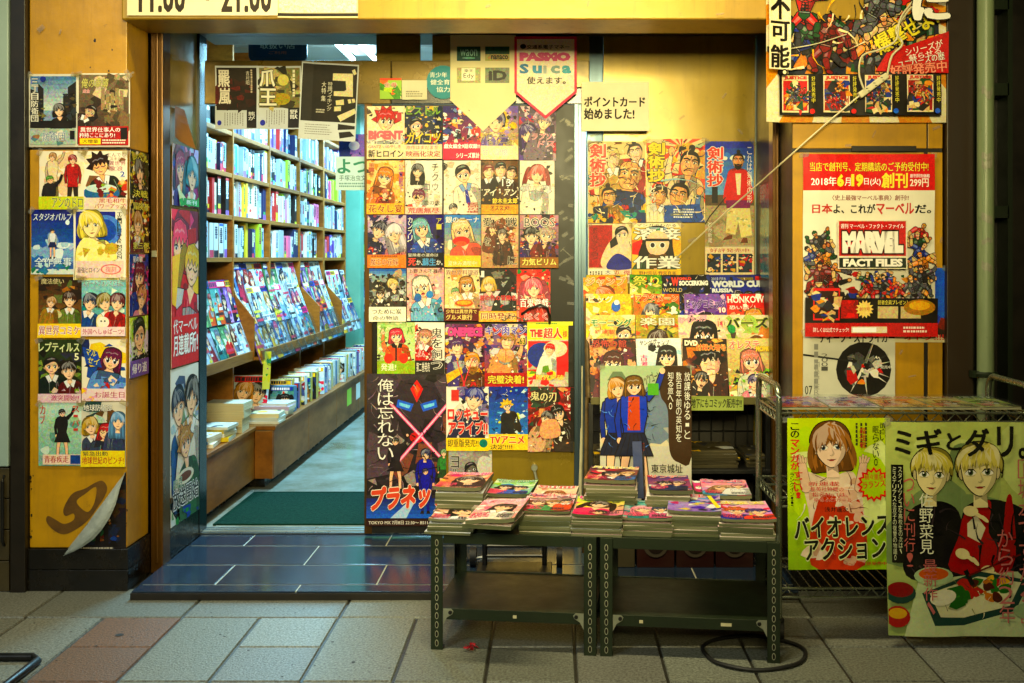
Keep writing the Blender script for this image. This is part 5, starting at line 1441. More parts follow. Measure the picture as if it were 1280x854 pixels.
P_((611, 483, 660, 562), 'bright blue cover sheet of a yellow haired youth above a yellow band', cov(('1f4fa8', '5a9ad8'), (16, '2a6ac8 8ac0e8 e0ecf0 1a3a80 d8e038', .12), ((.46, .3, .11, 'f0d038', '3a3020', dict(hs='spike')),), (), (.75, 'f0d428', ('TVアニメ', .04, .78, .9, .9, T('d83a1c', o='f8ec90', b=.08)), ('決定!!!!', .04, .91, .6, .99, T('2a2010', b=.04))), None, lambda a: a.p([(.34, .42), (.6, .42), (.66, .74), (.3, .74)], '2a2a2c')))
P_((660, 484, 717, 564), 'dark red cover sheet of two embracing figures below a round crest of letters', cov(('8a1c1c', '17100e'), (40, 'c82a1c 3a0e0c 8a3a2c e0b080 1c1412 d89048 3a5a48', .12), ((.66, .4, .14, '17120f', '3a2a20', dict(hs='long', rot=-.3)), (.42, .5, .13, '2a1c18', 'd8b898', dict(hs='side', rot=.3))), (('鬼', .06, .06, .25, .2, T('e8dc9a', o='17120f', b=.04)), ('の刃', .27, .08, .62, .22, T('e8dc9a', o='17120f', b=.04)), ('11', .86, .12, .96, .2, T('f0e8d0'))), None, lambda a: (a.rays(.4, .3, 10, 'b8241c'), a.e(.34, .16, .26, .22, '3a3a2c')), lambda a: (a.p([(.3, .55), (.62, .5), (.7, .75), (.3, .78)], 'e0b890', 1), a.r(.93, 0, 1, 1, '14100e'))))
def d(a):
    a.grad(0, 0, 1, 1, 'b8b4b0', '5a5450'); a.deb(14, .5, .1, 1, .6, 'd8d4cc a8a09c 7a746f'.split(), .3, False); a.p([(.2, 1), (.3, .45), (.5, .2), (.72, .4), (.95, 1)], '3a3438', 1); a.fig(.52, .3, .13, '2a2428', '3a3438', skin='8a8078', hs='side', rot=-.4)
    a.t('ヨルの鍵', .06, .08, .24, .9, '211c1c', 'cfc8c0', v=True)
P_((561, 563, 615, 640), 'grey cover sheet of a lone slumped figure, lowest on the door', d, 'a8a4a0')
# the long film poster at the foot of the door: a made-up machine and a made-up pair
def d(a):
    a.grad(0, 0, 1, .8, '4a4048', '241c24'); a.deb(46, 0, 0, 1, .75, '2a222c 5a4a54 7a6a70 3a3038 a89a98 1a161c 8a5a4a'.split(), .14)
    for q in (-1, 1):
        X = lambda u: .63 + q * u
        a.p([(X(0), .02), (X(.22), .06), (X(.36), .2), (X(.3), .38), (X(.1), .46), (X(0), .46)], '40343e'); a.p([(X(.04), .2), (X(.24), .17), (X(.26), .22), (X(.08), .25)], '3f7ad8'); a.p([(X(.08), .21), (X(.22), .19), (X(.22), .21), (X(.1), .23)], '9ad4f0')
        a.p([(X(.22), .06), (X(.46), -.02), (X(.5), .16), (X(.36), .2)], '5a4c58'); a.p([(X(.1), .3), (X(.26), .3), (X(.16), .42), (X(.04), .42)], '2a2028'); a.p([(X(.26), .46), (X(.6), .38), (X(.7), .7), (X(.3), .66)], '62525c')
    a.p([(.63, .04), (.71, .1), (.63, .19), (.55, .1)], 'd8402c'); a.p([(.63, .07), (.67, .1), (.63, .15), (.59, .1)], 'f07a50'); a.e(.63, .42, .09, .07, 'c83a2c')
    for p, c, w in (([(.3, .2), (1.05, .62)], 'f07aa8', .04), ([(.3, .2), (1.05, .62)], 'fbd8e4', .018), ([(1.02, .2), (.4, .58)], 'f07aa8', .04), ([(1.02, .2), (.4, .58)], 'fbd8e4', .018)): a.l(p, w, c)
    a.stand(.36, .42, .36, '1d2420', '2a2430', '241c28', skirt=True, pose=1, hs='bangs'); a.stand(.74, .5, .46, '2a2a5a', '3a3ab0', '3a3a9a', hs='bangs'); a.stand(.97, .5, .3, '5a8a4a', '4a8a4a', '3a5a3a', skirt=True)
    a.grad(0, .82, 1, .95, '1f3f8a', '2f7ad0', 5); a.p([(.3, .95), (.55, .83), (.62, .83), (.5, .95)], 'c8dcf0'); a.stand(.74, .62, .3, '2a2a5a', '3a3ab0', '3a3a9a')
    a.hatch(70, 0, .02, 1, .8, ('120c10', '120c10', 'c8b8b8', '8a7a84'), .22, .014)
    a.t('俺は忘れない', .14, .03, .34, .57, 'f0ece4', '2a222c', v=True, b=.0)
    a.t('プラネット', .06, .735, .99, .88, 'e0401c', 'f8e8d0', b=.09, sh=.3, rot=-.08)
    a.r(0, .955, 1, 1, '3a1418'); a.t('TOKYO MX 7月8日 22:30〜 BS11 7月10日', .03, .965, .97, .99, 'f0e8d8', b=.02)
P_((459, 467, 558, 656), 'tall film poster of a dark machine with a boy in blue below', d, '2a222a', thick=.003)

# =================================================================== papers on the gold window to the right of the door
WY = .705
def d(a):
    a.t('ポイントカード', .04, .3, .94, .5, '17120d', b=.08); a.t('始めました!', .04, .54, .78, .76, '17120d', b=.08)
poster((727, 103, 811, 164), .640, 'white notice with two lines of bold black lettering at the top of the gold window', d, 'f0e0bc', None, 'notice', 'notice', INKM, amp=.004)
GK = 'painted swordsman posters on the gold window'
def d(a):
    a.deb(90, 0, 0, 1, 1, 'e0b43a c83a20 2a4a8a f0e0b8 1c1814 8a6a2a d88a3a 3a6a7a'.split(), .12); a.fig(.42, .2, .13, 'd8c890', 'c8a868', man=True, hs='side'); a.fig(.82, .12, .12, '3a2c20', 'a83a28', man=True, hs='topknot'); a.fig(.72, .4, .2, '8a8478', '2a5a9a', 'eac08a', man=True, hs='bald'); a.fig(.36, .66, .12, '2a2018', 'e0b030', 'e8bc88', man=True, hs='topknot'); a.deb(22, 0, .82, 1, 1, '2a6aa8 3a9a8a e0c038 1a2a4a f0e8c8'.split(), .1)
    a.hatch(120, 0, .02, 1, 1, ('17120f', '17120f', 'f4e8c8', '8a2a18'), .2, .018)
    a.t('剣術抄', .03, .03, .3, .56, 'e0331c', 'f6e8c8', v=True, b=.08)
poster((735, 177, 807, 279), WY, 'swordsman poster of a large bald man with a yellow robed fighter below', d, 'e0c078', GK)
def d(a):
    a.rays(.6, .1, 12, 'e8705a', 1.2); a.deb(70, 0, 0, 1, 1, 'e8c848 f0e0b8 2a4a8a c83a20 1c1814 d8b068 c8d0b0'.split(), .11); a.fig(.74, .28, .17, '17120f', 'e8d8b8', 'eec494', man=True, hs='topknot', arm=-1); a.fig(.56, .66, .16, '1c1612', '2a6aa8', 'e8bc88', man=True, hs='topknot', arm=1); a.fig(.22, .66, .13, '2a2018', 'f0e8d0', 'e8bc88', man=True, hs='side')
    a.l([(.25, .5), (.5, .48), (.75, .5), (.92, .56)], .035, 'b8d4d8', True); a.p([(.3, .8), (.9, .78), (1, 1), (.3, 1)], '2a62a8'); a.tl(.46, .84, .86, .96, 4, 'f0f0e0')
    a.hatch(110, 0, .02, 1, 1, ('17120f', '17120f', 'f4e8c8', '1a3a6a'), .2, .018)
    a.t('剣術抄', .03, .04, .3, .52, 'f2d21c', '2a1c0c', v=True, b=.08); a.t('とみ新', .06, .56, .16, .86, 'f6ecd0', '2a1c0c', v=True)
poster((808, 174, 881, 278), WY, 'swordsman poster with yellow letters and a drawn blade over a blue robe', d, 'e8d090', GK)
def d(a):
    a.grad(0, 0, 1, .4, '1a4ab0', '8ab4d8'); a.deb(9, .2, .1, 1, .35, 'c8dce8 5a8ad0 e8ece4'.split(), .2, False); a.r(0, .4, 1, .48, '6a5a48'); a.r(0, .48, 1, .78, 'b8a888'); a.deb(10, 0, .5, 1, .78, 'a89878 c8b898'.split(), .2, False)
    a.fig(.68, .14, .12, '1a1512', 'c82a1c', 'e8b484', man=True, hs='topknot', beard=True); a.p([(.46, .26), (.56, .22), (.84, .22), (.94, .3), (.96, .46), (.4, .46)], 'd22f20', 1); a.p([(.62, .24), (.74, .24), (.72, .4), (.66, .4)], 'f0e4c8'); a.p([(.42, .44), (.94, .44), (.92, .5), (.44, .5)], '8a2a6a')
    a.p([(.46, .5), (.92, .5), (.96, .7), (.74, .72), (.68, .6), (.62, .7), (.42, .68)], 'e8dca8'); a.deb(22, .46, .52, .92, .68, 'd0c080 f4ecc8 b8c0a0'.split(), .04); a.p([(.5, .7), (.56, .7), (.55, .73), (.36, .74), (.4, .72)], '7a4a2a'); a.p([(.78, .72), (.86, .72), (.88, .76), (.72, .76)], '7a4a2a'); a.l([(.42, .42), (.1, .56), (.0, .62)], .025, '3a2a20')
    a.t('剣術抄', .05, .04, .36, .34, 'e0331c', 'f4f0e0', v=True, b=.07); a.t('これは剣術の形', .86, .04, .96, .46, 'f8f4e4', v=True, b=0); a.r(.14, .34, .26, .46, '1a1a1c'); a.t('とみ新蔵', .06, .6, .14, .76, 'f4f0e0', v=True, b=0)
    a.r(0, .79, 1, 1, 'e8dcc0'); a.t('好評発売中', .1, .8, .9, .83, 'b83020')
    for k in range(3): a.r(.04 + .32 * k, .84, .32 + .32 * k, .98, '2a3a4a'); a.deb(24, .06 + .32 * k, .85, .3 + .32 * k, .97, 'd8b048 c83a28 2a5a9a f0e0c0 17130f'.split(), .05)
poster((881, 177, 942, 344), WY, 'tall swordsman poster of a bearded man in a red coat under a blue sky', d, 'b8a888', GK)
def d(a):
    a.r(0, 0, 1, .76, 'e8d8bc'); a.r(.02, .02, .56, .74, 'b8241c'); a.fig(.78, .17, .14, '17130f', 'f0e0c8', 'f6e4cc', hs='side', eye='222'); a.p([(.5, .3), (.7, .22), (.94, .3), (1, .76), (.4, .76), (.3, .6)], 'f2dcc0', 1); a.p([(.5, .6), (.7, .5), (.98, .62), (.98, .76), (.45, .76)], '2a3a9a', 1); a.p([(.5, .3), (.64, .2), (.7, .34), (.52, .42)], '1a1410')
    a.t('女たちのマンション', .1, .06, .22, .6, '3a0f0c', v=True, b=0); a.t('大合本', .4, .78, .52, .98, '2a4a8a', v=True); a.t('五作品', .6, .78, .74, .98, 'b83020', v=True); a.t('傑作', .82, .78, .97, .98, 'b8305a', v=True); a.tl(.04, .8, .36, .97, 5, '5a5040', True)
poster((735, 280, 789, 354), WY, 'cream and red poster of a pale lady in a blue sash', d, 'f0e6d0', None)
def d(a):
    a.deb(10, 0, .1, 1, .8, 'f0c028 e88a2c d8402c f4dc60'.split(), .24); a.r(0, 0, 1, .08, 'f8f0d8'); a.t('マンガでわかる', .1, .015, .9, .065, '222'); a.fig(.52, .36, .26, '15120f', '5a7a5a', hs='bob'); a.p([(.28, .2), (.34, .08), (.7, .08), (.76, .2)], 'b8cfd8'); a.r(.26, .18, .78, .23, '8ab0c0'); a.t('+', .48, .1, .58, .17, '2f9a4a', b=.1); a.p([(.34, .56), (.7, .56), (.76, .82), (.28, .82)], '6a5234')
    a.t('溶接', .04, .09, .98, .3, 'f8f4e8', '2a2410', b=.05); a.e(.52, .36, .24, .25, 'f6dcc0'); a.r(.28, .28, .76, .33, '15120f')
    for x in (.42, .62): a.e(x, .4, .06, .06, 'fff'); a.e(x, .4, .045, .05, '2a2018')
    a.t('作業', .04, .6, .98, .82, 'f8f4e8', '2a2410', b=.05); a.r(0, .84, 1, 1, 'f0cc28'); a.t('野村宗弘 野宮真美', .14, .87, .9, .94, '2a2010')
poster((790, 279, 851, 348), WY, 'yellow and red poster of a masked welder girl in a grey cap', d, 'f0c838', None)
R = random.Random(11)
for rect in ((840, 148, 860, 152), (800, 162, 822, 172), (818, 100, 824, 104), (700, 150, 706, 158)):
    pass

# =================================================================== top: lintel notices and the big wall posters
def d(a):
    a.t('11:00 〜 21:00', .08, .02, .95, .9, '2a2014', b=.06)
poster((160, -26, 349, 20), -.035, 'cream opening hours notice in black numerals at the left of the lintel', d, 'ecdcb4', None, 'notice', 'notice', INKM, amp=.004)
def d(a):
    a.r(.02, 0, .98, .86, 'f2e8cc'); a.r(.0, .88, 1, .96, '1c1710')
poster((348, -26, 448, 23), -.035, 'blank white paper with a black edge under clear film beside the opening hours', d, 'c8b888', None, 'notice', 'notice', INKM, amp=.004)

HERO = '2a2420 8a1c14 c8341c e0a030 2a4a9a 3a3a40 6a6a70 d8c090 1c5a34 e8dcb8'.split()
def brawl(a, n, x0, y0, x1, y1, s):
    """anonymous costumed fighters: bulky torsos, limbs and masked heads in loud colours"""
    R = a.R
    for _ in range(n):
        a.hero(R.uniform(x0, x1), R.uniform(y0, y1), s, R.uniform(-.9, .9), R.choice(HERO[1:9]), R.choice(HERO[:9]), R.choice(('d8a478', 'c08058', 'e8c8a0')))
def d(a):
    a.r(.0, 0, 1, 1, 'efe8d0'); a.r(.13, 0, .96, .735, '2a3446'); a.rays(.5, .2, 16, 'd8a030', 1.); a.deb(80, .14, 0, .92, .62, HERO, .1)
    a.deb(60, .14, .3, .92, .73, HERO, .05); brawl(a, 15, .2, .34, .86, .68, .062); a.hatch(30, .14, .3, .92, .73, ('14100e', '14100e', 'f4e8c8', 'f0c838'), .16, .014)
    a.p([(.6, .72), (.66, .62), (1, .5), (1, .73)], 'c4261c'); a.t('爆撃せよ!', .58, .44, .95, .55, 'f0dc28', '2a1c08', rot=-.5, b=.05); a.t('シリーズが', .76, .57, .97, .61, 'f6eee0', rot=-.25); a.t('蘇らせる', .78, .61, .96, .645, 'f6eee0', rot=-.25); a.t('ユニバースの歴', .72, .64, .98, .68, 'f6eee0', '17120f', rot=-.2); a.t('好評発売中', .68, .675, .99, .735, 'f08a6a', '8a140c', rot=-.1, b=.05)
    a.r(.07, .735, .96, .965, '1a1712')
    for k, c in enumerate(('c83a28', 'b04a30', '2a5a8a', 'a83a2c')):
        x = .085 + .225 * k
        a.r(x, .745, x + .145, .95, 'e8dcc0'); a.r(x + .006, .775, x + .139, .94, c); a.deb(46, x + .02, .785, x + .125, .93, HERO, .028); brawl(a, 4, x + .04, .81, x + .11, .9, .016); a.t('JUSTICE', x + .01, .75, x + .135, .772, 'c8281c', b=.06); a.t('好評発売中', x + .16, .75, x + .18, .9, 'e8d838', v=True, b=0); a.e(x + .164, .945, .014, .014, 'd83a28' if k < 2 else '2a7ad0')
    a.r(.0, 0, .125, .72, 'f4ecd4'); a.t('不', .012, .31, .118, .445, '14110d', b=.07); a.t('可', .012, .46, .115, .565, '14110d', b=.07); a.t('能', .012, .59, .115, .71, '14110d', b=.07); a.e(.09, .735, .018, .018, '14110d'); a.e(.09, .735, .01, .01, 'f4ecd4'); a.t('に', .8, .31, .98, .44, 'f6f2e4', '17120f', b=.1)
def bend_top(u, v):
    return -.004 - .032 * (max(0, .16 - u) / .16) ** 2 - .006 * math.sin(u * 7) ** 2 - .014 * max(0, v - .75) - .004 * math.sin(v * 9) ** 2
poster((955, -70, 1181, 154), -.004, 'big torn comic poster of brawling costumed fighters at the top of the right wall', d, 'efe8d0', None, bend=bend_top, grid=(12, 10))
def d(a):
    a.r(0, 0, 1, .2, 'cf2c1e'); a.t('当店で創刊号、定期購読のご予約受付中!', .05, .045, .95, .095, 'f4e02c', '6a0f08', b=.03)
    a.t('2018年', .06, .125, .25, .175, 'fff', b=.04); a.t('6', .255, .11, .31, .18, 'f4e02c', b=.06); a.t('月', .315, .13, .36, .175, 'fff'); a.t('19', .365, .11, .46, .18, 'f4e02c', b=.06); a.t('日(火)', .465, .13, .59, .175, 'fff', b=.03); a.t('創刊', .6, .105, .79, .185, 'f4e02c', b=.06); a.t('創刊特別価格', .81, .11, .96, .13, 'fff'); a.t('299円', .81, .135, .95, .18, 'f8e8d8', b=.05)
    a.t('〈史上最強マーベル事典〉創刊!!', .22, .225, .8, .255, '8a1c14', b=.03); a.t('日本', .07, .275, .22, .325, 'c4261c', b=.06); a.t('よ、これが', .23, .275, .55, .325, '17120f', b=.06); a.t('マーベル', .56, .27, .84, .33, 'c4261c', b=.06); a.t('だ。', .85, .28, .97, .325, '17120f', b=.06)
    a.deb(30, .02, .66, .98, .8, HERO, .04); brawl(a, 3, .05, .4, .16, .56, .05); brawl(a, 3, .86, .42, .95, .56, .048); brawl(a, 4, .06, .58, .2, .72, .055); brawl(a, 4, .82, .6, .95, .74, .05); brawl(a, 7, .28, .68, .78, .76, .038)
    a.r(.245, .365, .77, .63, 'e8e0d0'); a.r(.255, .37, .76, .56, 'c4261c'); a.t('週刊 マーベル・ファクト・ファイル', .27, .385, .745, .41, 'fff', b=.02); a.t('MARVEL', .28, .425, .74, .545, 'f6efe2', '3a0a06', b=.12, ow=.07); a.r(.255, .57, .76, .625, '1c3028'); a.t('FACT FILES', .285, .575, .735, .618, 'f6efe2', b=.06)
    a.r(0, .79, 1, .925, '17120f'); a.r(.06, .735, .26, .91, 'd8402c'); a.r(.07, .75, .25, .9, '3a1c1c'); a.deb(30, .08, .76, .24, .89, HERO, .035); a.r(.27, .8, .4, .9, 'b8201a'); a.deb(6, .28, .81, .39, .89, '8a1410 e04a34'.split(), .03); a.burst(.45, .85, .07, 'f0dc9a'); a.t('創刊号', .41, .84, .49, .86, 'b8201a'); a.t('読者全員プレゼント', .55, .8, .78, .825, 'f0e048'); a.r(.55, .835, .7, .9, 'd8c8a0'); a.r(.72, .835, .87, .9, 'd8c8a0'); a.e(.86, .84, .12, .06, 'b88a2c'); a.e(.86, .83, .08, .035, 'e0b848')
    a.r(0, .925, 1, 1, 'c4261c'); a.t('詳しくは公式でチェック!', .06, .95, .33, .975, 'fff', b=.02); a.r(.35, .945, .62, .98, 'e8dcc8'); a.r(.36, .95, .54, .975, 'fff'); a.tl(.74, .945, .95, .985, 2, 'f8dccc')
poster((1003, 193, 1167, 420), 0.0, 'large red banded comic series poster with a stamped title block, middle of the right wall', d, 'e9e2cc', None, bend=lambda u, v: -.006 - .004 * math.sin(u * 9) - .003 * math.sin(v * 11), grid=(8, 9))
def d(a):
    a.r(0, 0, 1, .82, '1a5ac0'); a.p([(.2, 0), (1, 0), (1, .7), (.6, .5)], '2a7ad8'); a.deb(6, .3, .7, 1, .9, 'c8a060 3a2a20 8a3a28'.split(), .1); a.t('オトク!!!!', .3, .88, .96, .97, 'c4281c', b=.05)
poster((1108, 335, 1182, 428), 0.0, 'bright blue poster peeping out from behind the red comic series poster', d, 'd8cca0', None, lift=.001, amp=.001)
def d(a):
    a.e(.66, .58, .3, .3, '1a1a18'); R = a.R
    for k in range(9):
        an = R.uniform(0, 6.28); a.l([(.66, .55), (.66 + .3 * math.cos(an), .55 + .42 * math.sin(an))], .04, R.choice(('d8d4c8', '8a8a84', 'f0ece0', '3a3a3a')), True)
    a.deb(34, .5, .35, .84, .8, 'd8d4c8 8a8a84 c83a24 f0ece0 5a5a58 2a2a28 e8a030'.split(), .06); a.l([(.0, .36), (.55, .46)], .02, '2a2a28')
    a.t('ディープ・ストライカー', .18, .03, .99, .18, '14130f', b=.07); a.tl(.12, .2, .2, .96, 1, '8a8a80', True); a.t('MASTER', .12, .46, .18, .96, '9a9a90', v=True, b=-.01); a.t('2001', .2, .34, .27, .6, '4a4a44', v=True, b=-.01); a.t('07', .02, .82, .1, .95, '2a2a26', b=0); a.t('発売中', .84, .52, .96, .57, 'f0ece0')
poster((1003, 413, 1118, 497), 0.0, 'black and white poster of an exploding white machine in a dark disc', d, 'cfcdb8', None, amp=.004)
# glimpsed through the doorway
def d(a):
    a.grad(0, 0, 1, 1, '5a7ac8', 'c8a0d0'); a.deb(12, 0, .2, 1, 1, '7a5aa8 a88ad0 3a4a8a d8c8e8'.split(), .3); a.e(.5, .4, .18, .15, 'e8e4f0')
poster((424, 168, 462, 204), .93, 'lilac and blue hanging card at the inner edge of the doorway', d, '8a8ac8', None, 'hanging_card', 'card')
def d(a):
    a.t('よつば', .05, .06, 1.15, .5, '1f8a6a', b=.06); a.t('手塚治虫文化賞', .08, .55, .95, .72, '1a5a58', b=0); a.tl(.08, .78, .95, .94, 2, '6a9a98')
poster((420, 196, 474, 238), .92, 'pale blue card with green lettering hung at the inner edge of the doorway', d, 'c8e8ea', None, 'hanging_card', 'card')
sg = thing('hanging_sign', W(347, 60, 1.1), 'dark blue rounded sign hanging behind the transom glass', 'sign')
M = MB(); c = W(347, 58, 1.1); hw, hh = .145, .075
pts = [(hw * (1 if k in (0, 3) else -1), 0) for k in range(4)]
rr_ = .03; P = []
for qx, qz, a0 in ((1, 1, 0), (-1, 1, 90), (-1, -1, 180), (1, -1, 270)):
    for k in range(5):
        an = math.radians(a0 + k * 22.5); P.append((qx * (hw - rr_) + rr_ * math.cos(an), qz * (hh - rr_) + rr_ * math.sin(an)))
M.prism(P, lambda p: (c.x + p[0], 1.1, c.z + p[1]), lambda p: (c.x + p[0], 1.115, c.z + p[1]))
M.build('sign_board', mat('navy_sign', '17406a', .3, alt='0f2c4c', scale=6, amount=.4), sg, tuple(sg.location), bevel=.002)
art = Art(.24, .11, '17406a', 3); art.t('取扱い店', .14, .30, .86, .62, 'c8e0e8', b=.02); art.t('ご利用', .32, .72, .68, .86, 'c87a5a', b=0)
o = art.mesh('sign_face', INK, .0008); o.parent = sg; o.location = Vector((c.x, 1.098, c.z)) - sg.location
M = MB()
for q in (-.1, .1): M.tube([(c.x + q, 1.108, c.z + hh), (c.x + q, 1.108, 2.625)], .003, 6)
M.build('hanger', CHROME, sg, tuple(sg.location))
# =================================================================== inside: bookcase
bc = thing('bookcase', (-1.9, 2.8, .38), 'tall wooden bookcase along the left wall of the shop, full of books', 'bookcase')
BO = tuple(bc.location)
XF, XB = -1.75, -2.06
UP = [.93, 1.67, 2.41, 3.17, 3.92, 4.75]
for y in UP:
    t = .05 if y == 3.92 else .024
    M = MB(); M.box(XB, y - t / 2, .385, XF, y + t / 2, 2.56)
    M.build('upright', WOOD, bc, BO, bevel=.002)
BZ = [1.29, 1.52, 1.75, 1.98, 2.21]
for z in BZ:
    M = MB()
    for a, b in zip(UP[:-1], UP[1:]):
        M.box(XB + .002, a + (.026 if a == 3.92 else .013), z - .024, XF - .002, b - (.026 if b == 3.92 else .013), z)
    M.build('shelf_board', WOOD, bc, BO, bevel=.0015)
M = MB(); M.box(XB - .02, .80, .385, XB - .001, 4.76, 2.56); M.build('back_panel', WOODD, bc, BO)
for y, xo in ((1.69, -1.64), (3.2, -1.62), (3.96, -1.62)):
    M = MB(); M.prism([(XF + .001, 1.09), (xo, .95), (xo, .74), (XF + .001, .74)], lambda p, y=y: (p[0], y - .008, p[1]), lambda p, y=y: (p[0], y + .008, p[1]))
    M.build('divider', WOOD, bc, BO, bevel=.0015)
for a, b, xo in ((.82, 1.68, -1.645), (1.70, 3.19, -1.60), (3.21, 3.95, -1.60), (3.97, 4.74, -1.62)):
    M = MB(); M.box(XF + .002, a, .722, xo, b, .742); M.box(xo - .012, a, .742, xo, b, .775)
    M.build('tray_board', WOOD, bc, BO, bevel=.0015)

ORD = 'first second third fourth fifth sixth seventh eighth ninth tenth eleventh twelfth thirteenth fourteenth fifteenth sixteenth seventeenth eighteenth nineteenth twentieth twenty-first twenty-second twenty-third twenty-fourth twenty-fifth twenty-sixth twenty-seventh twenty-eighth twenty-ninth thirtieth thirty-first thirty-second thirty-third thirty-fourth thirty-fifth thirty-sixth thirty-seventh thirty-eighth thirty-ninth fortieth forty-first forty-second forty-third forty-fourth forty-fifth forty-sixth forty-seventh forty-eighth forty-ninth fiftieth fifty-first fifty-second fifty-third fifty-fourth fifty-fifth fifty-sixth fifty-seventh fifty-eighth fifty-ninth sixtieth'.split()
ROWN = ['lowest row', 'second lowest row', 'second highest row', 'top row']
BAYN = ['nearest bay', 'second bay', 'third bay', 'fourth bay', 'farthest bay']
SP = [('white', 'd6dada', 24), ('pale blue', 'b8d4e4', 10), ('light grey', 'aab4ba', 9), ('navy', '1f2a58', 11), ('cream', 'e8dfc4', 7), ('pink', 'e0709c', 4), ('lime', 'a8d030', 3), ('red', 'c83030', 4), ('yellow', 'e8cc38', 3), ('violet', '6a4aa0', 4), ('black', '1c1c22', 8), ('teal', '2f8a94', 3)]
SPW = [q[2] for q in SP]
def spine_book(h, th, dep, col, R):
    """upright book, spine towards +x, origin at the foot of the spine"""
    M = MB()
    c = hx(col)
    M.box(-dep, -th / 2, 0, -.0015, th / 2, h, hx('e9e3d2'))
    for sy in (-1, 1): M.box(-dep - .003, sy * th / 2 - .001, -.0, 0, sy * th / 2 + .001, h + .002, c)
    M.box(-.0015, -th / 2, 0, 0, th / 2, h + .002, c)
    def q(z0, z1, w, cc, l, off=0):
        y0, y1 = -th / 2 * w + off, th / 2 * w + off
        M.face([(l, y0, h * z0), (l, y1, h * z0), (l, y1, h * z1), (l, y0, h * z1)], hx(cc))
    light = sum(c) > .9
    ink = R.choice(['1c2440', '202024', '24406a', '8a2040', '1c5a50'] if light else ['f0f0ea', 'f0e8b0', 'd8e8f0'])
    k = R.random()
    if k < .75:
        z = R.uniform(.86, .94); end = R.uniform(.35, .6)
        while z > end:
            s = R.uniform(.035, .06)
            q(z - s, z, R.uniform(.4, .68), ink, .0002); z -= s * 1.2
    if R.random() < .55: q(.0, R.uniform(.08, .3), 1., R.choice(['2a4a9a', 'd8d838', 'c83a5a', '1c2030', '6ab0d8', 'e8e8e0', '8a5ab0']), .0003)
    if R.random() < .35: q(R.uniform(.12, .2), R.uniform(.24, .3), .7, R.choice(['c83a3a', '2a8ac0', 'e8c830', '30a060', 'e8e0e0']), .0004)
    if R.random() < .2: q(.93, 1., 1., R.choice(['c83a3a', '2a5ac0', 'e8c830', '222']), .0004)
    return M.build('book', INK)
R = random.Random(21)
proto = {}
for ri, z in enumerate(BZ[:-1]):
    for bi in range(5):
        y0 = (UP[bi] if bi else 1.02) + (.028 if bi == 4 else .016)
        y1 = UP[bi + 1] - (.028 if bi == 3 else .016)
        y, n = y0, 0
        base = R.uniform(.165, .195)
        run = 0
        while n < 20:
            if run <= 0:
                sp = R.choices(SP, SPW)[0]; run = R.choice([1, 1, 1, 2, 3]); hh = min(base + R.uniform(-.034, .024), .202); tt = R.uniform(.030, .066)
            th = tt * R.uniform(.94, 1.06)
            if y + th > y1: break
            o = spine_book(hh, th - .002, R.uniform(.125, .15), sp[1], R)
            o.location = (XF - R.uniform(.006, .04), y + th / 2, z + .0005)
            tag(o, f'{sp[0]} spined book, {ORD[n]} from the left, {BAYN[bi]}, {ROWN[ri]}', 'book', 'books standing on the bookcase shelves')
            y += th; n += 1; run -= 1

# ---------------- face-out magazines in the slanting trays
MAGPAL = ['e8eef0 b8d0e0 3a4a6a 8aa8c0', 'f0f0f0 c8dce8 5a7a9a e84a6a', 'dfe8ea 9ab8c8 24384a e8e0c0', '2a3a6a 8ab0d8 e8e8e8 c84a6a', '1c2440 5a7ab8 d8e0e8 e8c040', 'e0e4e8 8a94a8 30405a b03a4a', '3a8a8a c8e0d8 1c3038 e87a4a', '7a4a9a d8b8e0 2a2040 f0d060', 'c8d0d8 5a6a80 e8f0f0 202430', '2f6a48 a8d0a0 f0f0e0 d83a4a']
HAIRS = ['1a1618', '6a3a20', 'c8963c', 'd86a8a', '7a8ac8', '3a2a4a', 'b03a2c', '8a8a94']
def rcover(w, h, R, th=.006, pages='e4dfd0', name='magazine', m=None, warm=False):
    pal = R.choice(MAGPAL).split()
    a = Art(w, h, pal[R.randint(0, 3)], R.randint(0, 9999))
    a.grad(0, 0, 1, 1, pal[0], pal[1], 5)
    a.deb(R.randint(10, 24), 0, 0, 1, 1, pal + (['e84a8a', 'f0d030', 'f4f0e8', 'd83a2a'] if warm else []), .16)
    for k in range(R.choice([1, 1, 2])):
        a.fig(R.uniform(.3, .7), R.uniform(.32, .5), R.uniform(.15, .24), R.choice(HAIRS), R.choice(pal), hs=R.choice(['bangs', 'long', 'bob', 'side', 'tail', 'spike']))
    a.r(.04, .03, .96, .17, R.choice(['f0f0f0', 'd8304a', 'f0d030', '2a4ab0', 'e85a9a']) )
    a.tl(.07, .05, .93, .155, 1, R.choice(['1c1c28', 'fff', '3a1c4a']), fill=.9)
    for k in range(3): a.tl(R.choice([.04, .55]), .62 + .11 * k, R.choice([.5, .95]), .7 + .11 * k, 1, R.choice(['fff', 'f0e040', 'e83a5a', '1c1c28']), fill=.8)
    return a.mesh(name, m or INK, th, pages=pages, spine=pal[0])
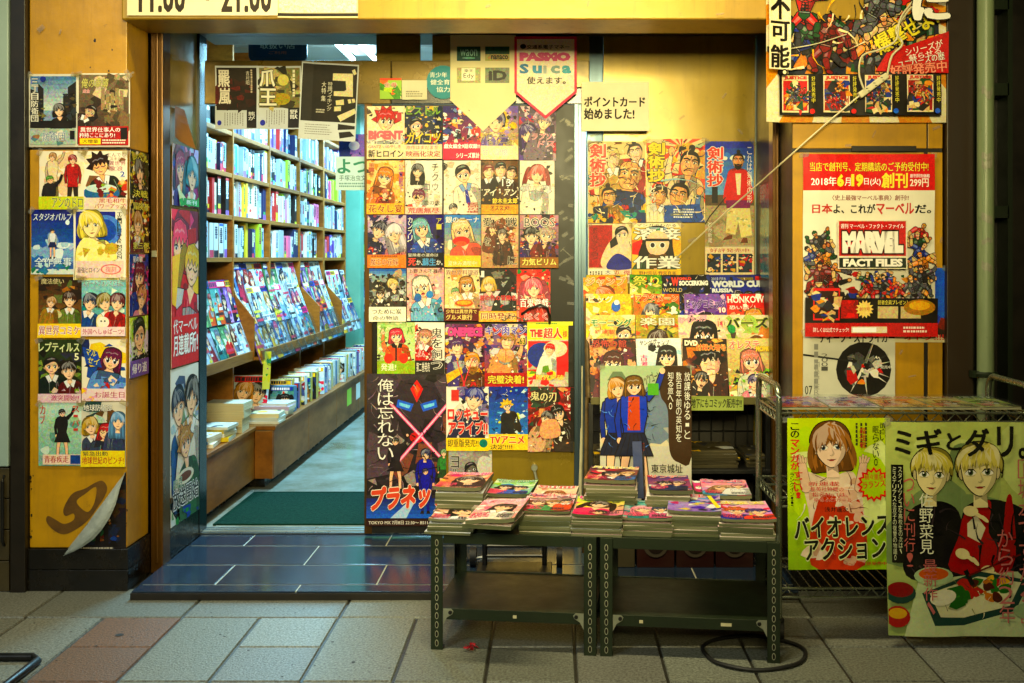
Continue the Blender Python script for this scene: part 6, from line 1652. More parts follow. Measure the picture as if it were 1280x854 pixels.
def facing(x, y, z, R, lab, grp, tilt=-18, w=.17, h=.24, name='magazine', th=.006, sleeve=False):
    o = rcover(w, h, R, th, name=name)
    tl_ = math.radians(tilt)
    o.rotation_euler = (tl_, 0, math.pi / 2 + R.uniform(-.03, .03))
    o.location = (x - math.sin(-tl_) * h / 2, y, z + math.cos(tl_) * h / 2)
    tag(o, lab, 'magazine', grp)
    if sleeve:
        M = MB()
        hw, dn, up = w / 2 + .006, -h / 2 - .012, h / 2 - .05
        for i in range(5):
            x0, x1 = -hw + 2 * hw * i / 5, -hw + 2 * hw * (i + 1) / 5
            b0, b1 = .012 + .008 * math.sin(i * 1.3), .012 + .008 * math.sin(i * 1.3 + 1.3)
            M.face([(x0, -b0 - .012, dn), (x1, -b1 - .012, dn), (x1, -b1, up), (x0, -b0, up)])
        M.build('clear_sleeve', VINYL, o)
    return o
R = random.Random(33)
GT = 'magazines facing out in the slanting trays'
k = 0
for bay, ys, tiers in (('below the nearest bay', [1.00 + .125 * j for j in range(6)], ((-1.655, .752, 'front tier', 0), (-1.715, .94, 'back tier', 0))),
                       ('below the second bay', [1.78 + .15 * j for j in range(5)], ((-1.60, .70, 'front tier', 1), (-1.67, .90, 'middle tier', 0), (-1.725, 1.03, 'back tier', 0))),
                       ('below the third bay', [2.53 + .16 * j for j in range(4)], ((-1.60, .70, 'front tier', 1), (-1.67, .90, 'middle tier', 0), (-1.725, 1.03, 'back tier', 0))),
                       ('below the fourth bay', [3.30 + .165 * j for j in range(4)], ((-1.60, .70, 'front tier', 1), (-1.67, .90, 'middle tier', 0), (-1.725, 1.03, 'back tier', 0))),
                       ('below the farthest bay', [4.06 + .17 * j for j in range(4)], ((-1.60, .70, 'front tier', 1), (-1.70, .96, 'back tier', 0)))):
    for x, z, tn, sl in tiers:
        for j, y in enumerate(ys):
            facing(x + R.uniform(-.006, .006), y + R.uniform(-.008, .008), z + .002, R, f'{ORD[j]} face-out magazine from the left, {tn} {bay}', GT, tilt=-14 if tn == 'back tier' else -20, sleeve=bool(sl), w=.14 if len(ys) > 5 else .165, h=.275 if sl else .235)

# ---------------- the low counter and what lies on it
ct = thing('display_counter', (-1.75, 2.9, .044), 'low scuffed wooden counter along the left aisle, stepped out after its near end', 'counter')
KO = tuple(ct.location)
M = MB(); M.box(-2.05, 1.56, .36, -1.49, 5.0, .382); M.box(-2.05, .77, .36, -1.592, 1.558, .38)
M.build('counter_top', WOODD, ct, KO, bevel=.003)
M = MB(); M.box(-2.04, 1.565, .102, -1.525, 4.99, .358); M.box(-2.04, .78, .102, -1.62, 1.56, .358)
M.build('carcass', mat('dark_red_wood', '4a2412', .4, alt='2a140a', scale=4, amount=.7), ct, KO)
for y0, y1 in ((1.566, 2.36), (2.366, 3.18), (3.186, 4.0), (4.006, 4.985)):
    M = MB(); M.box(-1.524, y0, .10, -1.50, y1, .357); M.build('front_panel', WOODD, ct, KO, bevel=.002)
M = MB(); M.box(-1.619, .782, .10, -1.60, 1.556, .357); M.build('front_panel', WOODD, ct, KO, bevel=.002)
M = MB(); M.box(-1.598, 1.548, .10, -1.502, 1.5645, .357); M.build('end_panel', WOODD, ct, KO, bevel=.002)
M = MB(); M.box(-2.04, 1.60, .045, -1.56, 4.95, .1); M.box(-2.04, .80, .045, -1.66, 1.57, .1)
M.build('plinth', BLKTILE, ct, KO)
for y, c in ((3.55, 'a8d83a'), (3.9, 'e8ecec')):
    M = MB(); M.box(-1.4995, y, .2, -1.4985, y + .16, .32, hx(c)); M.build('price_card', INKM, ct, KO)
def flat_book(x, y, z, w, h, th, rz, R, lab, grp, cover=None, pages='e6dcc0', name='book', cat='book'):
    a = Art(w, h, cover or 'e8e0c8', R.randint(0, 999))
    if cover: a.deb(8, 0, 0, 1, 1, [cover, 'f0f0ea', '2a3a5a', 'e8c838'], .2); a.tl(.1, .1, .9, .25, 1, '222', fill=.8)
    o = a.mesh(name, INK, th, pages=pages, spine=cover or 'e8e0c8')
    o.rotation_euler = (-math.pi / 2, 0, rz)
    o.location = (x, y, z + th)
    return tag(o, lab, cat, grp)
R = random.Random(41)
z = .3805
for j in range(4):
    th = R.uniform(.028, .042)
    flat_book(-1.71 + R.uniform(-.008, .008), 1.42 + R.uniform(-.006, .006), z, .21, .15, th, R.uniform(-.06, .06), R, f'{["lowest", "second lowest", "second highest", "topmost"][j]} thick cream book of the pile on the near counter', 'pile of thick cream books', None, 'e8d8ac')
    z += th + .0005
for (x, y, n, cc, nm) in ((-1.70, 1.16, 4, ['e8cc20', 'f0f0e8', 'd8c040', 'e0e0d8'], 'yellow and white pile on the near counter'), (-1.72, .98, 3, ['f0f0e8', '2a4a8a', 'e0d8c8'], 'pale pile by the door jamb'), (-1.60, 1.70, 3, ['e8e8e4', 'd0d8d8', 'e8d8a8'], 'low pile at the corner of the stepped counter'), (-1.60, 1.93, 4, ['2a2a3a', 'e8e8e4', 'c8b0d0', 'e0e4e4'], 'second low pile from the corner of the stepped counter')):
    z = .3825
    for j in range(n):
        th = R.uniform(.012, .024)
        flat_book(x + R.uniform(-.012, .012), y + R.uniform(-.012, .012), z, .15, .2, th, math.pi / 2 + R.uniform(-.12, .12), R, f'{ORD[j]} book from below in the {nm}', 'low piles of books on the counter', cc[j])
        z += th + .0005
def stand_cover(x, y, z, w, h, th, R, lab, grp, tilt=-6, rz=0, pages='f0f0ea'):
    o = rcover(w, h, R, th, pages=pages, name='book')
    o.rotation_euler = (math.radians(tilt), 0, rz)
    o.location = (x, y, z + h / 2 * math.cos(math.radians(tilt)) + .001)
    return tag(o, lab, 'book', grp)
y, j = 2.06, 0
R = random.Random(52)
while y < 4.6:
    th = R.uniform(.03, .075)
    nm = ORD[j % 20] if j < 20 else 'later'
    hgt = R.choice([.15, .17, .178, .18])
    stand_cover(-1.60 + R.uniform(-.018, .018), y, .3825, .13 + R.uniform(0, .02), hgt, th - .003, R, pages=R.choice(['f0f0ea', 'd8dce0', 'e8e0c8', '8a6ab0', 'c8c0d8', '5a8ab8', 'e0c850', 'd8e4e4']), lab=f'{ORD[j]} upright book from the near end of the counter row', grp='upright books packed along the counter', tilt=-2)
    y += th + .004; j += 1
for q, (x, y, w) in enumerate(((-1.72, 1.88, .2), (-1.9, 1.9, .17), (-1.88, 2.15, .2))):
    stand_cover(x, y, .3825, w, .24 - .02 * q, .012, R, ['violet picture book standing upright behind the corner piles', 'magazine leaning in the gap under the trays', 'second magazine leaning deeper under the trays'][q], None, tilt=-14)
M = MB(); a = Art(.05, .21, 'e8e04a', 4); a.deb(8, 0, .1, 1, .9, 'b04ab0 e8e04a 4ab04a'.split(), .4)
o = a.mesh('price_slip', INKM, .0012); o.location = (-1.592, 1.76, .66); o.rotation_euler = (0, .06, .9)
tag(o, 'long yellow and violet paper slip hanging below the slanting trays', 'slip')

# far end of the aisle
TEAL = mat('teal_plaster', '6fae96', .5, alt='4a8a74', scale=3, amount=.5)
M = MB(); M.box(-2.05, 5.05, .044, -1.68, 5.22, 2.62); tag(M.build('interior_pillar', TEAL, bevel=.004), 'pale teal square pillar at the far end of the bookcase', 'pillar')
fs = thing('far_shelf', (-1.8, 6.4, .044), 'distant shelf rack with lime green boxes beyond the teal pillar', 'shelf rack')
FO = tuple(fs.location)
for z in (.35, .75, 1.15, 1.55, 1.95):
    M = MB(); M.box(-2.05, 6.3, z, -1.30, 6.6, z + .02); M.build('shelf_board', TRAY, fs, FO)
M = MB(); M.box(-1.30, 6.3, .05, -1.28, 6.6, 2.2); M.box(-2.07, 6.3, .05, -2.051, 6.6, 2.2); M.box(-2.05, 6.58, .05, -1.30, 6.6, 2.2); M.build('frame', TEAL, fs, FO)
R = random.Random(6)
for z, c in ((.37, '2a6aa0'), (.77, '3a8ac0'), (1.17, 'a8d820'), (1.57, '8ac81c'), (1.97, 'd8ecec')):
    for q in range(3):
        M = MB(); M.box(-2.0 + q * .23, 6.32, z + .0005, -1.81 + q * .23, 6.5, z + R.uniform(.18, .33), hx(c)); M.box(-1.98 + q * .23, 6.318, z + .05, -1.83 + q * .23, 6.319, z + .12, hx('e8f0e8'))
        tag(M.build('carton', INKM, bevel=.003), f'{ORD[q]} carton, {["lowest", "second", "third", "fourth", "top"][(0.37, .77, 1.17, 1.57, 1.97).index(z)]} board of the distant shelf rack', 'carton', 'cartons on the distant shelf rack')

# =================================================================== magazine stand by the gold window
ms = thing('magazine_stand', (.53, .42, .034), 'tiered magazine stand with rusty slanting side poles before the gold window', 'stand')
MO = tuple(ms.location)
M = MB(); M.tube([(.135, .30, .06), (.15, .34, .70), (.155, .66, 1.16)], .011, 10); M.build('side_pole', RUST, ms, MO, smooth=True)
M = MB(); M.tube([(.912, .30, .06), (.905, .34, .70), (.885, .66, 1.16)], .011, 10); M.build('side_pole', RUST, ms, MO, smooth=True)
M = MB(); M.tube([(.125, .64, .05), (.14, .66, 1.18)], .009, 8); M.build('bamboo_rod', CREAM, ms, MO, smooth=True)
TY = [(.27, .697), (.375, .79), (.48, .877), (.578, .96)]
LEDGE = mat('yellowed_ledge', '5f5826', .45, alt='3a3516', scale=10, amount=.6)
for y, z in TY:
    M = MB(); M.box(.16, y - .02, z - .012, .895, y + .06, z - .002); M.box(.16, y - .026, z - .012, .895, y - .0205, z + .018)
    M.build('ledge', LEDGE, ms, MO, bevel=.0015)
M = MB()
for k in range(14): M.tube([(.17 + k * .054, .60, .12), (.17 + k * .054, .60, .68)], .0035, 6)
for k in range(8): M.tube([(.15, .607, .14 + k * .075), (.9, .607, .14 + k * .075)], .0035, 6)
M.build('wire_grid', BLACK, ms, MO)
M = MB()
for z in (.14, .40): M.box(.15, .24, z, .90, .62, z + .018)
for x in (.15, .88): M.box(x, .245, .035, x + .02, .265, .69)
M.build('lower_frame', BLACK, ms, MO, bevel=.002)
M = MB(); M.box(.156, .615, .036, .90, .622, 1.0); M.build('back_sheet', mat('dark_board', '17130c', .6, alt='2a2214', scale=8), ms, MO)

GM = 'magazines on the tiered stand'
def mag(k, row, x0, x1, lab, draw, bg='e8e0c0'):
    y, z = TY[row]
    s = (CAM_D + y) / FPX
    w = (x1 - x0) * s
    SEED[0] += 1
    a = Art(w, .262, bg, SEED[0]); draw(a)
    o = a.mesh('magazine', INK, .008, pages='d8d2b8', spine=bg)
    t = math.radians(-17)
    o.rotation_euler = (t, random.Random(k).uniform(-.02, .02), 0)
    o.location = (((x0 + x1) / 2 - VPX) * s, y + .131 * math.sin(-t) - .006, z + .131 * math.cos(t) + .002)
    return tag(o, lab, 'magazine', GM)
mag(1, 3, 730, 786, 'cream yellow magazine with orange brush title at the left of the back tier', cov(('d0b44a', 'b8863c'), (12, 'f4e8a0 e8a060 d86a4a', .2), ((.5, .4, .18, 'c87a4a', 'e8c0a0'),), (('ジャンプ', .06, .05, .95, .2, T('e08838', o='fff8d8', b=.06)),)))
mag(2, 3, 788, 829, 'small green and orange magazine, second in the back tier', cov(('5a9a38', 'e8b030'), (20, '8ac048 e87a28 f0e0a0 3a6a28', .2), ((.5, .5, .2, '6a3a20', 'e87a28'),), (('祭り', .1, .03, .9, .2, T('f4e848', o='2a4a14')),)))
mag(3, 3, 829, 890, 'black football magazine with a red and white masthead in the back tier', cov(('15161c', '1c2434'), (8, '2a3a6a 3a4a8a 1a1a20', .2), ((.55, .42, .16, '15120f', '2a4ab0', dict(man=True, hs='short', skin='8a5a3c')), (.85, .46, .14, '2a2018', '3a4a9a', dict(man=True, hs='short', skin='d8a880'))), (('W', .2, .05, .36, .2, T('f03a28', b=.08)), ('ORLD', .36, .05, .62, .1, T('f03a28', b=.05)), ('SOCCERKING', .36, .11, .96, .2, T('f4f0e8', b=.06)), ('WORLD', .02, .24, .42, .31, T('d8c060', b=0))), None, lambda a: a.p([(.1, .05), (.18, .03), (.2, .12), (.12, .15)], 'd83a2a')))
mag(4, 3, 890, 959, 'navy blue football magazine with silver block lettering at the right of the back tier', cov(('16307a', '10204a'), (6, '1c3f9a 2a4aa0', .25), ((.52, .38, .08, '17120f', 'd83a2a', dict(man=True, hs='short')), (.7, .38, .08, '2a1c14', 'e8e8e8', dict(man=True, hs='short')), (.88, .38, .08, '17120f', '3a8ad0', dict(man=True, hs='short', skin='8a5a3c'))), (('2018 FIFA', .03, .05, .3, .1, T('c8d0d8', b=0)), ('WORLD CUP', .03, .11, .98, .23, T('d8dce0', b=.07)), ('RUSSIA', .03, .245, .42, .32, T('d8dce0', b=.06))), None, lambda a: (a.r(.34, .05, .8, .1, '8a7a30'), a.r(.84, .03, .98, .1, 'c82a28'))), 'd8d8d8')
mag(5, 2, 733, 790, 'pale yellow magazine with a small blue bird in the second tier', cov(('d8c040', 'c8b880'), (10, 'f8f0c0 f0d838 e8c8a8', .2), ((.4, .45, .14, 'd8a838', 'f0d0c0'),), (('ビッグ', .06, .04, .6, .16, T('f8f4d8', o='d8b820')),), None, None, lambda a: (a.e(.66, .22, .1, .12, '3a7ac8'), a.e(.68, .15, .06, .06, 'f0f0f0'))))
mag(6, 2, 793, 851, 'tall orange and green magazine crowded with round faced children', cov(('d87a28', '6a8a2a'), (26, 'e8a030 4a7a28 c84a24 f0d060 8aa838', .16), ((.38, .32, .14, '6a6a72', '7aa83a', dict(hs='bob')), (.7, .48, .16, 'd8c040', '4a8a3a', dict(hs='tail')), (.28, .58, .13, '2a1c18', 'c83a2a')), (('アフタヌーン', .04, .02, .96, .14, T('d83a20', o='f4e8a0', b=.07)),)))
mag(7, 2, 858, 911, 'deep violet magazine with dark purple lettering in the second tier', cov(('8a6ab0', '4a2a6a'), (18, 'b090d0 6a3a9a 3a1c5a e0c0d8', .18), ((.5, .5, .2, '2a1c3a', 'a03a6a', dict(hs='long')),), (('ビッグコミック', .03, .1, .97, .25, T('3a1c6a', o='c8a8e0', b=.07)), ('10', .82, .24, .97, .33, T('f8f0e8', o='d82a28', b=.03)))))
mag(8, 2, 911, 967, 'red magazine with thin white capitals at the right of the second tier', cov(('c8241c', 'e8a080'), (8, 'd84a38 e8b090 f0d8b8', .2), ((.6, .42, .18, 'd8a860', 'e8d0c0', dict(hs='long')),), (('HONKOWA', .03, .04, .97, .16, T('f6ece0', b=.02)), ('恐い話', .06, .2, .5, .27, T('f6ece0')))))
mag(9, 1, 738, 795, 'cream magazine with bold green brush title at the left of the third tier', cov(('d8c888', 'c0a45c'), (10, 'e8c860 d8b048 f4ecc0', .2), ((.75, .32, .16, '17120f', '2a3a5a', dict(hs='side')),), (('モーニング', .03, .07, .92, .2, T('1f7a3a', o='f4ecb8', b=.08)), ('新連載', .1, .25, .55, .32, T('c83a24')))))
mag(10, 1, 796, 850, 'dull olive magazine half hidden in the middle of the third tier', cov(('b8a850', '8a7a30'), (20, 'd8c878 6a7a38 c86a38', .18), ((.5, .45, .2, '4a2c18', '8a9a48'),), (('楽園', .1, .05, .9, .18, T('f4ecc8', o='4a3c14')),)))
mag(11, 1, 850, 908, 'pink titled magazine of a girl with a straight black fringe', cov(('e8d8c0', 'd8c0a8'), (6, 'f0e4d0 e0b8c0', .25), ((.55, .34, .26, '17120f', 'f0f0f0', dict(hs='bob', eye='2a1c14')),), (('ヤングガンガン', .02, .03, .62, .11, T('e03a6a', o='fff', b=.05)), ('14', .86, .1, .97, .2, T('e83a5a')))))
mag(12, 1, 908, 965, 'cream magazine with huge black green edged lettering at the right of the third tier', cov(('e8dcc0', 'd8c098'), (12, 'f0e8d0 b8c878 d89a60', .2), ((.7, .48, .15, '8a5a30', '4a7a4a'),), (('バーズ', .06, .05, .97, .22, T('2a2a14', o='b8d048', b=.07)),), None, None, lambda a: a.e(.16, .24, .09, .1, '3a9a5a')))
mag(13, 0, 738, 796, 'dark brown magazine of lurid horror painting at the left of the front tier', cov(('4a2a1c', '2a1a14'), (44, '8a3a24 c88a5a 3a1c2c 17120f d8b088 6a2a48', .15), ((.5, .4, .2, '5a2a1c', '6a2a3a', dict(hs='long')),), (('恐怖の館', .05, .03, .8, .15, T('c83a2a', o='17100c')),)))
mag(14, 0, 797, 854, 'white magazine of a smiling black haired swimsuit girl in the front tier', cov(('e8ece8', 'a8c8d8'), (5, 'c8dce4 f0f0ec', .3), ((.68, .3, .2, '1c1412', 'f0d0b4', dict(hs='long', collar='f0d0b4', eye='2a1c14')),), (('ヤングジャンプ', .08, .03, .74, .11, T('2a2a34', o='fff', b=.05)), ('古', .08, .26, .24, .36, T('e83a7a', b=.04)), ('雅', .1, .37, .24, .46, T('e83a7a', b=.04)))))
mag(15, 0, 855, 911, 'dark magazine with red and gold title and a wild haired face in the front tier', cov(('3a2c20', '5a3a24'), (24, '17120f 8a4a2a c88a48 e8c078 6a2a1c', .16), ((.6, .36, .24, '17120f', '5a2a20', dict(hs='spike', man=True)), (.4, .68, .14, '2a1c14', 'e8c8b0', dict(hs='long'))), (('DVD', .04, .04, .34, .13, T('f4e8c8', o='17120f', b=.06)), ('付録大増号', .3, .1, .97, .2, T('e83a1c', o='f4dc68', b=.06)))))
mag(16, 0, 912, 970, 'cream magazine with pale red title and a circle of small figures at the foot', cov(('d8cc98', 'c0a868'), (14, 'f0ecd0 e88a7a 8ab848 d8b840', .2, (0, .5, 1, 1)), ((.5, .36, .2, 'd89a8a', 'd8d8c8', dict(hs='bob')), (.55, .72, .13, '6a5a8a', 'e8a0a8')), (('オレステ', .04, .04, .7, .17, T('e05a48', o='fdf4d8', b=.05)), ('MOMO', .62, .13, .95, .22, T('e8c828', o='a8681c', b=.05)))))
def d(a):
    a.t('地下にもコミック販売中!!', .03, .18, .97, .82, '1c2410', b=.05, sh=.15)
poster((862, 495, 929, 513), .240, 'pale green handwritten strip hung from the front ledge of the tiered stand', d, '9cae4a', None, 'handwritten_strip', 'sign', INKM, amp=.002)
def d(a):
    a.texk = .3; a.grad(0, 0, 1, .55, 'b8c8a8', 'e0d8c0'); a.deb(12, .3, .2, 1, .5, '8a98a8 b8b8b0 7a8a98 c8c0a8'.split(), .2); a.p([(.08, .1), (.14, .04), (.24, .04), (.3, .1)], '7a8a70'); a.p([(.12, .1), (.27, .1), (.3, .16), (.08, .16)], '9aa890'); a.r(.1, .16, .28, .2, '6a7a60'); a.grad(0, .55, 1, 1, 'd8d4c8', 'c8c4b8')
    a.p([(.04, .92), (.3, .88), (.5, 1), (.04, 1)], '6a8a3a', 1); a.p([(.6, .92), (.96, .88), (.96, 1), (.5, 1)], 'b89a58', 1)
    a.p([(.68, .02), (.98, .0), (1, .62), (.86, .66), (.76, .58), (.74, .3), (.66, .2)], '4a3418', 1)
    a.stand(.19, .09, .84, 'c89a58', '2a50a8', '2a3048', skirt=True, hs='bob'); a.stand(.37, .07, .88, '8a6a38', '2f5ac0', '2a3048', skirt=True, pose=1, hs='bob'); a.p([(.31, .21), (.43, .21), (.44, .44), (.3, .44)], 'c8642a'); a.hatch(40, .05, .2, .6, .6, ('1a2448', '17120f', '7aa0e0'), .12, .01); a.r(.52, .12, .64, .2, '6ab048'); a.t('レッツゴー!', .44, .05, .64, .12, '1c1812', rot=-.35)
    a.t('知る旅へ。', .74, .04, .8, .3, 'f4f0e0', v=True, b=0); a.t('数百年前の英知を', .83, .04, .89, .52, 'f4f0e0', v=True, b=0); a.t('放課後ゆるーと', .92, .04, .985, .5, 'f4f0e0', v=True, b=0)
    a.t('東京城址', .56, .67, .9, .73, '1c1812', b=.02); a.t('女子高生', .54, .78, .92, .85, '1c1812', b=.02); a.e(.95, .84, .03, .03, '3a1c18'); a.tl(.6, .87, .85, .89, 1, '444')
poster((750, 457, 864, 640), .200, 'tall poster of two schoolgirls in blue blazers hung on the front of the tiered stand', d, 'd8d0bc', None, amp=.005, thick=.002)
# old papers stacked inside the stand
R = random.Random(77)
for x, y, n, w in ((.62, .40, 7, .30), (.85, .42, 5, .08), (.30, .42, 5, .24)):  # cover and page colours darkened to carry the dimness of the recess
    z = .4185
    for j in range(n):
        th = R.uniform(.006, .012)
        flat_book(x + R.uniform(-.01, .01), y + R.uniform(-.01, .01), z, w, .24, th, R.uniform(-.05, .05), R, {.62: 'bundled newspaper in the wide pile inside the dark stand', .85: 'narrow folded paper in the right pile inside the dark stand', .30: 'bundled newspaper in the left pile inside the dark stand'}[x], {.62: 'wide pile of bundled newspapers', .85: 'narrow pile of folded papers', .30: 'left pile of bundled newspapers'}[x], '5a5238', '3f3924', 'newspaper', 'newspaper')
        z += th + .0005
# boxes seen under the right table, in the foot of the stand
for k, (x, c) in enumerate(((.26, '5a5238'), (.42, '3a120c'), (.58, '34100a'), (.74, '300e0a'))):  # carton colours darkened, holding the shade under the table
    M = MB(); M.box(x - .075, .18, .0345, x + .075, .236, .20, hx(c))
    if k: M.prism([(x + .05 * math.cos(q), .125 + .05 * math.sin(q)) for q in [2 * math.pi * j / 18 for j in range(18)]], lambda p: (p[0], .179, p[1]), lambda p: (p[0], .1775, p[1]), hx('5a5040')); M.prism([(x + .035 * math.cos(q), .125 + .035 * math.sin(q)) for q in [2 * math.pi * j / 18 for j in range(18)]], lambda p: (p[0], .1774, p[1]), lambda p: (p[0], .1765, p[1]), hx('2a1c14'))
    tag(M.build('carton', INKM, bevel=.002), ['plain tan carton under the right steel table', 'red carton with a round mark, leftmost under the right steel table', 'red carton with a round mark, middle one under the right steel table', 'red carton with a round mark, rightmost under the right steel table'][k], 'carton', 'small cartons under the right table')

# =================================================================== two slotted steel tables
TRZ = -math.atan2(.12, 1.12)
def table(cx, cy, w, label, stickers):
    t = thing('steel_table', (cx, cy, 0), label, 'table', 'dark green slotted steel tables')
    t.rotation_euler = (0, 0, TRZ)
    dep, H = .42, .385
    for sx in (-1, 1):
        for sy in (0, 1):
            M = MB()
            x0 = sx * w / 2; y0 = sy * dep
            ix, iy = -sx * .040, (.036 if sy == 0 else -.036)
            M.box(x0, y0, 0, x0 + ix, y0 + math.copysign(.003, iy), H - .002); M.box(x0, y0 + math.copysign(.003, iy), 0, x0 - sx * .003, y0 + iy, H - .002)
            lg = M.build('leg', GREEN, t, bevel=.0006)
            M = MB()
            for k in range(12):                    # slots: dark see-through holes with pale worn rims
                z = .022 + k * .030
                xm = x0 + ix * .5; yo = y0 - math.copysign(.0008, iy)
                for hw, hh, lift, c in ((.0058, .0115, 0, 'a8a88c'), (.0042, .0092, .0004, '060604')):
                    P = [(xm + hw * math.cos(q), z + hh * math.sin(q)) for q in [2 * math.pi * j / 12 for j in range(12)]]
                    yy = yo - math.copysign(lift, iy)
                    F = [(p[0], yy, p[1]) for p in P]
                    M.face(F if iy > 0 else F[::-1], hx(c))
            M.build('slot', INKM, lg)
            if sy == 0:
                M = MB(); M.box(x0 - .0008 * 0, y0 + .001, -.0, x0 + ix, y0 + .030, .008); M.build('foot_cap', RUBBER, lg)
    for nm, z in (('top_tray', H - .03), ('lower_shelf', .105)):
        M = MB(); q = w / 2 - .0045
        M.box(-q, .006, z + .022, q, dep - .006, z + .026); M.box(-q + .036, .0045, z - .006, q - .036, .0059, z + .03); M.box(-q + .036, dep - .0059, z - .006, q - .036, dep - .0045, z + .03)
        M.box(-q, .04, z - .006, -q + .0015, dep - .04, z + .0215); M.box(q - .0015, .04, z - .006, q, dep - .04, z + .0215)
        M.build(nm, GREEN, t, bevel=.001)
    for sx in (-1, 1):
        M = MB(); x0 = sx * (w / 2 - .041)
        M.prism([(x0, .135), (x0 - sx * .026, .135), (x0 - sx * .034, .127), (x0 - sx * .03, .117), (x0 - sx * .012, .106), (x0, .082)], lambda p: (p[0], .0042, p[1]), lambda p: (p[0], .0025, p[1]))
        b = M.build('corner_bracket', ZINC, t)
        M = MB(); M.tube([(x0 - sx * .024, .003, .124), (x0 - sx * .024, -.003, .124)], .0065, 10); M.build('bolt', BLACK, b)
        M = MB(); M.prism([(sx * (w / 2 - .003), .135), (sx * (w / 2 - .003), .04), (sx * (w / 2 - .003) , .03)], lambda p: (p[0] - sx * .0005, .03, p[1]), lambda p: (p[0] - sx * .002, .05, p[1]))
    for x, sw in stickers:
        M = MB(); M.box(x, .0032, .111, x + sw, .0042, .121); M.build('sticker', CREAM, t)
    return t
table(-.128, -.632, .545, 'left one of two dark green slotted steel tables, carrying the girl cover magazines', [(.0, .012)])
table(.44, -.693, .572, 'right one of two dark green slotted steel tables, nearest the wire trolley', [(-.16, .012), (.10, .034)])

# magazine piles on the tables
def on_plane(px, py, z):
    d_ = (CAM_H - z) * FPX / (py - VPY)
    return Vector(((px - VPX) * d_ / FPX, d_ - CAM_D, z))
def soft(u, v): return -.0035 * (max(0, .25 - u) * 4) ** 2 - .004 * (max(0, u - .75) * 4) ** 2 - .004 * (max(0, v - .8) * 5) ** 2 - .002
PILE_PG = ['5f6446', '74775a', '545a3e', '686c4e']  # greenish newsprint edges, darkened further for the shaded pile fronts
def pile(x0, x1, pf, pb, zt, n, zb, top_lab, under, draw, bg, bend=None, rz=None):
    A, B, C_ = on_plane(x0, pf, zt), on_plane(x1, pf, zt), on_plane((x0 + x1) / 2, pb, zt)
    w = B.x - A.x
    h = min(max(C_.y - (A.y + B.y) / 2, .2), .262)
    cx, cy = (A.x + B.x) / 2, (A.y + B.y) / 2 + h / 2
    rz = TRZ if rz is None else rz
    SEED[0] += 1
    R = random.Random(SEED[0])
    th = (zt - zb) / n
    for j in range(n):
        top = j == n - 1
        if top:
            a = Art(w, h, bg, SEED[0]); draw(a)
        else:
            a = Art(w, h, R.choice(['d8c8c0', 'c8d0d8', 'e0d8c8', 'c8a8a8']), j)
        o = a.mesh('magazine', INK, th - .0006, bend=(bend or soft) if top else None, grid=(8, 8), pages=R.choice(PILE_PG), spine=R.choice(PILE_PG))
        o.rotation_euler = (-math.pi / 2, 0, rz + R.uniform(-.05, .05))
        o.location = (cx + R.uniform(-.004, .004), cy + R.uniform(-.005, .005) , zb + (j + 1) * th)
        if top: tag(o, top_lab, 'magazine', 'magazines piled on the steel tables')
        else: tag(o, f'magazine lying under the {under}', 'magazine', f'magazines under the {under}')
ZB = .3815
def girl(hair, top, bgs, deb, title, tc, x=.5, y=.45, r=.2, hs='long', more=()):
    def draw(a):
        a.grad(0, 0, 1, 1, *bgs); a.deb(26, 0, 0, 1, 1, deb.split(), .14); a.fig(x, y, r, hair, top, hs=hs, eye='3a2418')
        for m_ in more: a.fig(*m_)
        a.t(title, .05, .03, .95, .2, tc, 'fff', b=.06); a.tl(.05, .72, .45, .95, 4, 'e83a6a', fill=.6); a.tl(.6, .8, .95, .95, 3, '2a2a40', fill=.6)
    return draw
pile(548, 608, 612, 592, .497, 9, ZB, 'pink edged magazine of a dark haired girl, back left of the left table', 'pink edged girl magazine at the back left', girl('3a2018', 'e8b0a0', ('e8a890', 'c87a4a'), 'f0c8a0 d84a8a 8a4a2a f4e0c8 e8d048', '少年画報', 'e83a8a', .6, .5, .26), 'f0d8c8')
pile(611, 666, 620, 601, .455, 6, ZB, 'pale green magazine of two children in the middle of the back row, left table', 'pale green magazine of two children', girl('2a1c28', 'e88aa0', ('c8e0c0', '8ac8b0'), 'e8f0d8 5a9ad0 a8d060 e8e8f0', '花とゆめ', '3a9a5a', .35, .5, .17, 'bob', ((.7, .55, .16, '2a2a4a', '5a7ac8'),)), 'd8e8d0')
pile(667, 722, 626, 609, .45, 5, ZB, 'cream magazine with a faint red title at the back right of the left table', 'cream magazine with a faint red title', girl('a8683a', 'f0d8c8', ('f0e4d0', 'e8c8b0'), 'f4ecdc e8a898 d8c8b0 f0b8b8', '別冊', 'd85a5a', .5, .55, .2, 'bob'), 'f0e8d8')
pile(538, 597, 652, 629, .425, 5, ZB, 'magazine with a photograph of a long haired woman, front left corner of the left table', 'photograph magazine at the front left corner', girl('2a1a14', 'f0f0f0', ('e8d0c0', 'c8a890'), 'f0e0d0 a88068 e8e8ec 6a4a3a', 'アクション', 'e8e83a', .6, .5, .28), 'e8d8c8')
pile(653, 718, 642, 617, .452, 8, ZB, 'red and white magazine crowded with cartoon faces in the middle of the front row', 'crowded red and white magazine', girl('7a3a2a', 'e86a8a', ('f4e0e0', 'e8a0b0'), 'd83a5a f8f0f0 3a3a4a f0c8d0 e8d8d8 5a8ac8', 'マーガレット', 'd82a4a', .3, .5, .17, 'tail', ((.62, .5, .17, 'a88a5a', '5a9a6a'), (.85, .45, .12, '2a2a2a', 'd86a3a'))), 'f4e8e8')
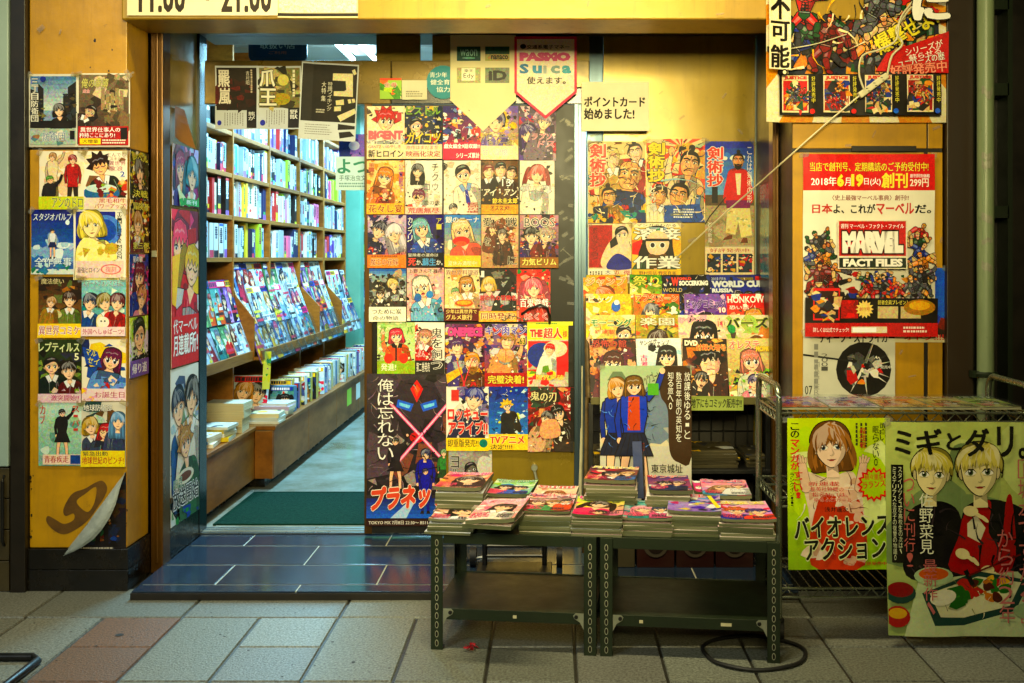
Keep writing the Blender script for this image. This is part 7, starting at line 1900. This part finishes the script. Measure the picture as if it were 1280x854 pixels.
pile(719, 782, 646, 621, .447, 8, ZB, 'lime, pink and yellow magazine of a laughing face at the right of the left table', 'lime, pink and yellow magazine', girl('4a2c18', 'e83a8a', ('d8e868', 'f0a0c0'), 'e83a9a f0e838 1c1c24 8ad038 f8f0e8 3a9ad8', 'りぼん', 'e82a8a', .5, .42, .2, 'tail', ((.5, .85, .16, '3a2418', 'f0d0d8'),)), 'f0e8b8')
pile(783, 846, 651, 627, .435, 6, ZB, 'sea green and pink magazine at the front left of the right table', 'sea green and pink magazine', girl('e8a0b0', '3aa0a0', ('7ad0c8', 'e8a8c0'), 'f0f0f0 2a8a8a e86a9a a8e0d8 3a3a5a', 'コーラス', '2a8a9a', .4, .5, .2, 'long', ((.75, .5, .15, '3a4a6a', 'd87aa0'),)), 'd8f0ec')
pile(840, 907, 642, 617, .458, 7, ZB, 'violet and yellow robot magazine in the middle front of the right table', 'violet and yellow robot magazine', lambda a: (a.grad(0, 0, 1, 1, 'd8c8e0', 'a88ad0'), a.deb(60, .0, .1, 1, .95, '3a2a8a 6a4ac0 e8d838 f0f0f4 c83a8a 1c1c34 8ab0e0'.split(), .12), a.t('電撃王', .05, .03, .7, .2, 'e83a6a', 'fff', b=.08), a.p([(.72, 0), (.8, 0), (1, .8), (.92, .8)], 'e8e038')), 'e8e0e8')
pile(905, 973, 652, 626, .442, 6, ZB, 'orange, blue and yellow magazine at the front right corner of the right table', 'orange, blue and yellow magazine', girl('d87a2a', '3a5ac8', ('f0c8d8', 'd8a0e0'), 'e8a030 3a4ab0 f0e8f0 e83a6a f0e048 7a3a9a', '快楽天', 'f0d028', .35, .5, .2, 'spike', ((.72, .55, .18, '5a3a8a', 'e86a5a'),)), 'e8d8e8')
pile(735, 799, 603, 585, .517, 11, ZB, 'dark brown edged magazine on the tallest pile at the back of the right table', 'dark brown edged magazine on the tallest pile', girl('2a1c1c', '8a3a4a', ('5a3a4a', 'c88a6a'), '8a4a5a e8b090 3a2030 f0d8c0 c83a5a', '月刊少女', 'f0d848', .5, .5, .2, 'long', ((.8, .5, .13, 'c8a060', '6a8ac0'),)), 'c8b0a8')
pile(814, 868, 616, 596, .49, 8, ZB, 'dark violet magazine of a crowd behind the leaning book, right table', 'dark violet magazine of a crowd', girl('1c1420', '4a2a6a', ('6a4a8a', 'b86a7a'), '2a1c3a e8b0a0 c83a4a 8a6ab0 f0d8c8', 'サンデー', 'e84a3a', .4, .5, .18, 'spike', ((.72, .5, .15, '6a2a2a', '2a3a6a'),)), 'c8b8c8')
pile(872, 884, 617, 603, .45, 4, ZB, 'narrow pink magazine squeezed between two piles on the right table', 'narrow pink magazine', girl('e86a9a', 'fff', ('e87ab0', 'd84a90'), 'f0a0c8 d83a80', '恋', 'fff'), 'e88ab8')
pile(884, 944, 622, 601, .458, 6, ZB, 'rose pink magazine of a fair haired girl at the back right of the right table', 'rose pink magazine of a fair haired girl', girl('c8a080', '6ab0d0', ('f4c0c8', 'e8a0c8'), 'f8e0e8 e86a90 a8d0e8 d8b0d8 f0e8e8', 'ちゃお', 'e83a80', .45, .5, .2, 'long', ((.8, .4, .14, 'd88aa0', 'f0f0f0'),)), 'f4e0e8')
# the curling magazine thrown over two piles
def curl(u, v): return -.014 * (max(0, abs(u - .35) - .2) / .65) ** 2 * 3 - .010 * math.sin(u * 3) + (.03 * max(0, v - .7) ** 2) + .010 * max(0, u - .6)
pile(588, 651, 652, 623, .468, 2, .442, 'dog eared magazine of a reclining long haired girl, curling up at its edges', 'dog eared curling magazine', girl('3a2218', 'e8e0d8', ('f0d0d8', 'e0b0a0'), 'f4e8e0 e8a8b8 d88a9a f0f0ec', 'ヤング誌', 'f0a0c0', .6, .45, .22), 'f0dcd8', bend=curl, rz=-.16)
pile(592, 646, 640, 626, .441, 3, ZB, 'plain magazine hidden beneath the curling one', 'plain magazine beneath the curling one', lambda a: a.grad(0, 0, 1, 1, 'd8c8c0', 'b8a8a0'), 'd8c8c0')
# thick book leaning upright between two piles
c = on_plane(806, 628, .40)
o = rcover(.15, .205, random.Random(3), .034, pages='7c8262', name='book', warm=True)
o.rotation_euler = (math.radians(-3), math.radians(10), math.radians(82)); o.location = (c.x + .005, c.y + .10, .395 + .105)
tag(o, 'thick book standing on end, leaning between two piles on the right table', 'book')

# =================================================================== wire trolley with hanging posters, right
X0, X1, Y0, Y1 = .765, 1.615, -.52, -.18
wt = thing('wire_trolley', ((X0 + X1) / 2, (Y0 + Y1) / 2, 0), 'chrome wire trolley with arched handles, hung with two posters', 'trolley')
WO = tuple(wt.location)
for x in (X0, X1):
    M = MB()
    pts = [(x, Y0, .06), (x, Y0, .80)]
    for k in range(7):
        an = math.pi * k / 6 / 2
        pts.append((x, Y0 + .05 - .05 * math.cos(an), .80 + .055 * math.sin(an)))
    for k in range(7):
        an = math.pi / 2 * k / 6
        pts.append((x, Y1 - .05 + .05 * math.sin(an), .80 + .055 * math.cos(an)))
    pts += [(x, Y1, .06)]
    M.tube(pts, .011, 10); M.build('end_frame', CHROME, wt, WO, smooth=True)
for z in (.145, .45, .735):
    M = MB()
    for dz in (0, .03):
        M.tube([(X0, Y0, z + dz), (X1, Y0, z + dz)], .0045, 6); M.tube([(X0, Y1, z + dz), (X1, Y1, z + dz)], .0045, 6); M.tube([(X0, Y0, z + dz), (X0, Y1, z + dz)], .0045, 6); M.tube([(X1, Y0, z + dz), (X1, Y1, z + dz)], .0045, 6)
    for yy in (Y0, Y1): M.tube([(X0 + (X1 - X0) * k / 30, yy, z + (.03 if k % 2 else 0)) for k in range(31)], .0028, 5)
    for xx in (X0, X1): M.tube([(xx, Y0 + (Y1 - Y0) * k / 12, z + (.03 if k % 2 else 0)) for k in range(13)], .0028, 5)
    for k in range(1, 24): M.tube([(X0 + (X1 - X0) * k / 24, Y0, z + .033), (X0 + (X1 - X0) * k / 24, Y1, z + .033)], .0022, 5)
    M.build('wire_shelf', CHROME, wt, WO)
for x in (X0, X1):
    for y in (Y0, Y1):
        M = MB(); M.tube([(x - .011, y, .032), (x + .011, y, .032)], .031, 16); M.box(x - .016, y - .012, .032, x - .012, y + .012, .07); M.box(x + .012, y - .012, .032, x + .016, y + .012, .07); M.box(x - .016, y - .012, .066, x + .016, y + .012, .074)
        M.build('caster', RUBBER, wt, WO, smooth=True)
GC = 'magazines laid on the trolley top'
R = random.Random(90)
for k, (xa, xb, lab, dr) in enumerate(((.785, .945, 'violet and orange magazine at the left end of the trolley top', girl('7a5ac0', 'e88a3a', ('c8a8e0', 'e8b080'), 'e83a5a f0e048 6a4ac0 f0f0f0 3a8ac0', 'まんが', 'e83a6a', .5, .5, .2)),
                                       (.955, 1.12, 'white and violet magazine, second from the left on the trolley top', girl('8a6aa8', 'f0f0f0', ('e8e4e8', 'c8b8d8'), 'f4f4f0 a88ac8 d8d0e0 e8a8c0', 'コミック', '7a5ab0', .5, .5, .18)),
                                       (1.13, 1.30, 'orange and cream magazine in the middle of the trolley top', girl('e89a4a', 'e8d8a8', ('f0d8a0', 'e8b060'), 'f4e8c0 e88a4a d8c878 c85a3a', '百合姫', 'e86a4a', .5, .5, .2)),
                                       (1.31, 1.46, 'pale yellow magazine near the right end of the trolley top', girl('c8a858', 'd8d0a8', ('e8e0b0', 'd8c888'), 'f0ecd0 c8b878 e8a880', '楽しむ', 'c8782a', .5, .5, .2)),
                                       (1.47, 1.60, 'green tinted magazine at the right end of the trolley top', girl('8a9a48', 'd8d8a8', ('d8e0a0', 'b8c878'), 'e8ecc8 8aa848 d8c068', '月刊', '5a8a2a', .5, .5, .2)))):
    a = Art(xb - xa, .26, 'f0ead8', 40 + k); dr(a)
    o = a.mesh('magazine', INKV, .009, pages='c8c4a0', spine='c8c4a0'); o.rotation_euler = (-math.pi / 2, 0, R.uniform(-.03, .03)); o.location = ((xa + xb) / 2, (Y0 + Y1) / 2, .7712 + .009)
    tag(o, lab, 'magazine', GC)
M = MB()
for i in range(16):
    for j in range(6):
        def q(i, j): return (.772 + .835 * i / 16, Y0 + .012 + (Y1 - Y0 - .03) * j / 6, .7845 + .003 * math.sin(i * 1.1 + j) ** 2)
        M.face([q(i, j), q(i + 1, j), q(i + 1, j + 1), q(i, j + 1)])
tag(M.build('clear_cover', VINYL, smooth=True), 'crinkled clear vinyl sheet over the magazines on the trolley top', 'vinyl sheet')
def d(a):
    a.texk = .15; a.grad(0, 0, 1, 1, 'c8d840', 'a0c030'); a.deb(8, .2, .05, 1, .6, 'e4ecb0 c0d858'.split(), .3, False)
    a.texk = .25; a.p([(.14, .36), (.4, .4), (.64, .36), (.74, .62), (.7, .97), (.3, .97), (.2, .6)], 'ead8c6', 1); a.p([(.3, .55), (.5, .52), (.7, .55), (.74, .97), (.22, .97)], 'c85a3a', 1); a.deb(22, .2, .4, .75, .95, 'f0e0d0 d8b8a0 b84a30 e8c8b4'.split(), .07, False); a.hatch(26, .15, .38, .75, .95, ('8a5a48', '6a3028', 'f4e8dc'), .2, .012)
    for q in (-1, 1): a.limb(((.44 + q * .26) * a.w, .46 * a.h), ((.44 + q * .30) * a.w, .30 * a.h), .05 * a.w, .035 * a.w, 'ead0ba', '6a4a3a', .004 * a.w); [a.limb(((.44 + q * .30 + .022 * k - .03) * a.w, .29 * a.h), ((.44 + q * .31 + .03 * k - .045) * a.w, (.245 + .012 * abs(k - 1.2)) * a.h), .012 * a.w, .009 * a.w, 'ead0ba', '6a4a3a', .003 * a.w) for k in range(4)]
    a.port(.42, .19, .175, 'a87a4c', 'f0d8c4', '4a5a68', rot=-.08, wave=.32, long=.75, part=.1)
    a.burst(.84, .44, .17, 'd8261c', 16, .8); a.burst(.84, .44, .14, 'b8d040', 16, .8); a.t('ラランス', .73, .42, .95, .46, 'd8261c', rot=-.12, b=.06); a.t('続々重版', .75, .37, .93, .41, 'd8261c', b=.03)
    a.t('この', .03, .03, .11, .13, '17160c', v=True, b=.04); a.t('マンガが', .03, .14, .11, .34, 'd8261c', v=True, b=.06); a.t('すごい!', .06, .35, .14, .53, 'd8261c', v=True, b=.06); a.t('ランクイン!!', .02, .36, .06, .58, '17160c', v=True, b=.0)
    a.t('面白い', .9, .03, .97, .15, '17160c', v=True); a.t('眠らない。', .83, .05, .89, .32, '17160c', v=True, b=0); a.tl(.66, .03, .8, .22, 3, '3a3a20', True, .4); a.t('殺伐戦', .7, .06, .76, .2, 'c8261c', v=True)
    for k, s in enumerate(('新連載', '集英社特捜の', '指名No.1は、', 'ゆるふわガール')): a.t(s, .2 + .02 * k, .42 + .035 * k, .5 + .04 * k, .45 + .035 * k, 'd8261c', 'f0f0d0', b=.03, ow=.03)
    a.t('浅井蓮次', .36, .59, .58, .62, '17160c', b=.02); a.t('バイオレンス', .06, .645, .99, .78, '17160c', 'dfe8a0', b=.06, rot=-.05); a.t('アクション', .16, .79, .94, .93, '17160c', 'dfe8a0', b=.06, rot=-.03); a.t('1〜3巻好評発売中', .56, .945, .95, .97, 'c8261c')
def bp(u, v): return -.004 - .007 * math.sin(u * 6 + 1) ** 2 - .016 * v * v
poster((983, 522, 1111, 709), -.532, 'lime green poster of a light brown haired girl hung on the trolley', d, 'd0e048', 'posters hung on the trolley front', m=INKV, amp=0, bend=bp, grid=(10, 10))
def d(a):
    a.texk = .15; a.grad(0, 0, 1, 1, 'c4cc88', 'a8b47c'); a.deb(8, 0, .1, 1, .6, 'd0d89a b0ba80 8a9a70'.split(), .3, False); a.r(.55, .58, 1, .66, '3a6a64')
    a.texk = .25
    a.p([(.1, .62), (.14, .44), (.24, .38), (.4, .38), (.5, .46), (.5, .72), (.16, .74)], '1a1719', 1); a.p([(.5, .46), (.58, .38), (.76, .37), (.94, .43), (1.02, .6), (.94, .74), (.5, .74)], '1c181b', 1)
    a.p([(.3, .44), (.46, .5), (.56, .42), (.9, .42), (.95, .6), (.7, .72), (.34, .7), (.2, .58)], '1e1a1c', 1); a.p([(.52, .44), (.62, .38), (.7, .38), (.68, .52), (.76, .56), (.8, .36), (.84, .38), (.82, .7), (.42, .7), (.48, .54)], 'a81e1c', 1); a.p([(.54, .48), (.6, .44), (.66, .5), (.62, .57), (.54, .54)], 'e4dcc0')
    a.hatch(40, .12, .42, .98, .72, ('3a3236', '4a3f44', '0c0a0b'), .22, .014); a.port(.30, .245, .125, 'd2c676', 'ece0b4', '5a6a48', rot=.06, wave=.16, part=-.3, sl=.02); a.port(.62, .235, .14, 'd8cc80', 'ece0b4', '5a6a48', rot=-.04, wave=.12, part=.35, sl=.05)
    for x, y, rt in ((.5, .62, .3), (.66, .7, -.4), (.56, .42, .1)):
        for k in range(4): a.e(x + .03 * k * math.cos(rt), y + .012 * k, .035, .013, 'e8dcb0', rt + .2 * k)
        a.e(x, y, .05, .035, 'e8dcb0', rt)
    a.p([(.2, .74), (.86, .7), (1, .8), (1, 1), (.1, 1)], 'c8cfa8'); a.p([(.22, .8), (.6, .7), (.94, .74), (.84, .88), (.5, .95), (.3, .95)], '2a4a40'); a.p([(.27, .8), (.6, .725), (.88, .75), (.8, .86), (.5, .915), (.34, .91)], 'e0dcb8'); a.deb(26, .5, .74, .8, .82, 'c8862c e8c048 3a7a30 b8442c 5a2a20'.split(), .04, False); a.hatch(20, .3, .74, .8, .9, ('8a8a5a', '3a2a1c', 'f0e8c8'), .08, .006); a.deb(10, .44, .78, .54, .86, '2f6a28 4a8a34'.split(), .05); a.e(.36, .82, .09, .05, 'e8e4cc', -.2); a.l([(.52, .7), (.56, .76)], .03, '17160c'); a.l([(.54, .72), (.88, .62)], .012, '6a2018')
    a.e(.08, .8, .1, .07, '2a4a40'); a.e(.08, .785, .085, .05, '8a2a1c'); a.e(.06, .91, .08, .07, 'a8341c'); a.e(.06, .895, .06, .035, 'd8b048'); a.e(.3, .72, .13, .06, 'b8c8a0'); a.e(.3, .71, .1, .04, 'c8702c'); a.e(.92, .88, .1, .05, 'a8b890')
    for s_, x0, y0, x1, y1 in (('ミ', .06, .04, .16, .15), ('ギ', .2, .03, .36, .15), ('と', .4, .05, .5, .13), ('ダ', .53, .03, .68, .16), ('リ', .74, .02, .84, .16), ('。', .88, .12, .93, .17)): a.t(s_, x0, y0, x1, y1, '14130f', b=.05)
    a.e(.95, .14, .025, .025, '14130f')
    a.r(.03, .2, .11, .66, '16150f'); a.t('スタイリッシュな高校生の次は、', .075, .21, .1, .62, 'dce0b0', v=True, b=-.01); a.t('ミステリアスな双子の復讐の物語。', .038, .21, .063, .65, 'dce0b0', v=True, b=-.01)
    a.t('ついに刊行!', .11, .26, .18, .68, 'c05a50', v=True, b=-.01); a.t('佐野菜見', .21, .33, .3, .62, 'ecebc8', '5a5a3a', v=True, b=-.01, ow=.02); a.t('最新作、', .23, .64, .32, .9, 'c0605a', v=True, b=-.01)
    a.t('『坂本ですが?』', .87, .17, .97, .94, 'c86a62', v=True, b=-.01); a.t('から約2年', .73, .5, .83, .94, 'c86a62', v=True, b=-.01)
def bp(u, v): return -.004 - .007 * math.sin(u * 5) ** 2 - .03 * v * v - .004 * abs(math.sin(u * 3.14 * 2))
poster((1106, 527, 1292, 789), -.545, 'large pale green poster of two fair haired youths hung on the trolley', d, 'c0c884', 'posters hung on the trolley front', m=INKV, amp=0, bend=bp, grid=(10, 12))

# =================================================================== small things
ps = thing('power_strip', W(1091, 108, -.09), 'cream power strip dangling on its cord before the big comic poster', 'power strip')
PO = tuple(ps.location)
a, b = W(1074, 120, -.085), W(1109, 94, -.085)
dv = (b - a); L_ = dv.length; u = dv.normalized(); nrm = Vector((-u.z, 0, u.x))
M = MB(); P = [a - nrm * .012, b - nrm * .012, b + nrm * .012, a + nrm * .012]
M.prism([(p.x, p.z) for p in P], lambda p: (p[0], -.095, p[1]), lambda p: (p[0], -.07, p[1])); M.build('strip_body', CREAM, ps, PO, bevel=.004)
for k in range(3):
    c = a + u * (L_ * (.28 + .26 * k)); M = MB()
    for q in (-.006, .006):
        cc = c + nrm * q; M.box(cc.x - .004, -.0965, cc.z - .0012, cc.x + .004, -.0955, cc.z + .0012)
    M.build('socket', BLACK, ps, PO)
def cord(pts, r, label, m=CREAM, name='cord', steps=6, cat='cord'):
    P = [Vector(p) for p in pts]; out = []
    for i in range(len(P) - 1):
        p0, p1, p2, p3 = P[max(i - 1, 0)], P[i], P[i + 1], P[min(i + 2, len(P) - 1)]
        for j in range(steps):
            t = j / steps
            out.append(.5 * (2 * p1 + (p2 - p0) * t + (2 * p0 - 5 * p1 + 4 * p2 - p3) * t * t + (3 * p1 - p0 - 3 * p2 + p3) * t ** 3))
    out.append(P[-1])
    M = MB(); M.tube(out, r, 7)
    return tag(M.build(name, m, smooth=True), label, cat)
cord([W(1109, 94, -.085), W(1115, 70, -.085), W(1128, 55, -.09), W(1120, 38, -.085), W(1132, 18, -.08), W(1150, -8, -.05), W(1160, -60, -.045)], .0042, 'doubled cream flex looping up from the power strip, right strand')
cord([W(1080, 112, -.10), W(1074, 92, -.105), W(1078, 70, -.10), W(1100, 62, -.10), W(1120, 50, -.10), W(1126, 22, -.09), W(1145, -8, -.05), W(1150, -60, -.045)], .0036, 'cream flex looping up from the power strip, left strand with a plug')
cord([W(1074, 120, -.085), W(1030, 157, -.06), W(985, 197, -.025), W(940, 237, .2), W(900, 272, .40), W(846, 322, .60)], .0032, 'thin cream cord running slanting down to the tiered stand')
cord([W(980, 62, -.055), W(1020, 55, -.06), W(1058, 43, -.055)], .002, 'short thin cord stretched across the big comic poster')
cord([W(640, 704, .2), W(610, 706, .1), W(578, 700, .12), W(572, 690, .2), W(596, 684, .3), W(640, 690, .35)], .004, 'white cable lying in a loop on the entrance step', TRAY)
# fix the loop to the step surface
o = [q for q in COL.objects if q.get('label') == 'white cable lying in a loop on the entrance step'][0]
for v in o.data.vertices: v.co.z = .0385 + .004 * math.sin(v.index * .785)
ft = thing('folded_trolley', (-.14, .12, .035), 'black folded hand trolley standing behind the left steel table', 'hand trolley')
TO = tuple(ft.location)
M = MB(); M.box(-.30, .05, .035, .0, .19, .055); M.build('base_plate', BLACK, ft, TO, bevel=.003)
M = MB()
for x in (-.27, -.03): M.tube([(x, .15, .055), (x, .15, .30)], .011, 8)
for z in (.09, .13, .17): M.tube([(-.27, .15, z), (-.03, .15, z)], .007, 8)
M.build('frame', BLACK, ft, TO, smooth=True)
for x in (-.32, .03):
    M = MB(); M.tube([(x - .012, .2, .072), (x + .012, .2, .072)], .037, 16); M.build('wheel', RUBBER, ft, TO, smooth=True)
# black hoop on the pavement under the right table
M = MB(); M.tube([(.655 + .165 * math.cos(a) * (1 + .03 * math.sin(3 * a + 1) + .012 * math.sin(7 * a)), -.645 + .145 * math.sin(a) * (1 + .025 * math.sin(2 * a) + .012 * math.sin(6 * a)), .0075 + .001 * math.sin(5 * a)) for a in [2 * math.pi * k / 40 for k in range(40)]], .0065 , 8, closed=True)
tag(M.build('rubber_hoop', RUBBER, smooth=True), 'black rubber hoop lying on the pavement around the right table leg', 'hoop')
# crumpled red scrap
M = MB(); R = random.Random(12); c = on_plane(589, 814, .0)
for k in range(22):
    o3 = Vector((c.x + R.uniform(-.018, .018), c.y + R.uniform(-.014, .014), .001))
    M.face([o3 + Vector((R.uniform(-.014, .014), R.uniform(-.012, .012), R.uniform(0, .026))) for _ in range(3)])
tag(M.build('paper_scrap', mat('red_paper', 'b01828', .5, alt='6a0c18', scale=60)), 'crumpled bright red scrap on the pavement by the left table leg', 'scrap')
# foot of a pavement sign, bottom left corner
sf = thing('sign_foot', (-1.86, -.86, 0), 'black bent tube foot of a pavement sign at the bottom left', 'sign foot')
M = MB(); P = [(-2.3, -.70), (-1.66, -.70), (-1.63, -.73), (-1.63, -.95), (-1.66, -.98), (-2.3, -.98)]
M.tube([(x, y, .013) for x, y in P], .013, 10); M.build('tube', BLACK, sf, tuple(sf.location), smooth=True)
M = MB(); M.tube([(-2.25, -.84, .013), (-2.25, -.84, .9)], .014, 10); M.tube([(-2.25, -.70, .013), (-2.25, -.98, .013)], .012, 8); M.build('upright', BLACK, sf, tuple(sf.location), smooth=True)
# chewing gum spots and litter trodden into the slabs
M = MB(); R = random.Random(19)
GUM = [(354 / 2.37, 364 / 2.37 + 640, .016), (1047 / 2.37, 445 / 2.37 + 640, .008), (985 / 2.37, 385 / 2.37 + 640, .006)]
for px, py, r in GUM + [(R.uniform(20, 530), R.uniform(760, 850), R.uniform(.002, .005)) for _ in range(40)]:
    c = on_plane(px, py, .0013)
    M.face([(c.x + r * R.uniform(.7, 1.1) * math.cos(q), c.y + r * R.uniform(.7, 1.1) * math.sin(q), .0013) for q in [2 * math.pi * j / 9 for j in range(9)]])
tag(M.build('gum_spots', mat('old_gum', '1d1c18', .7, alt='2c2a24', scale=40)), 'dark trodden gum spots on the granite slabs', 'gum', kind='stuff')
